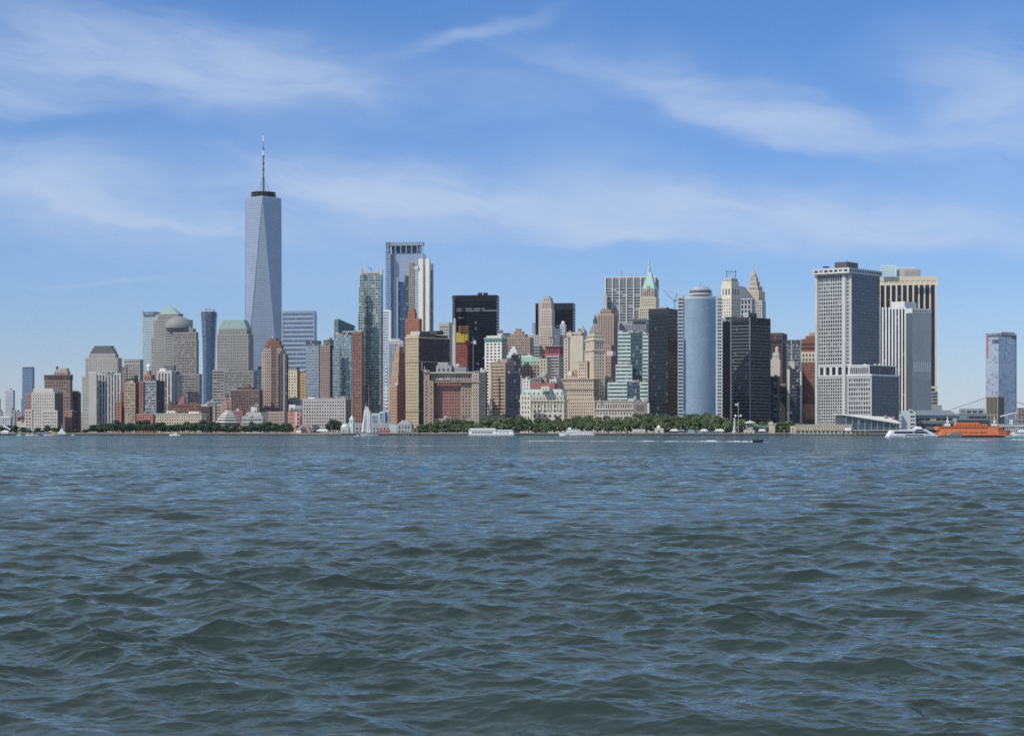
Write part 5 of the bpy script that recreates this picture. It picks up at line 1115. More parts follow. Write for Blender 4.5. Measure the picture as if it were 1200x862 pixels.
b = B('striped_tower', 'white-finned tower with dark vertical strips and a blank grey right wall', 'skyscraper')
FN = vstrip((.25, .27, .3), 6, .7, curt((.03, .04, .06), (.05, .06, .08), 2, 3.9)); GWALL = curt((.34, .36, .37), (.38, .40, .41), 2.2, 3.9, .08, .12, .05, .4, .03, .0, jit=0)
b1 = b.blk('shaft', 1030, 1062, 1068, 362, 2420, 24, curt((.025, .035, .055), (.04, .05, .07), 2, 3.9, .1, .2, .3, .12, .3, .04), sr=wall((.40, .42, .43)))
b.piers('white_fin', 9, 2.0, 1.2, wall((.72, .72, .70)), 'L', None, Z(359.5, 2420), b1)
b2 = b.blk('grey_slab', 1062, 1069, 1091.5, 366.5, 2398, 62, plain((.10, .115, .13), .3), sr=GWALL); b.blk('slab_crown', 1061.5, 1068.8, 1091.5, 361, None, 62, wall((.62, .63, .62)), yb=366.6, on=b2, sr=pun((.60, .61, .60), 3, 5, .5, .8, cols=8, indiv=True)); b.blk('penthouse', 1045, 1060, 1074, 353, 2426, 40, wall((.66, .66, .64)), yb=362)
d = b2['R'] - b2['C']; e = d.length; dn = d / e; n_ = Vector((dn.y, -dn.x)); ang = math.atan2(d.y, d.x)
for k in range(8):
    c = b2['C'] + d * (.13 + .8 * k / 7) + n_ * .06; mb = MB(); mb.box((c.x, c.y, Z(430, 2398)), (.9, .16, Z(424, 2398) - Z(436, 2398)), wall((.70, .70, .68)), ang); mb.build('vent_fin', b.root)
b.blk('left_fin_low', 1030, 1033, 1034, 432, 2405, 24, wall((.66, .66, .62)))

b = B('columned_tower', 'wide dark-windowed tower with cream vertical columns and square top openings', 'skyscraper')
CC = (.66, .58, .45); b1 = b.blk('shaft', 1030, 1097.5, 1100.5, 333.5, 2560, 10, curt((.022, .019, .026), (.035, .03, .036), 2, 3.9, .1, .25, .1, .16, .4, .04, (.12, .11, .11))); b.piers('column', 11, 2.2, 1.3, wall(CC), 'L', None, Z(333.5, 2560), b1)
b2 = b.blk('crown', 1028.5, 1099, 1101.5, 323.5, None, 10, dict(pun(CC, 7, 9, .68, .55, cols=11, indiv=True, gl=pane((.05, .042, .04), amount=0), rec=1.5), mt=4.2, mb=.6, ml=.8), yb=333.5, on=b1); b.blk('penthouse', 1051, 1077.5, 1080, 314.5, None, 10, wall((.46, .45, .44)), yb=323.5, on=b1); b.blk('roof_louvre', 1060, 1079, 1080.5, 316.5, 2548, 10, wall((.36, .34, .32)), yb=323.5)
SCR = pun((.55, .68, .72), 2.2, 2.2, .5, .5, gl=pane((.3, .42, .48), (.6, .7, .75), .4)); b.blk('glass_screen', 1032, 1050, 1051.5, 310.5, None, 10, SCR, yb=323.5, on=b1); b.blk('glass_screen', 1049, 1073, 1075, 312.5, 2580, 10, SCR, yb=323.5); b.bar('antenna', (1044, 310.5), (1044, 308.5), .25, STEEL, b1['cy'])
b.ring('belt', Z(455, 2560), Z(452.5, 2560), .8, wall(CC), b1); b.blk('lower_stage', 1086, 1099, 1101.5, 458, 2552, 10, ribbon((.32, .32, .32), 4, .5)); b.blk('podium', 1080, 1104, 1107, 474.5, 2540, 10, wall((.30, .32, .34)))

b = B('glass_tower', 'lone pale blue mirror-glass tower at the right edge with a red sign strip', 'apartment building')
PB_ = curt((.42, .49, .58), (.36, .42, .51), 3.4, 3.6, .10, .12, .2, .2, .13, .12, (.26, .31, .38), .015)
b1 = b.blk('shaft', 1155, 1170, 1191, 391, 2800, 50, PB_, sr=PB_); b.blk('base', 1155.5, 1169.5, 1177, 464.5, 2796, 50, pun((.27, .245, .20), 2.2, 30, .6, .94, mt=.5)); b.ring('top_rail', b1['zt'], b1['zt'] + 1, .2, STEEL, b1); b.blk('penthouse', 1171, 1173.5, 1189, 388.6, None, 50, plain((.42, .46, .5), .4), yb=391, on=b1); b.blk('top_shade', 1158, 1169.8, 1171, 392, 2790, 50, plain((.10, .12, .15), .3), yb=394.5)
d = b1['R'] - b1['C']; dn = d.normalized(); n_ = Vector((dn.y, -dn.x)); ang = math.atan2(d.y, d.x)
c = b1['C'] + d * .55 + n_ * .15; mb = MB(); mb.box((c.x, c.y, Z(393, 2800)), (d.length * .8, .2, 2.2), plain((.05, .06, .08), .3), ang); mb.build('top_band', b.root)
c = b1['C'] + d * .88 + n_ * .2; mb = MB(); mb.box((c.x, c.y, Z(394.5, 2800)), (d.length * .24, .2, 4.2), plain((.06, .07, .09), .3), ang); mb.build('top_band', b.root)
d2 = b1['C'] - b1['L']; dn2 = d2.normalized(); n2 = Vector((dn2.y, -dn2.x)); c = b1['L'] + d2 * .14 + n2 * .3; mb = MB(); mb.box((c.x, c.y, Z(405, 2800)), (2.6, .5, Z(390.5, 2800) - Z(418.5, 2800)), plain((.42, .16, .13), .6), math.atan2(d2.y, d2.x)); mb.build('sign_strip', b.root)
mb = MB()
for k in range(5):
    c = b1['C'] + d * (.28 + .07 * k) + n_ * .3; mb.box((c.x, c.y, Z(389.6, 2800)), (1.4, .3, 1.8), plain((.6, .15, .1), .5), ang)
mb.build('roof_lettering', b.root)
b.piers('corner_trim', 2, .7, .5, plain((.22, .27, .34), .3), 'R', None, None, b1)

# suspension bridge
b = B('suspension_bridge', 'suspension bridge whose thin cable dips behind the lone pale blue tower', 'bridge')
Yb = 3750; b.at(X(1160, Yb), Yb)
STN = wall((.34, .29, .25)); CBL = plain((.38, .41, .45), .5)
tw_px = 1172
for nm, pts in (('main_cable', [(1172, 459), (1155, 465.5), (1140, 471), (1125, 476), (1108, 482.5), (1090, 488)]), ('main_cable', [(1172, 459), (1182, 466.5), (1191, 470.5), (1203, 474.5), (1225, 479), (1260, 481), (1300, 478)])):
    mb = MB()
    for p0, p1 in zip(pts[:-1], pts[1:]):
        mb.bar((X(p0[0], Yb), Yb, Z(p0[1], Yb)), (X(p1[0], Yb), Yb, Z(p1[1], Yb)), 1.1, CBL, 5)
    mb.build(nm, b.root)
mb = MB()
for k in range(34):
    px = 1112 + k * 1.75; yy = 459 + (tw_px - px) * .375 + .0008 * (tw_px - px) ** 2
    if px < 1171: mb.bar((X(px, Yb), Yb, Z(yy, Yb)), (X(px, Yb), Yb, Z(486, Yb)), .24, CBL, 3)
mb.build('suspender', b.root)
mb = MB(); mb.box((X(1180, Yb), Yb, Z(487, Yb)), (PX(260, Yb), 24, 4), plain((.32, .34, .36))); mb.build('deck', b.root)
for dx_ in (-7, 7):
    mb = MB(); mb.box((X(tw_px, Yb) + dx_ * 1.0, Yb, Z(480, Yb) + 2), (6, 12, Z(458, Yb) - Z(502, Yb)), STN); mb.build('tower_leg', b.root)
mb = MB(); mb.box((X(tw_px, Yb), Yb, Z(459, Yb)), (22, 13, 6), STN); mb.build('tower_top', b.root)
b = B('approach_ramp', 'pale elevated roadway sloping up to the right past the foot of the lone blue tower', 'bridge')
b.bar('deck', (1172, 488), (1212, 478.5), .9, wall((.62, .62, .60)), 2700, 6)
for px in (1180, 1190, 1200, 1208): b.bar('pier', (px, 503), (px, 488 - (px - 1172) * .237), .7, wall((.5, .5, .48)), 2700, 6)

# ferry terminal and low waterfront at right
b = B('ferry_terminal', 'glass wedge-shaped ferry terminal under a sloping white roof at the foot of the gridded tower', 'terminal')
Yt = 2010; b.at(X(1022, Yt), Yt)
P = [(X(990, Yt), Yt - 6), (X(1056, Yt), Yt - 6), (X(1056, Yt), Yt + 60), (X(990, Yt), Yt + 60)]
zl, zr = Z(486.5, Yt), Z(497, Yt)
GLT = curt((.06, .10, .12), (.16, .2, .22), 3, 5, .12, .1, .3, .12, .3, .1)
npan = 9
for k in range(npan):
    u0, u1 = k / npan, (k + 1) / npan; xa, xb = P[0][0] + (P[1][0] - P[0][0]) * u0, P[0][0] + (P[1][0] - P[0][0]) * u1
    za, zb_ = zl + (zr - zl) * u0, zl + (zr - zl) * u1
    mb = MB(); mb.face([(xa + .5, Yt - 6, GROUND + 3), (xb - .1, Yt - 6, GROUND + 3), (xb - .1, Yt - 6, zb_), (xa + .5, Yt - 6, za)], GLT, [(xa, GROUND), (xb, GROUND), (xb, zb_), (xa, za)]); mb.build('glass_bay', b.root)
    mb = MB(); mb.box((xa + .2, Yt - 6.2, (GROUND + za) / 2), (.6, .8, za - GROUND), plain((.45, .48, .5), .4, .4)); mb.build('mullion', b.root)
mb = MB(); mb.prism([P[0], (P[0][0] + .4, P[0][1]), (P[3][0] + .4, P[3][1]), P[3]], GROUND - .4, zl, plain((.10, .14, .16), .2)); mb.build('side_wall', b.root)
mb = MB(); Pr = [(P[0][0] - 2, P[0][1] - 3), (P[1][0], P[1][1] - 3), (P[1][0], Yt + 62), (P[0][0] - 2, Yt + 62)]
zz = [zl, zr, zr + 7, zl + 1.5]
mb.face([(p_[0], p_[1], z_ + .9) for p_, z_ in zip(Pr, zz)], wall((.62, .60, .55))); mb.face([(p_[0], p_[1], z_) for p_, z_ in zip(Pr, zz)][::-1], wall((.5, .5, .47)))
for i in range(4):
    a_, c_ = Pr[i], Pr[(i + 1) % 4]; mb.face([(a_[0], a_[1], zz[i]), (c_[0], c_[1], zz[(i + 1) % 4]), (c_[0], c_[1], zz[(i + 1) % 4] + .9), (a_[0], a_[1], zz[i] + .9)], wall((.66, .64, .6)))
mb.build('roof', b.root)
mb = MB(); mb.box((X(1023, Yt), Yt - 4, GROUND + 1.3), (PX(66, Yt), 6, 3.4), wall((.36, .34, .32))); mb.build('plinth', b.root)
mb = MB(); mb.box((X(1025, Yt), Yt - 9, Z(504, Yt)), (PX(56, Yt), 5, .8), wall((.5, .5, .48))); mb.build('canopy', b.root)
b.blk('stair_tower', 1055.5, 1066, 1068, 481, 1998, 12, wall((.46, .48, .50))); b.blk('louvre_tower', 1066, 1073, 1074.5, 484, 1996, 12, ribbon((.46, .48, .50), 3.8, .5)); b.blk('louvre_strip', 1053.5, 1056.5, 1057, 485, 1994, 12, ribbon((.44, .46, .48), 3.8, .5)); b.bar('roof_lamp', (1066, 481), (1066, 479.6), .8, WHITE, 1990)
for px, yy in ((1021, 489.5), (1026, 490.5), (1036, 488.5), (1045, 489.8)): b.blk('roof_plant', px, px + 3, px + 4, yy - 2, Yt + 30, 12, wall((.3, .28, .25)), yb=yy + 1)
b = B('terminal_hall', 'long low steel-grey terminal hall with dark window strip behind the orange ferry', 'terminal')
b1 = b.blk('hall', 1066, 1121, 1124, 486, 2030, 10, dict(ribbon((.36, .39, .41), 6, .45), ml=4)); L, C_, Rr, K = b1['L'], b1['C'], b1['R'], b1['K']; b.pyr('roof', plain((.30, .33, .35), .4, .3), 480.5, .7, b1, .04); b.ring('eave', b1['zt'] - .5, b1['zt'] + .4, 2, STEEL, b1); b.blk('lower_hall', 1078, 1118, 1121, 493, 2005, 10, ribbon((.13, .16, .18), 5, .55)); b.bar('gable_strut', (1067, 479.5), (1073, 484), .5, WHITE, 2018)
b = B('shed', 'low grey-green pier shed with a railing roof between orange ferry and lone blue tower', 'terminal')
b1 = b.blk('hall', 1121, 1157, 1160, 484.5, 2120, 10, ribbon((.16, .20, .21), 4.5, .5)); b.blk('roof_deck', 1124, 1154, 1157, 478.5, 2130, 10, pun((.30, .32, .34), 6, 5, .7, .6), yb=484.5); b.blk('teal_box', 1124, 1133, 1134.5, 487, 2090, 10, plain((.16, .28, .31), .4)); b.blk('lower_deck', 1118, 1160, 1163, 492, 2080, 10, pun((.06, .075, .08), 4, 5, .7, .5)); b.ring('roof_edge', b.last['zt'], b.last['zt'] + .7, .5, STEEL)
b = B('waterfront_building', 'long pale grey gridded pier building at the right edge of the shore', 'terminal')
b1 = b.blk('hall', 1170, 1216, 1220, 497, 2040, 10, pun((.45, .49, .51), 4, 5, .6, .7, indiv=True, cols=16)); b.ring('parapet', b1['zt'], b1['zt'] + .7, .3, STEEL); b.blk('upper_block', 1179, 1216, 1220, 490, 2080, 10, pun((.22, .25, .27), 4, 4)); b.blk('roof_box', 1183, 1187, 1188.5, 491.5, 2035, 10, wall((.6, .62, .64)), yb=497)
b = B('brick_block', 'low brown brick block right of the lone pale blue tower', 'building')
b1 = b.blk('shaft', 1192, 1216, 1220, 478.5, 2500, 12, pun((.28, .22, .21), 4, 4)); b.ring('cornice', b1['zt'], b1['zt'] + .8, .4, wall(BROWN))
for px, yy, lab in ((1146, 487, 'small dark blue-grey block between pier shed and lone blue tower'),): 
    b = B('office_block', lab, 'building'); b1 = b.blk('shaft', px, px + 16, px + 18, yy, 2400, 12, pun((.18, .2, .22), 4, 4)); b.blk('roof_house', px + 4, px + 9, px + 10, yy - 3, None, None, ROOF, yb=yy)

b = B('coast_guard_block', 'long low beige two-storey waterfront building left of the glass terminal', 'government building')
b1 = b.blk('upper_storey', 932, 998, 1000, 497.8, 1999, 8, dict(pun((.52, .45, .33), 3.0, 3.4, .45, .5, indiv=True, cols=24, rows=2), mt=1), yb=504); b.ring('parapet', b1['zt'], b1['zt'] + .6, .5, wall((.56, .5, .4))); b.blk('ground_storey', 932.5, 998, 1000, 504, 2000, 8, dict(pun((.62, .58, .5), 4.6, 4, .62, .75, indiv=True, cols=13, rows=1), mt=.6)); b.blk('end_pavilion', 926, 932.5, 933.5, 499, 2004, 8, pun((.5, .44, .33), 3, 3.4, .4, .5)); b.blk('white_box', 990, 997, 998.5, 501, 1994, 8, WHITE, yb=504.5); b.blk('roof_house', 957, 978, 980, 495.5, 2012, 8, wall((.36, .38, .38)), yb=498)
b = B('transit_pavilion', 'tan brick waterfront pavilion with a long green roof among park trees', 'building')
b1 = b.blk('hall', 877, 903, 904, 500, 2040, 10, pun((.34, .38, .33), 4.4, 5, .7, .6, indiv=True, cols=6)); b.blk('green_roof', 875, 904, 906, 498.6, 2035, 10, wall((.10, .26, .22), .6), yb=500.4); b.blk('brick_end', 901, 908, 909.5, 497.5, 2030, 10, wall((.52, .42, .32))); b.ring('cornice', b.last['zt'], b.last['zt'] + .5, .3, wall((.4, .25, .18)))
b = B('kiosk', 'small cream pavilion with layered canopy roofs left of the green-roofed pavilion', 'building')
b1 = b.blk('hall', 871, 884, 885, 503.5, 2022, 10, pun((.5, .46, .36), 4, 4, .4, .4)); b.lathe('canopy', 879, [(7, 495.5), (6.5, 494.8), (2, 493.2), (.3, 492.6)], wall((.5, .52, .42)), 16, 2040); b.bar('post', (875, 504), (875, 494.5), .4, WHITE, 2040); b.bar('post', (882, 504), (882, 494.5), .4, WHITE, 2040)

# pier with the clock tower
b = B('clock_tower_pier', 'white waterfront pier house with a pointed clock tower behind the schooner', 'pier building')
GRN = wall((.55, .60, .55)); b1 = b.blk('hall', 399, 466, 468, 499.5, 2010, 8, dict(pun((.36, .37, .38), 4.0, 4, .45, .55, indiv=True, cols=16, rows=2), mt=.6)); b.pyr('roof', wall((.28, .275, .28)), 495.5, .85, b1, .02); b.blk('pavilion', 400, 408.5, 409.5, 500.3, 2002, 8, pun((.45, .46, .42), 3, 4, .4, .5, indiv=True)); b.lathe('dome', 404.5, [(4.2, 500.3), (4.0, 498.8), (2.6, 497.4), (.4, 496.9)], wall((.60, .66, .60)), 16, 2010)
t1 = b.blk('clock_tower', 409.3, 413.5, 415.5, 491.5, 2002, 24, pun((.52, .55, .53), 3, 5, .3, .4)); b.pyr('tower_roof', wall((.55, .60, .58)), 486.3, .03, t1, .12); b.bar('flagpole', (412.3, 487), (412.3, 464), .16, WHITE, t1['cy'], 5, .08)
d = t1['C'] - t1['L']; dn = d.normalized(); n_ = Vector((dn.y, -dn.x)); c = t1['L'] + d * .5; mb = MB(); mb.bar((c.x + n_.x * .1, c.y + n_.y * .1, Z(493.2, 2002)), (c.x - n_.x * .1 + n_.x * .3, c.y - n_.y * .1 + n_.y * .3, Z(493.2, 2002)), 1.0, plain((.2, .2, .2)), 16); o = mb.build('clock_face', b.root); o.parent = t1['o']
b2 = b.blk('end_house', 465, 482, 485, 497.5, 1999, 14, dict(pun((.31, .32, .33), 3.6, 3.8, .45, .55, indiv=True), mt=.6)); b.pyr('hip_roof', wall((.27, .265, .28)), 492.3, .35, b2, .06); b.blk('gable_wall', 456, 465.5, 466, 497, 2003, 14, wall((.44, .45, .45))); b.blk('red_awning', 443, 456, 457, 503.5, 1996, 8, plain((.30, .09, .12), .7), yb=506.5)
b = B('glass_pavilion', 'white framed glass block above the roof of the clock-tower pier', 'office building')
GP = dict(pun((.46, .5, .52), 9, 14, .82, .88, gl=curt((.22, .28, .32), (.3, .35, .38), 3, 4)), metric=True, ml=.4); b1 = b.blk('main_block', 435, 444.5, 445.5, 484, 2085, 10, GP); b.blk('right_block', 444.5, 451, 452, 482, 2080, 10, GP); b.blk('tall_block', 449.5, 456, 457, 480.5, 2082, 10, GP); b.blk('ladder_tower', 451, 453.5, 454.3, 428.5, 2270, 10, dict(ribbon((.62, .66, .68), 3.8, .45), ml=.4))
for i in range(6): b.blk('balcony', 449.5, 455, 455.6, 454.6 + 4.1 * i, 2262, 10, WHITE, yb=455.7 + 4.1 * i)
b = B('office_block', 'long beige mid-rise with a regular window grid behind the clock-tower pier', 'office building')
b1 = b.blk('main_block', 354.5, 405, 411, 467.5, 2200, 16, pun((.46, .43, .41), 3.1, 3.7, .5, .5, gl=pane(amount=.2)), sr=pun((.24, .19, .2), 3.1, 3.7)); b.ring('parapet', b1['zt'], b1['zt'] + 1, .4, wall((.5, .48, .46)), b1); b.blk('roof_house', 361, 368, 369, 465.5, None, 16, wall(PALE), yb=467.5, on=b1)  # right end in a darker wall colour standing for shade
b.blk('rear_wing', 384, 408, 412, 466.5, 2240, 16, pun((.34, .31, .32), 3.1, 3.7))
b = B('salmon_block', 'salmon-pink stepped building with white rooftop storeys right of the brown hotel tower', 'building')
b1 = b.blk('main_block', 337.5, 353, 354.5, 482, 2180, 12, pun((.52, .26, .21), 6, 5, .6, .4, gl=pane((.2, .12, .1), amount=0))); b.blk('upper_block', 338.5, 346, 347, 474, 2190, 12, pun((.66, .65, .62), 5, 6, .7, .4), yb=482.2); b.blk('upper_block', 346.5, 353.5, 354.5, 475, 2195, 12, wall((.36, .38, .37)), yb=482.2); b.blk('white_column', 346.5, 347.5, 348, 482.5, 2176, 12, WHITE, yb=498); b.blk('rear_block', 336, 353, 356, 468, 2330, 12, pun((.26, .27, .26), 3, 4))
b = B('arched_building', 'small low pinkish brick building with one wide arch at the shoreline', 'building')
Ya = 2030; b.at(X(355.5, Ya), Ya); mb = MB(); BRK = wall((.38, .25, .22)); n = 16; ro = PX(8.6, Ya)
x0, z0 = X(355.5, Ya), GROUND - .4; hh = Z(497.3, Ya) - z0
pts = [(x0 + ro * math.cos(math.pi * k / n), z0 + hh * math.sin(math.pi * k / n)) for k in range(n + 1)]
for (xa, za), (xb, zb_) in zip(pts[:-1], pts[1:]):
    mb.face([(xa, Ya, za), (xa, Ya + 18, za), (xb, Ya + 18, zb_), (xb, Ya, zb_)], BRK)
mb.face([(x_, Ya, z_) for x_, z_ in pts][::-1], BRK); mb.build('brick_vault', b.root)
for kx, w_, h_ in ((0, 4.5, .72), ):
    mb = MB(); q = [(x0 + PX(w_, Ya) * math.cos(math.pi * k / 12), z0 + hh * h_ * math.sin(math.pi * k / 12)) for k in range(13)]; mb.face([(x_, Ya - .15, z_) for x_, z_ in q][::-1], plain((.12, .09, .085), .4)); mb.build('arched_window', b.root)
mb = MB(); mb.box((x0 - PX(5, Ya), Ya - 4, GROUND + 1.6), (PX(6, Ya), 5, 2.6), WHITE); mb.build('awning', b.root)

b = B('fort', 'low round sandstone fort wall with a pale entrance block in the park', 'fort')
b1 = b.blk('entrance_block', 741, 756, 757.5, 502.6, 2015, 8, pun((.54, .50, .43), 3.6, 5, .25, .5, indiv=True, cols=4)); b.blk('wall_wing', 757, 766, 767, 504.8, 2020, 8, wall((.42, .36, .30))); b.blk('gate_block', 767, 777.5, 778.6, 501.5, 2013, 8, pun((.50, .46, .40), 8, 5, .3, .6, cols=1, indiv=True)); b.lathe('dome', 772, [(2.4, 501.5), (2.1, 499.8), (1.0, 498.6), (.15, 498)], WHITE, 14, 2016)
b = B('lamp_monument', 'tall white flagpole mast with a yardarm and globe cluster at the park edge', 'flagpole')
Ym = 2004
b.bar('mast', (865.2, 508), (865.2, 471), .32, plain((.5, .5, .5)), Ym, 6, .16); b.bar('yardarm', (861, 473.5), (865.6, 472.8), .35, WHITE, Ym); b.bar('spar', (862, 487), (868.5, 487), .2, WHITE, Ym)
for px in (862, 868): b.lathe('globe', px, [(.1, 488.5), (.9, 488), (1.1, 487), (.9, 486), (.1, 485.6)], WHITE, 10, Ym)
mb = MB(); mb.box((X(863.4, Ym), Ym, Z(474.5, Ym)), (PX(3.2, Ym), .1, PX(1.8, Ym)), plain((.42, .42, .45))); mb.build('flag', b.root)
b = B('sculpture', 'pale upright memorial figures on stepped plinth left of the tall flagpole', 'monument')
b.lathe('plinth', 860.5, [(2.6, 508), (2.6, 505), (1.5, 504.6), (1.3, 500), (.6, 499)], wall((.56, .54, .48)), 8, 2012); b.lathe('figure', 860.8, [(.9, 499.5), (1.2, 496), (.7, 493.5), (.9, 491.5), (.5, 489.6), (.1, 489)], wall((.6, .6, .56)), 8, 2012)

# ================================================================== TREES
def leaf_mat(c, name):
    m, t, p = new_mat(name)
    oi = t.new('ShaderNodeObjectInfo')
    g = t.new('ShaderNodeNewGeometry').outputs['Position']
    n1 = t.noise(g, 0.25, 3, 0.6)[0]
    uv = t.sep(t.new('ShaderNodeUVMap', uv_map='UVMap').outputs[0])
    k = t.m('ADD', t.m('ADD', 0.75, t.m('MULTIPLY', uv[0], 0.35)), t.m('MULTIPLY', t.m('SUBTRACT', n1, 0.5), 0.8))
    k = t.m('MULTIPLY', k, t.m('ADD', 0.75, t.m('MULTIPLY', oi.outputs['Random'], 0.5)))
    warm = t.mix(t.m('MULTIPLY', t.m('FRACT', t.m('MULTIPLY', oi.outputs['Random'], 5.7)), 0.5), c, (c[0] * 1.3, c[1] * 1.1, c[2] * 0.95))
    t.put(p.inputs['Base Color'], t.v('SCALE', warm, scale=k))
    p.inputs['Roughness'].default_value = 0.65
    p.inputs['Specular IOR Level'].default_value = 0.25
    return m
LEAF_L = leaf_mat((0.048, 0.084, 0.044), 'dark_foliage')
LEAF_R = leaf_mat((0.108, 0.150, 0.068), 'park_foliage')
BARK = wall((0.10, 0.08, 0.06))

def tree_mesh(seed, lm, h=15.0, w=6.0):
    """Tapered trunk with limbs and a crown of many leaf clumps gathered on them."""
    rnd = random.Random(seed)
    tb = MB()
    th = h * rnd.uniform(.26, .34)
    tb.bar((0, 0, -.4), (0, 0, th), .42, BARK, 7, .3)
    ends = []
    for k in range(rnd.randint(6, 8)):
        a = rnd.uniform(0, 6.28); rr = w * rnd.uniform(.2, .72); zt_ = h * rnd.uniform(.5, .86)
        e = (rr * math.cos(a), rr * math.sin(a), zt_); tb.bar((0, 0, th * rnd.uniform(.7, 1)), e, .2, BARK, 5, .07); ends.append(e)
    ends.append((0, 0, h * .84)); tb.bar((0, 0, th), (0, 0, h * .84), .28, BARK, 6, .08)
    cb = MB()
    lobes = [(e, w * rnd.uniform(.46, .66), rnd.randint(120, 160)) for e in ends]
    for k in range(7):                                           # low skirt of boughs
        a = 6.28 * (k + rnd.random()) / 7; lobes.append(((w * .62 * math.cos(a), w * .62 * math.sin(a), h * rnd.uniform(.30, .46)), w * rnd.uniform(.34, .46), rnd.randint(60, 85)))
    for e, R_, cnt in lobes:
        for j in range(cnt):
            d = Vector((rnd.gauss(0, 1), rnd.gauss(0, 1), rnd.gauss(0, 1))).normalized()
            q = Vector(e) + Vector((d.x * R_, d.y * R_, d.z * R_ * .72)) * (rnd.random() ** .45)
            if q.z < h * .12: q.z = h * .12 + rnd.random()
            s = rnd.uniform(.45, .95)
            nrm = (d + Vector((rnd.gauss(0, .6), rnd.gauss(0, .6), rnd.gauss(.25, .6)))).normalized()
            u = nrm.orthogonal().normalized(); v = nrm.cross(u); ang = rnd.uniform(0, 6.28)
            u, v = u * math.cos(ang) + v * math.sin(ang), v * math.cos(ang) - u * math.sin(ang)
            br = rnd.random()
            cb.face([q + u * s, q + v * s * .8 + nrm * .15, q - u * s, q - v * s * .8 + nrm * .1], lm, [(br, 0)] * 4)
    return tb, cb

def proto_tree(seed, lm, h, w):
    o = empty('tree', (0, -4000, 0), 'tree', 'tree')
    tb, cb = tree_mesh(seed, lm, h, w)
    tb.build('trunk', o, loc=(0, 0, 0)); cb.build('crown', o, loc=(0, 0, 0))
    return o

rt = random.Random(4)
LEFT_ZONES = [(-30, 12, 'at the far left edge of the shore'), (12, 36, 'before the pinkish left wing of the beige block'), (36, 70, 'before the beige stepped office block'), (70, 103, 'between the brown brick tower and the striped tower'),
              (103, 136, 'below the white striped apartment tower'), (136, 166, 'below the red brick tower with pale bays'), (166, 200, 'below the dome-lantern tower'), (200, 242, 'before the long cream hotel'), (242, 286, 'round the stepped-pyramid museum'),
              (286, 312, 'before the low greenish-grey school block'), (312, 346, 'below the brown hotel tower'), (346, 402, 'by the arched brick building')]
RIGHT_ZONES = [(484, 512, 'below the left end of the red-fronted block'), (512, 548, 'below the red-fronted block'), (548, 574, 'below the cream right end of the red-fronted block'), (574, 610, 'before the brown-banded block and dark slab'), (610, 640, 'below the left half of the customs house'), (640, 668, 'below the right half of the customs house'),
               (668, 700, 'below the big tan stone complex'), (700, 730, 'before the ornate beige office, left half'), (730, 762, 'before the ornate beige office, right half'), (762, 796, 'at the foot of the black glass slab'), (796, 822, 'below the left half of the round blue tower'), (822, 848, 'below the right half of the round blue tower'),
               (848, 880, 'below the banded black tower'), (880, 905, 'round the green-roofed pavilion'), (905, 945, 'left of the beige waterfront block')]
WORD = ['first', 'second', 'third', 'fourth', 'fifth', 'sixth', 'seventh', 'eighth', 'ninth', 'tenth', 'eleventh', 'twelfth', 'thirteenth', 'fourteenth']
LP = [proto_tree(i, LEAF_L, 15, 6.0) for i in range(6)]
RP_ = [proto_tree(20 + i, LEAF_R, 15, 6.3) for i in range(6)]
used = set()

def put_trees(rows, protos, zones, grp, look):
    """rows: (depth offset word, [(px, row of the crown's top, half width px, Y)])"""
    for roww, lst in rows:
        byz = {}
        for px, yt, hw_, Y in sorted(lst):
            for z in zones:
                if z[0] <= px < z[1]: byz.setdefault(z, []).append((px, yt, hw_, Y))
        for z, items in byz.items():
            for i, (px, yt, hw_, Y) in enumerate(items):
                k = rt.randrange(len(protos)); pr = protos[k]
                gz = GROUND - .1
                sh = (Z(yt, Y) - gz) / 15.6; sw = PX(hw_, Y) / 6.9
                lab = f"{WORD[i]} {look} from left, {roww} row, {z[2]}" if len(items) > 1 else f"only {look} of the {roww} row {z[2]}"
                fresh = k not in [u for u, g_ in used if g_ == grp]
                o = pr if fresh else copy_tree(pr)
                used.add((k, grp))
                o.location = (X(px, Y), Y, gz); o.rotation_euler[2] = rt.uniform(0, 6.28); o.scale = (sw, sw, sh)
                tag(o, lab, 'tree', grp)

def prof(pts, x):
    for (x0, y0), (x1, y1) in zip(pts[:-1], pts[1:]):
        if x0 <= x <= x1: return y0 + (y1 - y0) * (x - x0) / (x1 - x0)
    return pts[-1][1]
PL = [(-30, 498), (10, 499), (20, 500), (45, 501), (55, 499), (70, 501), (80, 503), (98, 503), (106, 499), (120, 494), (140, 493), (160, 494), (185, 493), (200, 496), (215, 495), (235, 492), (255, 494), (270, 498), (285, 496), (300, 494), (330, 495), (345, 497), (352, 500)]
front, back = [], []
x = -28.0
while x < 346:
    front.append((x, prof(PL, x) + rt.uniform(1.0, 4.0) + (1.0 if x < 100 else 0), rt.uniform(4.5, 7.0) * (.75 if x < 103 else 1), 2058 + rt.uniform(-4, 6))); x += rt.uniform(6, 9.5)
x = -24.0
while x < 344:
    back.append((x, prof(PL, x) + rt.uniform(-2.6, 2.0), rt.uniform(5.5, 8.0) * (.75 if x < 103 else 1), 2082 + rt.uniform(-6, 8))); x += rt.uniform(7, 11)
front = [q for q in front if not (q[0] < 60 and 3 > 4)]
extra = [(391, 490.5, 7.5, 2025), (398, 493, 5.5, 2040), (384.5, 495, 4.5, 2045), (350, 497.5, 3.5, 2060)]
put_trees([('front', front + extra), ('back', back)], LP, LEFT_ZONES, 'dark trees along the left shore', 'dark tree')
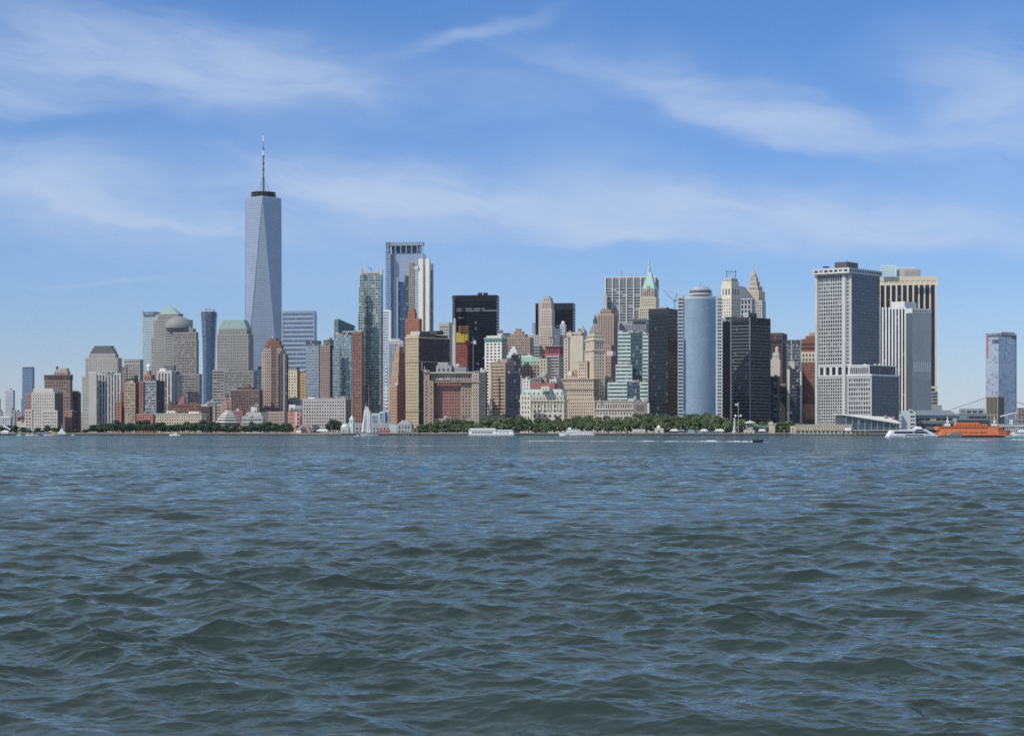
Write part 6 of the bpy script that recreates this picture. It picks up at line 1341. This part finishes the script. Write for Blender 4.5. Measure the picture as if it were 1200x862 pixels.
PR = [(484, 500), (500, 495), (515, 492), (540, 490.5), (560, 491), (580, 489), (592, 487), (606, 486), (625, 491.5), (640, 489), (660, 487.5), (690, 486.5), (705, 487), (725, 487.5), (745, 486), (765, 485), (790, 485), (805, 483.5), (815, 482), (830, 484), (845, 486.5), (860, 490), (880, 494), (900, 493), (915, 493), (930, 494), (944, 497)]
f2, m2, b2_ = [], [], []
x = 487.0
while x < 940:
    if not (866 < x < 908): f2.append((x, prof(PR, x) + rt.uniform(6, 9.5), rt.uniform(5, 7), 2030 + rt.uniform(-3, 6)))
    x += rt.uniform(8, 13)
x = 489.0
while x < 940:
    m2.append((x, prof(PR, x) + rt.uniform(1, 5.5), rt.uniform(6.5, 9.5), 2064 + rt.uniform(-6, 8))); x += rt.uniform(9, 14)
x = 492.0
while x < 940:
    b2_.append((x, prof(PR, x) + rt.uniform(-2.4, 1.8), rt.uniform(6.5, 9.5), 2110 + rt.uniform(-8, 8))); x += rt.uniform(8.5, 13)
put_trees([('front', f2), ('middle', m2), ('back', b2_)], RP_, RIGHT_ZONES, 'green trees of the waterfront park', 'park tree')

# ================================================================== BOATS
HULLW = plain((0.75, 0.76, 0.76), 0.35)
def hull(mb, Ln, Bm, hb, hs, m, bow=1, draft=0.6, rake=0.12, stern=0.8, nsec=12):
    """Lofted hull along +x (bow=1) or -x; hb = freeboard at bow, hs at stern."""
    secs = []
    for i in range(nsec + 1):
        u = i / nsec
        wv = stern + (1 - stern) * min(1, u * 3) if u < .45 else 1 - max(0, (u - .45) / .55) ** 2.2
        fb = hs + (hb - hs) * u ** 2
        xk = (u - .5) * Ln
        pts = []
        for y, z in ((-1, 1), (-.88, .25), (-.6, -.6), (0, -1), (.6, -.6), (.88, .25), (1, 1)):
            zz = z * fb if z > 0 else z * draft
            pts.append((bow * (xk + rake * Ln * max(0, (u - .6) / .4) * (zz / fb if zz > 0 else 0)), y * Bm / 2 * max(wv, .02), zz))
        secs.append(pts)
    for a, c in zip(secs[:-1], secs[1:]):
        for j in range(6): mb.face([a[j], c[j], c[j + 1], a[j + 1]] if bow < 0 else [a[j + 1], c[j + 1], c[j], a[j]], m)
        mb.face([a[0], a[6], c[6], c[0]], m)
    mb.face(secs[0], m)

def local(name, px, Y, label, cat, group=None, rz=0.0, z=0.0):
    o = empty(name, (X(px, Y), Y, z), label, cat, group)
    o.rotation_euler[2] = rz
    return o
def part(mb, name, root, parent=None, smooth=False):
    o = mb.build(name, root, smooth, loc=(0, 0, 0)); 
    if parent: o.parent = parent
    return o

def deckhouse(root, name, c, size, m, n, wz, wh, ww, gm, sides=(-1,)):
    """Cabin with separate windows along its seaward side."""
    mb = MB(); mb.box(c, size, m); o = part(mb, name, root)
    for k in range(n):
        x_ = c[0] - size[0] / 2 + size[0] * (k + .5) / n
        mb = MB(); mb.box((x_, c[1] - size[1] / 2 - .03, wz), (ww, .06, wh), gm); w = part(mb, 'window', root); w.parent = o
    return o

GLB = plain((0.03, 0.045, 0.075), 0.12)
# orange ferry
Yf = 1600
r = local('ferry', 1137, Yf, 'big orange double-ended ferry docked by the terminal hall', 'ferry', rz=R(-6))
OR2 = wall((0.66, 0.20, 0.09), 0.5, 0.06)
s1 = 1 / F * Yf
mb = MB(); hull(mb, 54, 15, 3.0, 2.4, plain((0.10, 0.045, 0.05), .6), 1, .8, .03, .5); part(mb, 'hull', r)
mb = MB()
def ell(mb, x0, x1, bm, z0, z1, m, rnd=.25):
    pts = [(x0 + (x1 - x0) * .04, -bm / 2), (x1 - (x1 - x0) * .04, -bm / 2), (x1, -bm * rnd), (x1, bm * rnd), (x1 - (x1 - x0) * .04, bm / 2), (x0 + (x1 - x0) * .04, bm / 2), (x0, bm * rnd), (x0, -bm * rnd)]
    mb.prism(pts, z0, z1, m)
ell(mb, -27, 31, 15.2, 1.4, 6.0, OR2); low = part(mb, 'lower_deck', r)
mb = MB(); ell(mb, -29, 27, 14.6, 6.0, 8.6, wall((.60, .175, .075), .5, .06)); up = part(mb, 'upper_deck', r)
for k in range(26):
    mb = MB(); mb.box((-26 + k * 1.55, -7.34, 7.6), (1.05, .1, .9), plain((.05, .02, .02), .3)); w = part(mb, 'window', r); w.parent = up
mb = MB(); ell(mb, -28, 24, 13.8, 8.6, 9.1, wall((.16, .05, .03))); part(mb, 'deck_edge', r)
mb = MB(); mb.box((0, 0, 10.0), (26, 11, 1.9), OR2); mb.box((-2, 0, 11.4), (17, 9, 1.0), wall((.6, .16, .05))); part(mb, 'bridge_deck', r)
for k in range(10):
    mb = MB(); mb.box((-11 + k * 2.4, -5.53, 10.2), (1.3, .08, .8), plain((.06, .03, .03), .3)); part(mb, 'window', r)
for sx in (-18.5, 19.5):
    mb = MB(); mb.box((sx, 0, 10), (4, 6, 2), wall((.74, .72, .68))); mb.bar((sx, 0, 11), (sx, 0, 17.0), .35, wall((.75, .73, .68)), 6); mb.box((sx, 0, 13), (2.0, .8, 1.6), wall((.7, .66, .58))); part(mb, 'pilot_mast', r)
for k in range(3):
    mb = MB(); mb.box((26 - k * .8, -5.5, 3.2 + 1.9 * k), (8 - k, 4.3, .8), plain((.06, .025, .02), .4)); part(mb, 'end_opening', r)
mb = MB(); ell(mb, -26.5, 33, 15.4, 1.0, 1.7, plain((.20, .05, .04), .5)); part(mb, 'rub_rail', r)
fc = bpy.data.curves.new('ferry_name', 'FONT'); fc.body = 'STATEN ISLAND FERRY'; fc.size = 2.3; fc.extrude = .03; fc.align_x = 'CENTER'
fo = bpy.data.objects.new('lettering_source', fc); COL.objects.link(fo); dg = bpy.context.evaluated_depsgraph_get()
lm_ = bpy.data.meshes.new_from_object(fo.evaluated_get(dg)); bpy.data.objects.remove(fo)
lm_.materials.clear(); lm_.materials.append(plain((.14, .035, .02), .6))
lo = bpy.data.objects.new('lettering', lm_); COL.objects.link(lo); lo.parent = low; lo.location = (1, -7.68, 3.1); lo.rotation_euler = (R(90), 0, 0)
# grey landing pontoon in front of the ferry's left half
r = local('pontoon', 1113, 1540, 'dark grey floating pontoon with piles before the orange ferry', 'pontoon')
mb = MB(); mb.prism([(-11, -3), (9, -3), (9, 3), (-11, 3)], .0, 1.6, plain((.12, .12, .13))); part(mb, 'deck', r)
mb = MB(); mb.prism([(-2, -2.8), (8, -2.8), (8, 2.8), (-2, 2.8)], 1.6, 4.0, plain((.19, .19, .2)), None, [(1, -2.8), (8, -2.8), (8, 2.8), (1, 2.8)]); part(mb, 'shelter', r)
for xx in (-10, -4, 8.5):
    mb = MB(); mb.bar((xx, -3.2, -1), (xx, -3.2, 4.6), .35, wall((.16, .13, .1)), 8); part(mb, 'pile', r)

# fast catamaran
Yc_ = 1450
r = local('catamaran', 1069, Yc_, 'white fast catamaran ferry with dark blue window bands and sloping bow', 'ferry', rz=R(4))
mb = MB(); hull(mb, 37, 4, 2.4, 1.7, HULLW, 1, .6, .06, .9); part(mb, 'hull', r)
mb = MB(); hull(mb, 37, 4, 2.4, 1.7, HULLW, 1, .6, .06, .9); o = part(mb, 'hull', r); o.location = (0, 6, 0)
mb = MB(); ss = [(-18, 1.6), (18.5, 1.6), (16.5, 3.0), (9.5, 6.6), (6.0, 6.8), (-15.5, 5.6), (-17.5, 2.6)]
def slab(mb, prof_, y0, y1, m):
    mb.face([(x_, y0, z_) for x_, z_ in prof_], m); mb.face([(x_, y1, z_) for x_, z_ in prof_][::-1], m)
    for (xa, za), (xb, zb2) in zip(prof_, prof_[1:] + prof_[:1]): mb.face([(xa, y0, za), (xa, y1, za), (xb, y1, zb2), (xb, y0, zb2)], m)
slab(mb, ss, -2.2, 8.2, HULLW); part(mb, 'superstructure', r)
for prof_ in ([(-14.5, 3.3), (0, 3.3), (0, 5.0), (-13.8, 5.0)], [(.6, 3.3), (12.5, 3.3), (9.8, 5.0), (.6, 5.0)], [(1.5, 5.3), (8.8, 5.3), (7.2, 6.5), (2.5, 6.5)], [(-6, 1.9), (8, 1.9), (8, 2.6), (-6, 2.6)]):
    mb = MB(); slab(mb, prof_, -2.26, -2.15, GLB); part(mb, 'window_band', r)
for xx in (10.5, 12.3):
    mb = MB(); mb.box((xx, -2.24, 2.4), (.7, .08, .8), GLB); part(mb, 'window', r)
mb = MB(); slab(mb, [(3, 6.8), (8, 6.8), (6.2, 8.6), (3.8, 8.4)], 0, 6, HULLW); mb.bar((4.5, 3, 8.2), (4.0, 3, 10.0), .15, STEEL, 5); part(mb, 'wheelhouse', r)
mb = MB(); mb.bar((-1, 3, 5.8), (2.5, 3, 7.2), .45, HULLW, 6); part(mb, 'funnel', r)

# schooner under sail
Ys = 1750
r = local('schooner', 431, Ys, 'two-masted schooner under full white sail in front of the clock-tower pier', 'sailboat', rz=R(10))
mb = MB(); hull(mb, 15.5, 4.2, 2.6, 1.9, plain((.45, .49, .50), .5), -1, .7, .08, .65); mb.bar((-7.6, 0, 2.4), (-10, 0, 3.2), .14, wall((.3, .25, .18)), 6); o = part(mb, 'hull', r); o.location = (1.8, 0, 0)
mb = MB(); mb.box((1.5, 0, 2.4), (5, 2.2, .9), plain((.07, .075, .09))); part(mb, 'cabin', r)
SAIL = plain((.82, .80, .74), .8)
for xx, hh in ((-1.4, 31), (.9, 46)):
    mb = MB(); mb.bar((xx, 0, 1.5), (xx, 0, hh), .2, wall((.55, .5, .42)), 6, .07); part(mb, 'mast', r)
def sail(pts, belly, name):
    """Cloth with belly: pts = (x, z) corners, four or three, subdivided and blown out of plane."""
    n = 8; P4 = [Vector((x_, 0, z_)) for x_, z_ in pts]
    if len(P4) == 3: P4.append(P4[2])
    g_ = [[None] * (n + 1) for _ in range(n + 1)]
    for i in range(n + 1):
        for j in range(n + 1):
            u, v = i / n, j / n
            q = (P4[0] * (1 - u) + P4[1] * u) * (1 - v) + (P4[3] * (1 - u) + P4[2] * u) * v
            bl = belly * math.sin(math.pi * u) * math.sin(math.pi * min(v + .12, 1))
            g_[i][j] = q + Vector((-.5 * bl, -bl, 0))
    mb = MB()
    for i in range(n):
        for j in range(n): mb.face([g_[i][j], g_[i + 1][j], g_[i + 1][j + 1], g_[i][j + 1]], SAIL)
    part(mb, name, r, smooth=True)
sail([(-5.6, 4.0), (-1.6, 4.6), (-1.5, 28.5), (-2.9, 25.5)], 1.6, 'jib')
sail([(-2.9, 4.4), (-.9, 4.6), (-.9, 26.0), (-1.5, 27)], .9, 'staysail')
sail([(-.8, 3.4), (1.0, 3.4), (.8, 25.0), (-.9, 27.5)], .9, 'foresail')
sail([(1.0, 3.2), (3.4, 3.8), (2.2, 22.5), (.8, 24.5)], 1.2, 'mainsail')
for a_, c_ in (((-8.0, 0, 3.1), (-1.4, 0, 30)), ((.9, 0, 45), (-1.4, 0, 30.5)), ((9.2, 0, 2.2), (.9, 0, 44))):
    mb = MB(); mb.bar(a_, c_, .05, DARK, 4); part(mb, 'rigging_line', r)

# white excursion ferry, pier tent, other craft
r = local('ferry', 676.5, 1850, 'small white double-deck excursion boat moored before the park trees', 'ferry')
mb = MB(); hull(mb, 33, 7.5, 2.6, 1.8, HULLW, -1, .6, .04, .8); part(mb, 'hull', r)
deckhouse(r, 'main_deck', (1.5, 0, 3.0), (27, 6.4, 2.4), HULLW, 12, 3.1, .9, 1.1, GLB); deckhouse(r, 'upper_deck', (-4, 0, 5.3), (13, 5.4, 2.0), HULLW, 6, 5.4, .9, 1.2, GLB)
mb = MB(); mb.box((-7.5, 0, 7.0), (3.2, 3.0, 1.5), HULLW); part(mb, 'wheelhouse', r)
mb = MB(); mb.box((5.5, 0, 4.5), (17, 6.6, .2), plain((.55, .56, .58))); part(mb, 'awning_deck', r)
mb = MB(); mb.bar((-5.5, 0, 6), (-5.5, 0, 12), .14, STEEL, 5); part(mb, 'mast', r)

r = local('pier_tent', 576, 1965, 'long low white covered landing with dark openings on the park shore', 'pier building', z=GROUND - 2.3)
mb = MB(); mb.prism([(-23.5, -6), (23, -6), (23, 6), (-23.5, 6)], -.3, 1.6, wall((.5, .5, .48))); part(mb, 'barge', r)
mb = MB(); mb.box((-9, 0, 3.6), (28, 10, 4.2), WHITE); part(mb, 'hall', r)
mb = MB(); slab(mb, [(-23.4, 5.7), (5.4, 5.7), (3.6, 7.4), (-21.4, 7.4)], -5.6, 5.6, plain((.82, .82, .80), .6)); part(mb, 'roof', r)
mb = MB(); mb.box((13.5, 0, 3.2), (17, 9, 3.4), WHITE); part(mb, 'low_hall', r)
mb = MB(); slab(mb, [(5, 4.9), (22.3, 4.9), (20.8, 5.9), (6, 5.9)], -5, 5, plain((.80, .80, .78), .6)); part(mb, 'low_roof', r)
for k in range(7):
    mb = MB(); mb.box((-18.5 + k * 3.05, -5.05, 3.2), (2.5, .12, 1.9), plain((.22, .20, .19))); part(mb, 'opening', r)
for k in range(3):
    mb = MB(); mb.box((9 + k * 3.6, -4.55, 3.0), (1.8, .12, 1.3), plain((.35, .34, .33))); part(mb, 'opening', r)

r = local('ferry', 59, 1800, 'small ferry with purple-blue stern and orange-yellow bow paint', 'ferry')
mb = MB(); hull(mb, 12, 4.5, 2.0, 1.4, plain((.72, .70, .74), .4), 1, .5, .05, .8); part(mb, 'hull', r)
deckhouse(r, 'purple_cabin', (-2, 0, 3.0), (7, 4, 2.2), plain((.30, .26, .58), .5), 5, 3.1, .8, .9, GLB)
mb = MB(); mb.box((3, 0, 2.9), (4.6, 3.8, 1.9), plain((.75, .38, .05), .5)); part(mb, 'orange_cabin', r)
mb = MB(); mb.box((.8, 0, 4.5), (3.0, 3, 1.0), plain((.70, .48, .12), .5)); part(mb, 'wheelhouse', r)
r = local('ship', 72.5, 1830, 'grey patrol ship with a tapering mast right of the purple and orange ferry', 'ship')
mb = MB(); hull(mb, 13, 4.6, 2.8, 1.6, plain((.20, .23, .26), .5), -1, .6, .08, .7); part(mb, 'hull', r)
mb = MB(); mb.prism([(-4, -2), (4, -2), (4, 2), (-4, 2)], 1.6, 4.4, plain((.52, .56, .56), .5), None, [(-2.6, -1.6), (3, -1.6), (3, 1.6), (-2.6, 1.6)]); part(mb, 'deckhouse', r)
mb = MB(); mb.prism([(-2, -1.4), (1.6, -1.4), (1.6, 1.4), (-2, 1.4)], 4.4, 7.0, plain((.55, .6, .6), .5), None, [(-.9, -.8), (.7, -.8), (.7, .8), (-.9, .8)]); part(mb, 'bridge', r)
mb = MB(); mb.bar((0, 0, 7), (0, 0, 11.5), .35, plain((.5, .54, .54)), 6, .1); part(mb, 'mast', r)
r = local('footbridge', 7, 1990, 'white slanted gangway over a small white landing at the left shore edge', 'gangway')
mb = MB(); mb.bar((-2.5, 0, 10.2), (4.5, 0, 6.0), .8, WHITE, 6); part(mb, 'gangway', r)
mb = MB(); mb.box((-1, 0, 2.7), (8, 3, 2.2), wall((.6, .62, .62))); mb.prism([(-5.5, -1.8), (3.5, -1.8), (3.5, 1.8), (-5.5, 1.8)], 3.8, 5.0, WHITE, None, [(-2, -1), (1, -1), (1, 1), (-2, 1)]); part(mb, 'landing', r)
mb = MB(); mb.box((-1, 0, 1.0), (12, 4, 1.6), DARK); part(mb, 'float', r)
for px, hh, lab in ((33.2, 13.5, 'small moored sailboat with bare mast, left one of the pair by the beige block'), (38.3, 15, 'small moored sailboat with bare mast, right one of the pair by the beige block')):
    r = local('sailboat', px, 1880, lab, 'sailboat', 'moored sailboats with bare masts')
    mb = MB(); hull(mb, 5.6, 2.0, 1.1, .8, HULLW, 1, .4, .08, .6); part(mb, 'hull', r)
    mb = MB(); mb.box((-.3, 0, 1.3), (2.2, 1.2, .7), plain((.6, .62, .6))); part(mb, 'cabin', r)
    mb = MB(); mb.bar((0, 0, 1), (0, 0, hh), .12, plain((.6, .62, .6)), 5, .06); part(mb, 'mast', r)
    mb = MB(); mb.bar((0, 0, 2.2), (-2.3, 0, 2.2), .12, plain((.6, .62, .6)), 5); part(mb, 'boom', r)
for px, Y, ln, m_, lab, bow in ((22.5, 1900, 5.0, HULLW, 'tiny white motorboat at the far left by the gangway', 1), (43, 1885, 4.2, HULLW, 'tiny white motorboat right of the two bare-masted sailboats', 1), (85.5, 1900, 4.0, HULLW, 'tiny white launch off the shore right of the grey patrol ship', 1),
                                (131.5, 1860, 3.6, plain((.04, .04, .05)), 'tiny black workboat below the white striped apartment tower', -1), (205, 1850, 9.5, HULLW, 'white speedboat moored before the long cream hotel', -1), (419, 1700, 5.0, plain((.5, .54, .56)), 'small grey dinghy just left of the schooner', -1)):
    r = local('motorboat', px, Y, lab, 'motorboat', 'small motorboats near the shore')
    mb = MB(); hull(mb, ln, ln * .3, ln * .2, ln * .15, m_, bow, .4, .1, .75); part(mb, 'hull', r)
    mb = MB(); mb.box((0, 0, ln * .24), (ln * .4, ln * .22, ln * .18), m_); part(mb, 'cabin', r)
    mb = MB(); mb.box((bow * ln * .1, -ln * .112, ln * .26), (ln * .2, .04, ln * .08), GLB); part(mb, 'window', r)
r = local('yacht', 1192, 1700, 'white motor yacht cut by the right edge beside the orange ferry', 'yacht')
mb = MB(); hull(mb, 18, 5, 2.4, 1.7, HULLW, -1, .6, .1, .8); part(mb, 'hull', r)
mb = MB(); slab(mb, [(-6, 2), (9, 2), (9, 4), (-2.5, 4)], -2, 2, HULLW); part(mb, 'cabin', r)
mb = MB(); slab(mb, [(0, 4.1), (9, 4.1), (8, 6.2), (3.4, 6.2)], -1.8, 1.8, HULLW); part(mb, 'flybridge', r)
mb = MB(); slab(mb, [(-3, 2.6), (8, 2.6), (8, 3.4), (-2, 3.4)], -2.06, -1.98, GLB); part(mb, 'window_band', r)

# people: one continuous body each
def figure(name, joints, edges, cloth, skin, parent=None, hips=0):
    me = bpy.data.meshes.new(name); me.from_pydata([j[:3] for j in joints], edges, [])
    o = bpy.data.objects.new(name, me); COL.objects.link(o)
    sk = o.modifiers.new('skin', 'SKIN')
    for i, j in enumerate(joints):
        v = me.skin_vertices[0].data[i]; v.radius = (j[3], j[4] if len(j) > 4 else j[3]); v.use_root = (i == hips)
    o.modifiers.new('sub', 'SUBSURF').levels = 1
    dg = bpy.context.evaluated_depsgraph_get(); m2_ = bpy.data.meshes.new_from_object(o.evaluated_get(dg))
    bpy.data.objects.remove(o); me2 = m2_
    me2.materials.clear()
    for mm in (cloth[0], cloth[1], skin): me2.materials.append(mm)
    zs = [j[2] for j in joints]; hz = joints[hips][2]; nz = max(zs) - .30
    for p_ in me2.polygons:
        p_.material_index = 2 if p_.center.z > nz else (0 if p_.center.z > hz else 1); p_.use_smooth = True
    me2.uv_layers.new(name='UVMap') if not me2.uv_layers else None
    o = bpy.data.objects.new(name, me2); COL.objects.link(o)
    return o
SKIN = plain((.42, .27, .20), .6)
STAND = [(0, 0, .95, .16, .12), (0, 0, 1.2, .15, .11), (0, 0, 1.42, .17, .11), (0, 0, 1.54, .06), (0, -.01, 1.66, .10), (0, -.01, 1.76, .07),
         (.2, 0, 1.40, .06), (.26, .03, 1.14, .05), (.27, -.05, .88, .04), (-.2, 0, 1.40, .06), (-.27, .02, 1.14, .05), (-.26, -.08, .90, .04),
         (.1, 0, .88, .10), (.12, -.03, .5, .07), (.12, .05, .07, .05), (.12, -.08, .04, .04), (-.1, 0, .88, .10), (-.12, -.12, .5, .07), (-.12, -.16, .07, .05), (-.12, -.28, .04, .04)]
SE = [(0, 1), (1, 2), (2, 3), (3, 4), (4, 5), (2, 6), (6, 7), (7, 8), (2, 9), (9, 10), (10, 11), (0, 12), (12, 13), (13, 14), (14, 15), (0, 16), (16, 17), (17, 18), (18, 19)]
CL = [(plain((.6, .6, .62), .8), plain((.06, .07, .12), .8)), (plain((.35, .05, .05), .8), plain((.3, .28, .24), .8)), (plain((.08, .12, .25), .8), plain((.05, .05, .05), .8))]
LAB = ['distant stroller in a pale top on the park promenade', 'distant stroller in a red top on the park promenade', 'distant stroller in a dark blue top on the park promenade']
base_p = [figure('person', STAND, SE, CL[i], SKIN) for i in range(3)]
rp_ = random.Random(9); seen_p = set()
for k in range(48):
    i = rp_.randrange(3); o = base_p[i] if i not in seen_p else base_p[i].copy()
    if i in seen_p: COL.objects.link(o)
    seen_p.add(i)
    px = rp_.uniform(560, 1000); Ysh = np.interp(px, [q[0] for q in SHORE], [q[1] for q in SHORE]) + rp_.uniform(1.5, 6)
    o.location = (X(px, Ysh), Ysh, GROUND + .02 if Ysh > 0 else 0); o.rotation_euler[2] = rp_.uniform(0, 6.28)
    tag(o, LAB[i], 'person', LAB[i].replace('distant stroller', 'strollers'))

# small dark speedboat with two people, and its wake
Yr = 985
r = local('speedboat', 888, Yr, 'small black inflatable speedboat speeding ahead of its white wake', 'motorboat')
BLK = plain((.012, .018, .018), .5)
mb = MB(); hull(mb, 5.2, 2.0, 1.1, .8, plain((.03, .045, .045), .5), 1, .3, .12, .85); part(mb, 'hull', r)
mb = MB(); mb.bar((-2.4, -.95, .8), (1.4, -.95, .95), .3, BLK, 8); mb.bar((1.4, -.95, .95), (2.9, -.1, 1.3), .3, BLK, 8, .2); part(mb, 'tube', r)
mb = MB(); mb.bar((-2.4, .95, .8), (1.4, .95, .95), .3, BLK, 8); mb.bar((1.4, .95, .95), (2.9, .1, 1.3), .3, BLK, 8, .2); part(mb, 'tube', r)
mb = MB(); mb.box((.2, 0, 1.3), (.8, .8, 1.2), plain((.03, .035, .04))); part(mb, 'console', r)
mb = MB(); mb.box((-2.5, 0, 1.2), (.5, .5, 1.0), DARK); part(mb, 'outboard_motor', r)
SIT = [(0, 0, 1.15, .17, .13), (.04, 0, 1.4, .16, .12), (.06, 0, 1.62, .18, .12), (.08, 0, 1.74, .06), (.1, 0, 1.86, .11), (.1, 0, 1.97, .07), (.08, .2, 1.6, .07), (.3, .26, 1.42, .05), (.55, .2, 1.5, .05), (.08, -.2, 1.6, .07), (.3, -.26, 1.42, .05), (.55, -.2, 1.5, .05), (.05, .1, 1.1, .11), (.42, .12, 1.1, .08), (.45, .12, .72, .06), (.58, .12, .70, .05), (.05, -.1, 1.1, .11), (.42, -.12, 1.1, .08), (.45, -.12, .72, .06), (.58, -.12, .70, .05)]
DK = (plain((.015, .02, .02), .7), plain((.015, .016, .018), .7))
for dx_, lab in ((-.45, 'driver in dark clothes seated at the console of the black speedboat'), (-1.55, 'passenger in dark clothes sitting behind the speedboat driver')):
    o = figure('person', SIT, SE, DK, plain((.12, .08, .06), .6)); o.location = (X(888, Yr) + dx_, Yr, 0.0); tag(o, lab, 'person')

def foam_mat():
    m, t, p = new_mat('foam')
    g = t.new('ShaderNodeTexCoord').outputs['Object']
    uv = t.sep(t.new('ShaderNodeUVMap', uv_map='UVMap').outputs[0])
    n1 = t.noise(t.v('MULTIPLY', g, (.25, .9, 1)), 1.0, 5, .7)[0]
    edge = t.m('SUBTRACT', 1.0, t.m('ABSOLUTE', t.m('SUBTRACT', t.m('MULTIPLY', uv[1], 2.0), 1.0)))
    a = t.m('MULTIPLY', t.remap(n1, .36, .60), t.remap(edge, .0, .5), clamp=True)
    a = t.m('MULTIPLY', a, uv[0], clamp=True)
    p.inputs['Base Color'].default_value = (.75, .78, .80, 1); p.inputs['Roughness'].default_value = .8
    t.put(p.inputs['Alpha'], a)
    return m
FOAM = foam_mat()
def wake(label, pts, width, amp, n=90):
    """Strip of broken foam lying on the water; pts = (px, Y, strength)."""
    mb = MB(); rw = random.Random(int(pts[0][0]))
    xs = [(X(px, Y), Y, s_) for px, Y, s_ in pts]
    prev = None
    raw = [rw.random() for _ in range(n + 24)]
    sm = [sum(raw[q:q + 12]) / 12 for q in range(n + 1)]
    sm = [min(1, max(0, (q - .5) * 2.6 + .5)) for q in sm]
    for k in range(n + 1):
        t_ = k / n * (len(xs) - 1); i = min(int(t_), len(xs) - 2); f = t_ - i
        x_ = xs[i][0] * (1 - f) + xs[i + 1][0] * f; y_ = xs[i][1] * (1 - f) + xs[i + 1][1] * f; s_ = xs[i][2] * (1 - f) + xs[i + 1][2] * f
        w = width * (.5 + sm[k]); zc = .2 + amp * sm[k]; s_ = s_ * (.35 + .75 * sm[k])
        cur = [(x_, y_ - w, .16), (x_, y_, zc), (x_, y_ + w, .16)]
        if prev:
            for j in range(2): mb.face([prev[0][j], cur[j], cur[j + 1], prev[0][j + 1]], FOAM, [(prev[1], j / 2), (s_, j / 2), (s_, (j + 1) / 2), (prev[1], (j + 1) / 2)])
        prev = (cur, s_)
    o = mb.build('wake'); tag(o, label, 'foam', kind='stuff'); return o
wake('long broken white wake trailing left behind the black speedboat', [(881, 990, 1.4), (862, 993, 1.5), (820, 1003, 1.2), (760, 1014, 1.1), (690, 1026, 1.0), (610, 1042, .7)], 9, .75, 220)
wake('white spray thrown up at the stern of the black speedboat', [(881.5, 988, 1.6), (877, 989, 1.8), (871, 990, 1.5), (864, 992, .8)], 1.8, 1.7, 30)
wake('short bow foam in front of the black speedboat', [(893, 984.5, .9), (898, 984, 1.0), (902, 983, .2)], 1.2, .2, 20)
wake('short white wake below the orange ferry', [(1108, 1180, .4), (1130, 1150, 1.1), (1150, 1140, 1.3), (1163, 1150, .5)], 5, .5, 60)
wake('white wake running off the right edge of the harbour', [(1172, 1170, .3), (1190, 1150, 1.0), (1230, 1130, 1.0)], 6, .5, 50)
wake('faint thin foam line on the water left of the schooner', [(400, 800, .1), (450, 770, .5), (520, 770, .55), (600, 800, .1)], 5, .2, 120)

# shoreline furniture: piles and lamp posts
r0 = None
for i, (px, hh) in enumerate([(473, 4.6), (476, 5.2), (479, 4.2), (484, 5), (489, 4.6), (727, 4.4), (733, 6), (736.5, 4.5), (919, 4.6), (986, 5), (1003, 5), (1008, 5), (1014, 4.6)]):
    Y = np.interp(px, [q[0] for q in SHORE], [q[1] for q in SHORE]) - 3
    if r0 is None:
        r0 = empty('mooring_pile', (0, 0, 0), '', 'mooring pile'); mb = MB(); mb.bar((0, 0, -1), (0, 0, 5), .5, wall((.24, .20, .14)), 8, .45); part(mb, 'post', r0); mb = MB(); mb.lathe((0, 0), [(.55, 5), (.5, 5.3), (.1, 5.8)], wall((.55, .5, .25)), 8); part(mb, 'cap', r0); o = r0
    else: o = copy_tree(r0)
    o.location = (X(px, Y), Y, 0); o.scale = (1, 1, hh / 5)
    tag(o, 'weathered timber mooring pile with a pale cap standing off the sea wall', 'mooring pile', 'timber mooring piles along the sea wall')
r0 = None
for k in range(34):
    px = 566 + k * 10.9 + (3 if k % 3 == 0 else 0); Y = np.interp(px, [q[0] for q in SHORE], [q[1] for q in SHORE]) + 4
    if r0 is None:
        r0 = empty('street_lamp', (0, 0, 0), '', 'street lamp'); mb = MB(); mb.bar((0, 0, 0), (0, 0, 5.2), .14, plain((.10, .12, .11)), 6, .09); part(mb, 'post', r0); mb = MB(); mb.lathe((0, 0), [(.1, 5.2), (.42, 5.5), (.36, 6.0), (.06, 6.3)], plain((.62, .62, .56), .4), 8); part(mb, 'lantern', r0); o = r0
    else: o = copy_tree(r0)
    o.location = (X(px, Y), Y, GROUND)
    tag(o, 'thin dark lamp post with a pale lantern on the park promenade', 'street lamp', 'lamp posts along the park promenade')
for px, w_, lab in ((378, 7.5, 'row of white peaked tents on the shore left of the clock-tower pier'), (843, 6, 'small white marquee before the trees left of the tall flagpole'), (893, 4.5, 'small cream market tent by the green-roofed pavilion'), (790, 5, 'small grey-white tent right of the domed fort gate'), (825, 4.5, 'small white tent between grey-white tent and marquee')):
    Y = np.interp(px, [q[0] for q in SHORE], [q[1] for q in SHORE]) + 9
    r = local('tent', px, Y, lab, 'tent', z=GROUND)
    hw_ = PX(w_, Y); mb = MB(); mb.prism([(-hw_, -3), (hw_, -3), (hw_, 3), (-hw_, 3)], 2.2, 4.4, plain((.56, .55, .52), .7), None, [(-hw_ * .55, -.6), (hw_ * .55, -.6), (hw_ * .55, .6), (-hw_ * .55, .6)]); part(mb, 'canopy', r)
    for sx in (-1, 1):
        for sy in (-1, 1):
            mb = MB(); mb.bar((sx * hw_ * .95, sy * 2.8, 0), (sx * hw_ * .95, sy * 2.8, 2.3), .1, STEEL, 5); part(mb, 'pole', r)

# rooftop clutter on the masonry blocks
for i, (bb_, bl_) in enumerate(REG):
    bb_.clutter(bl_, 3 + i % 4, i)
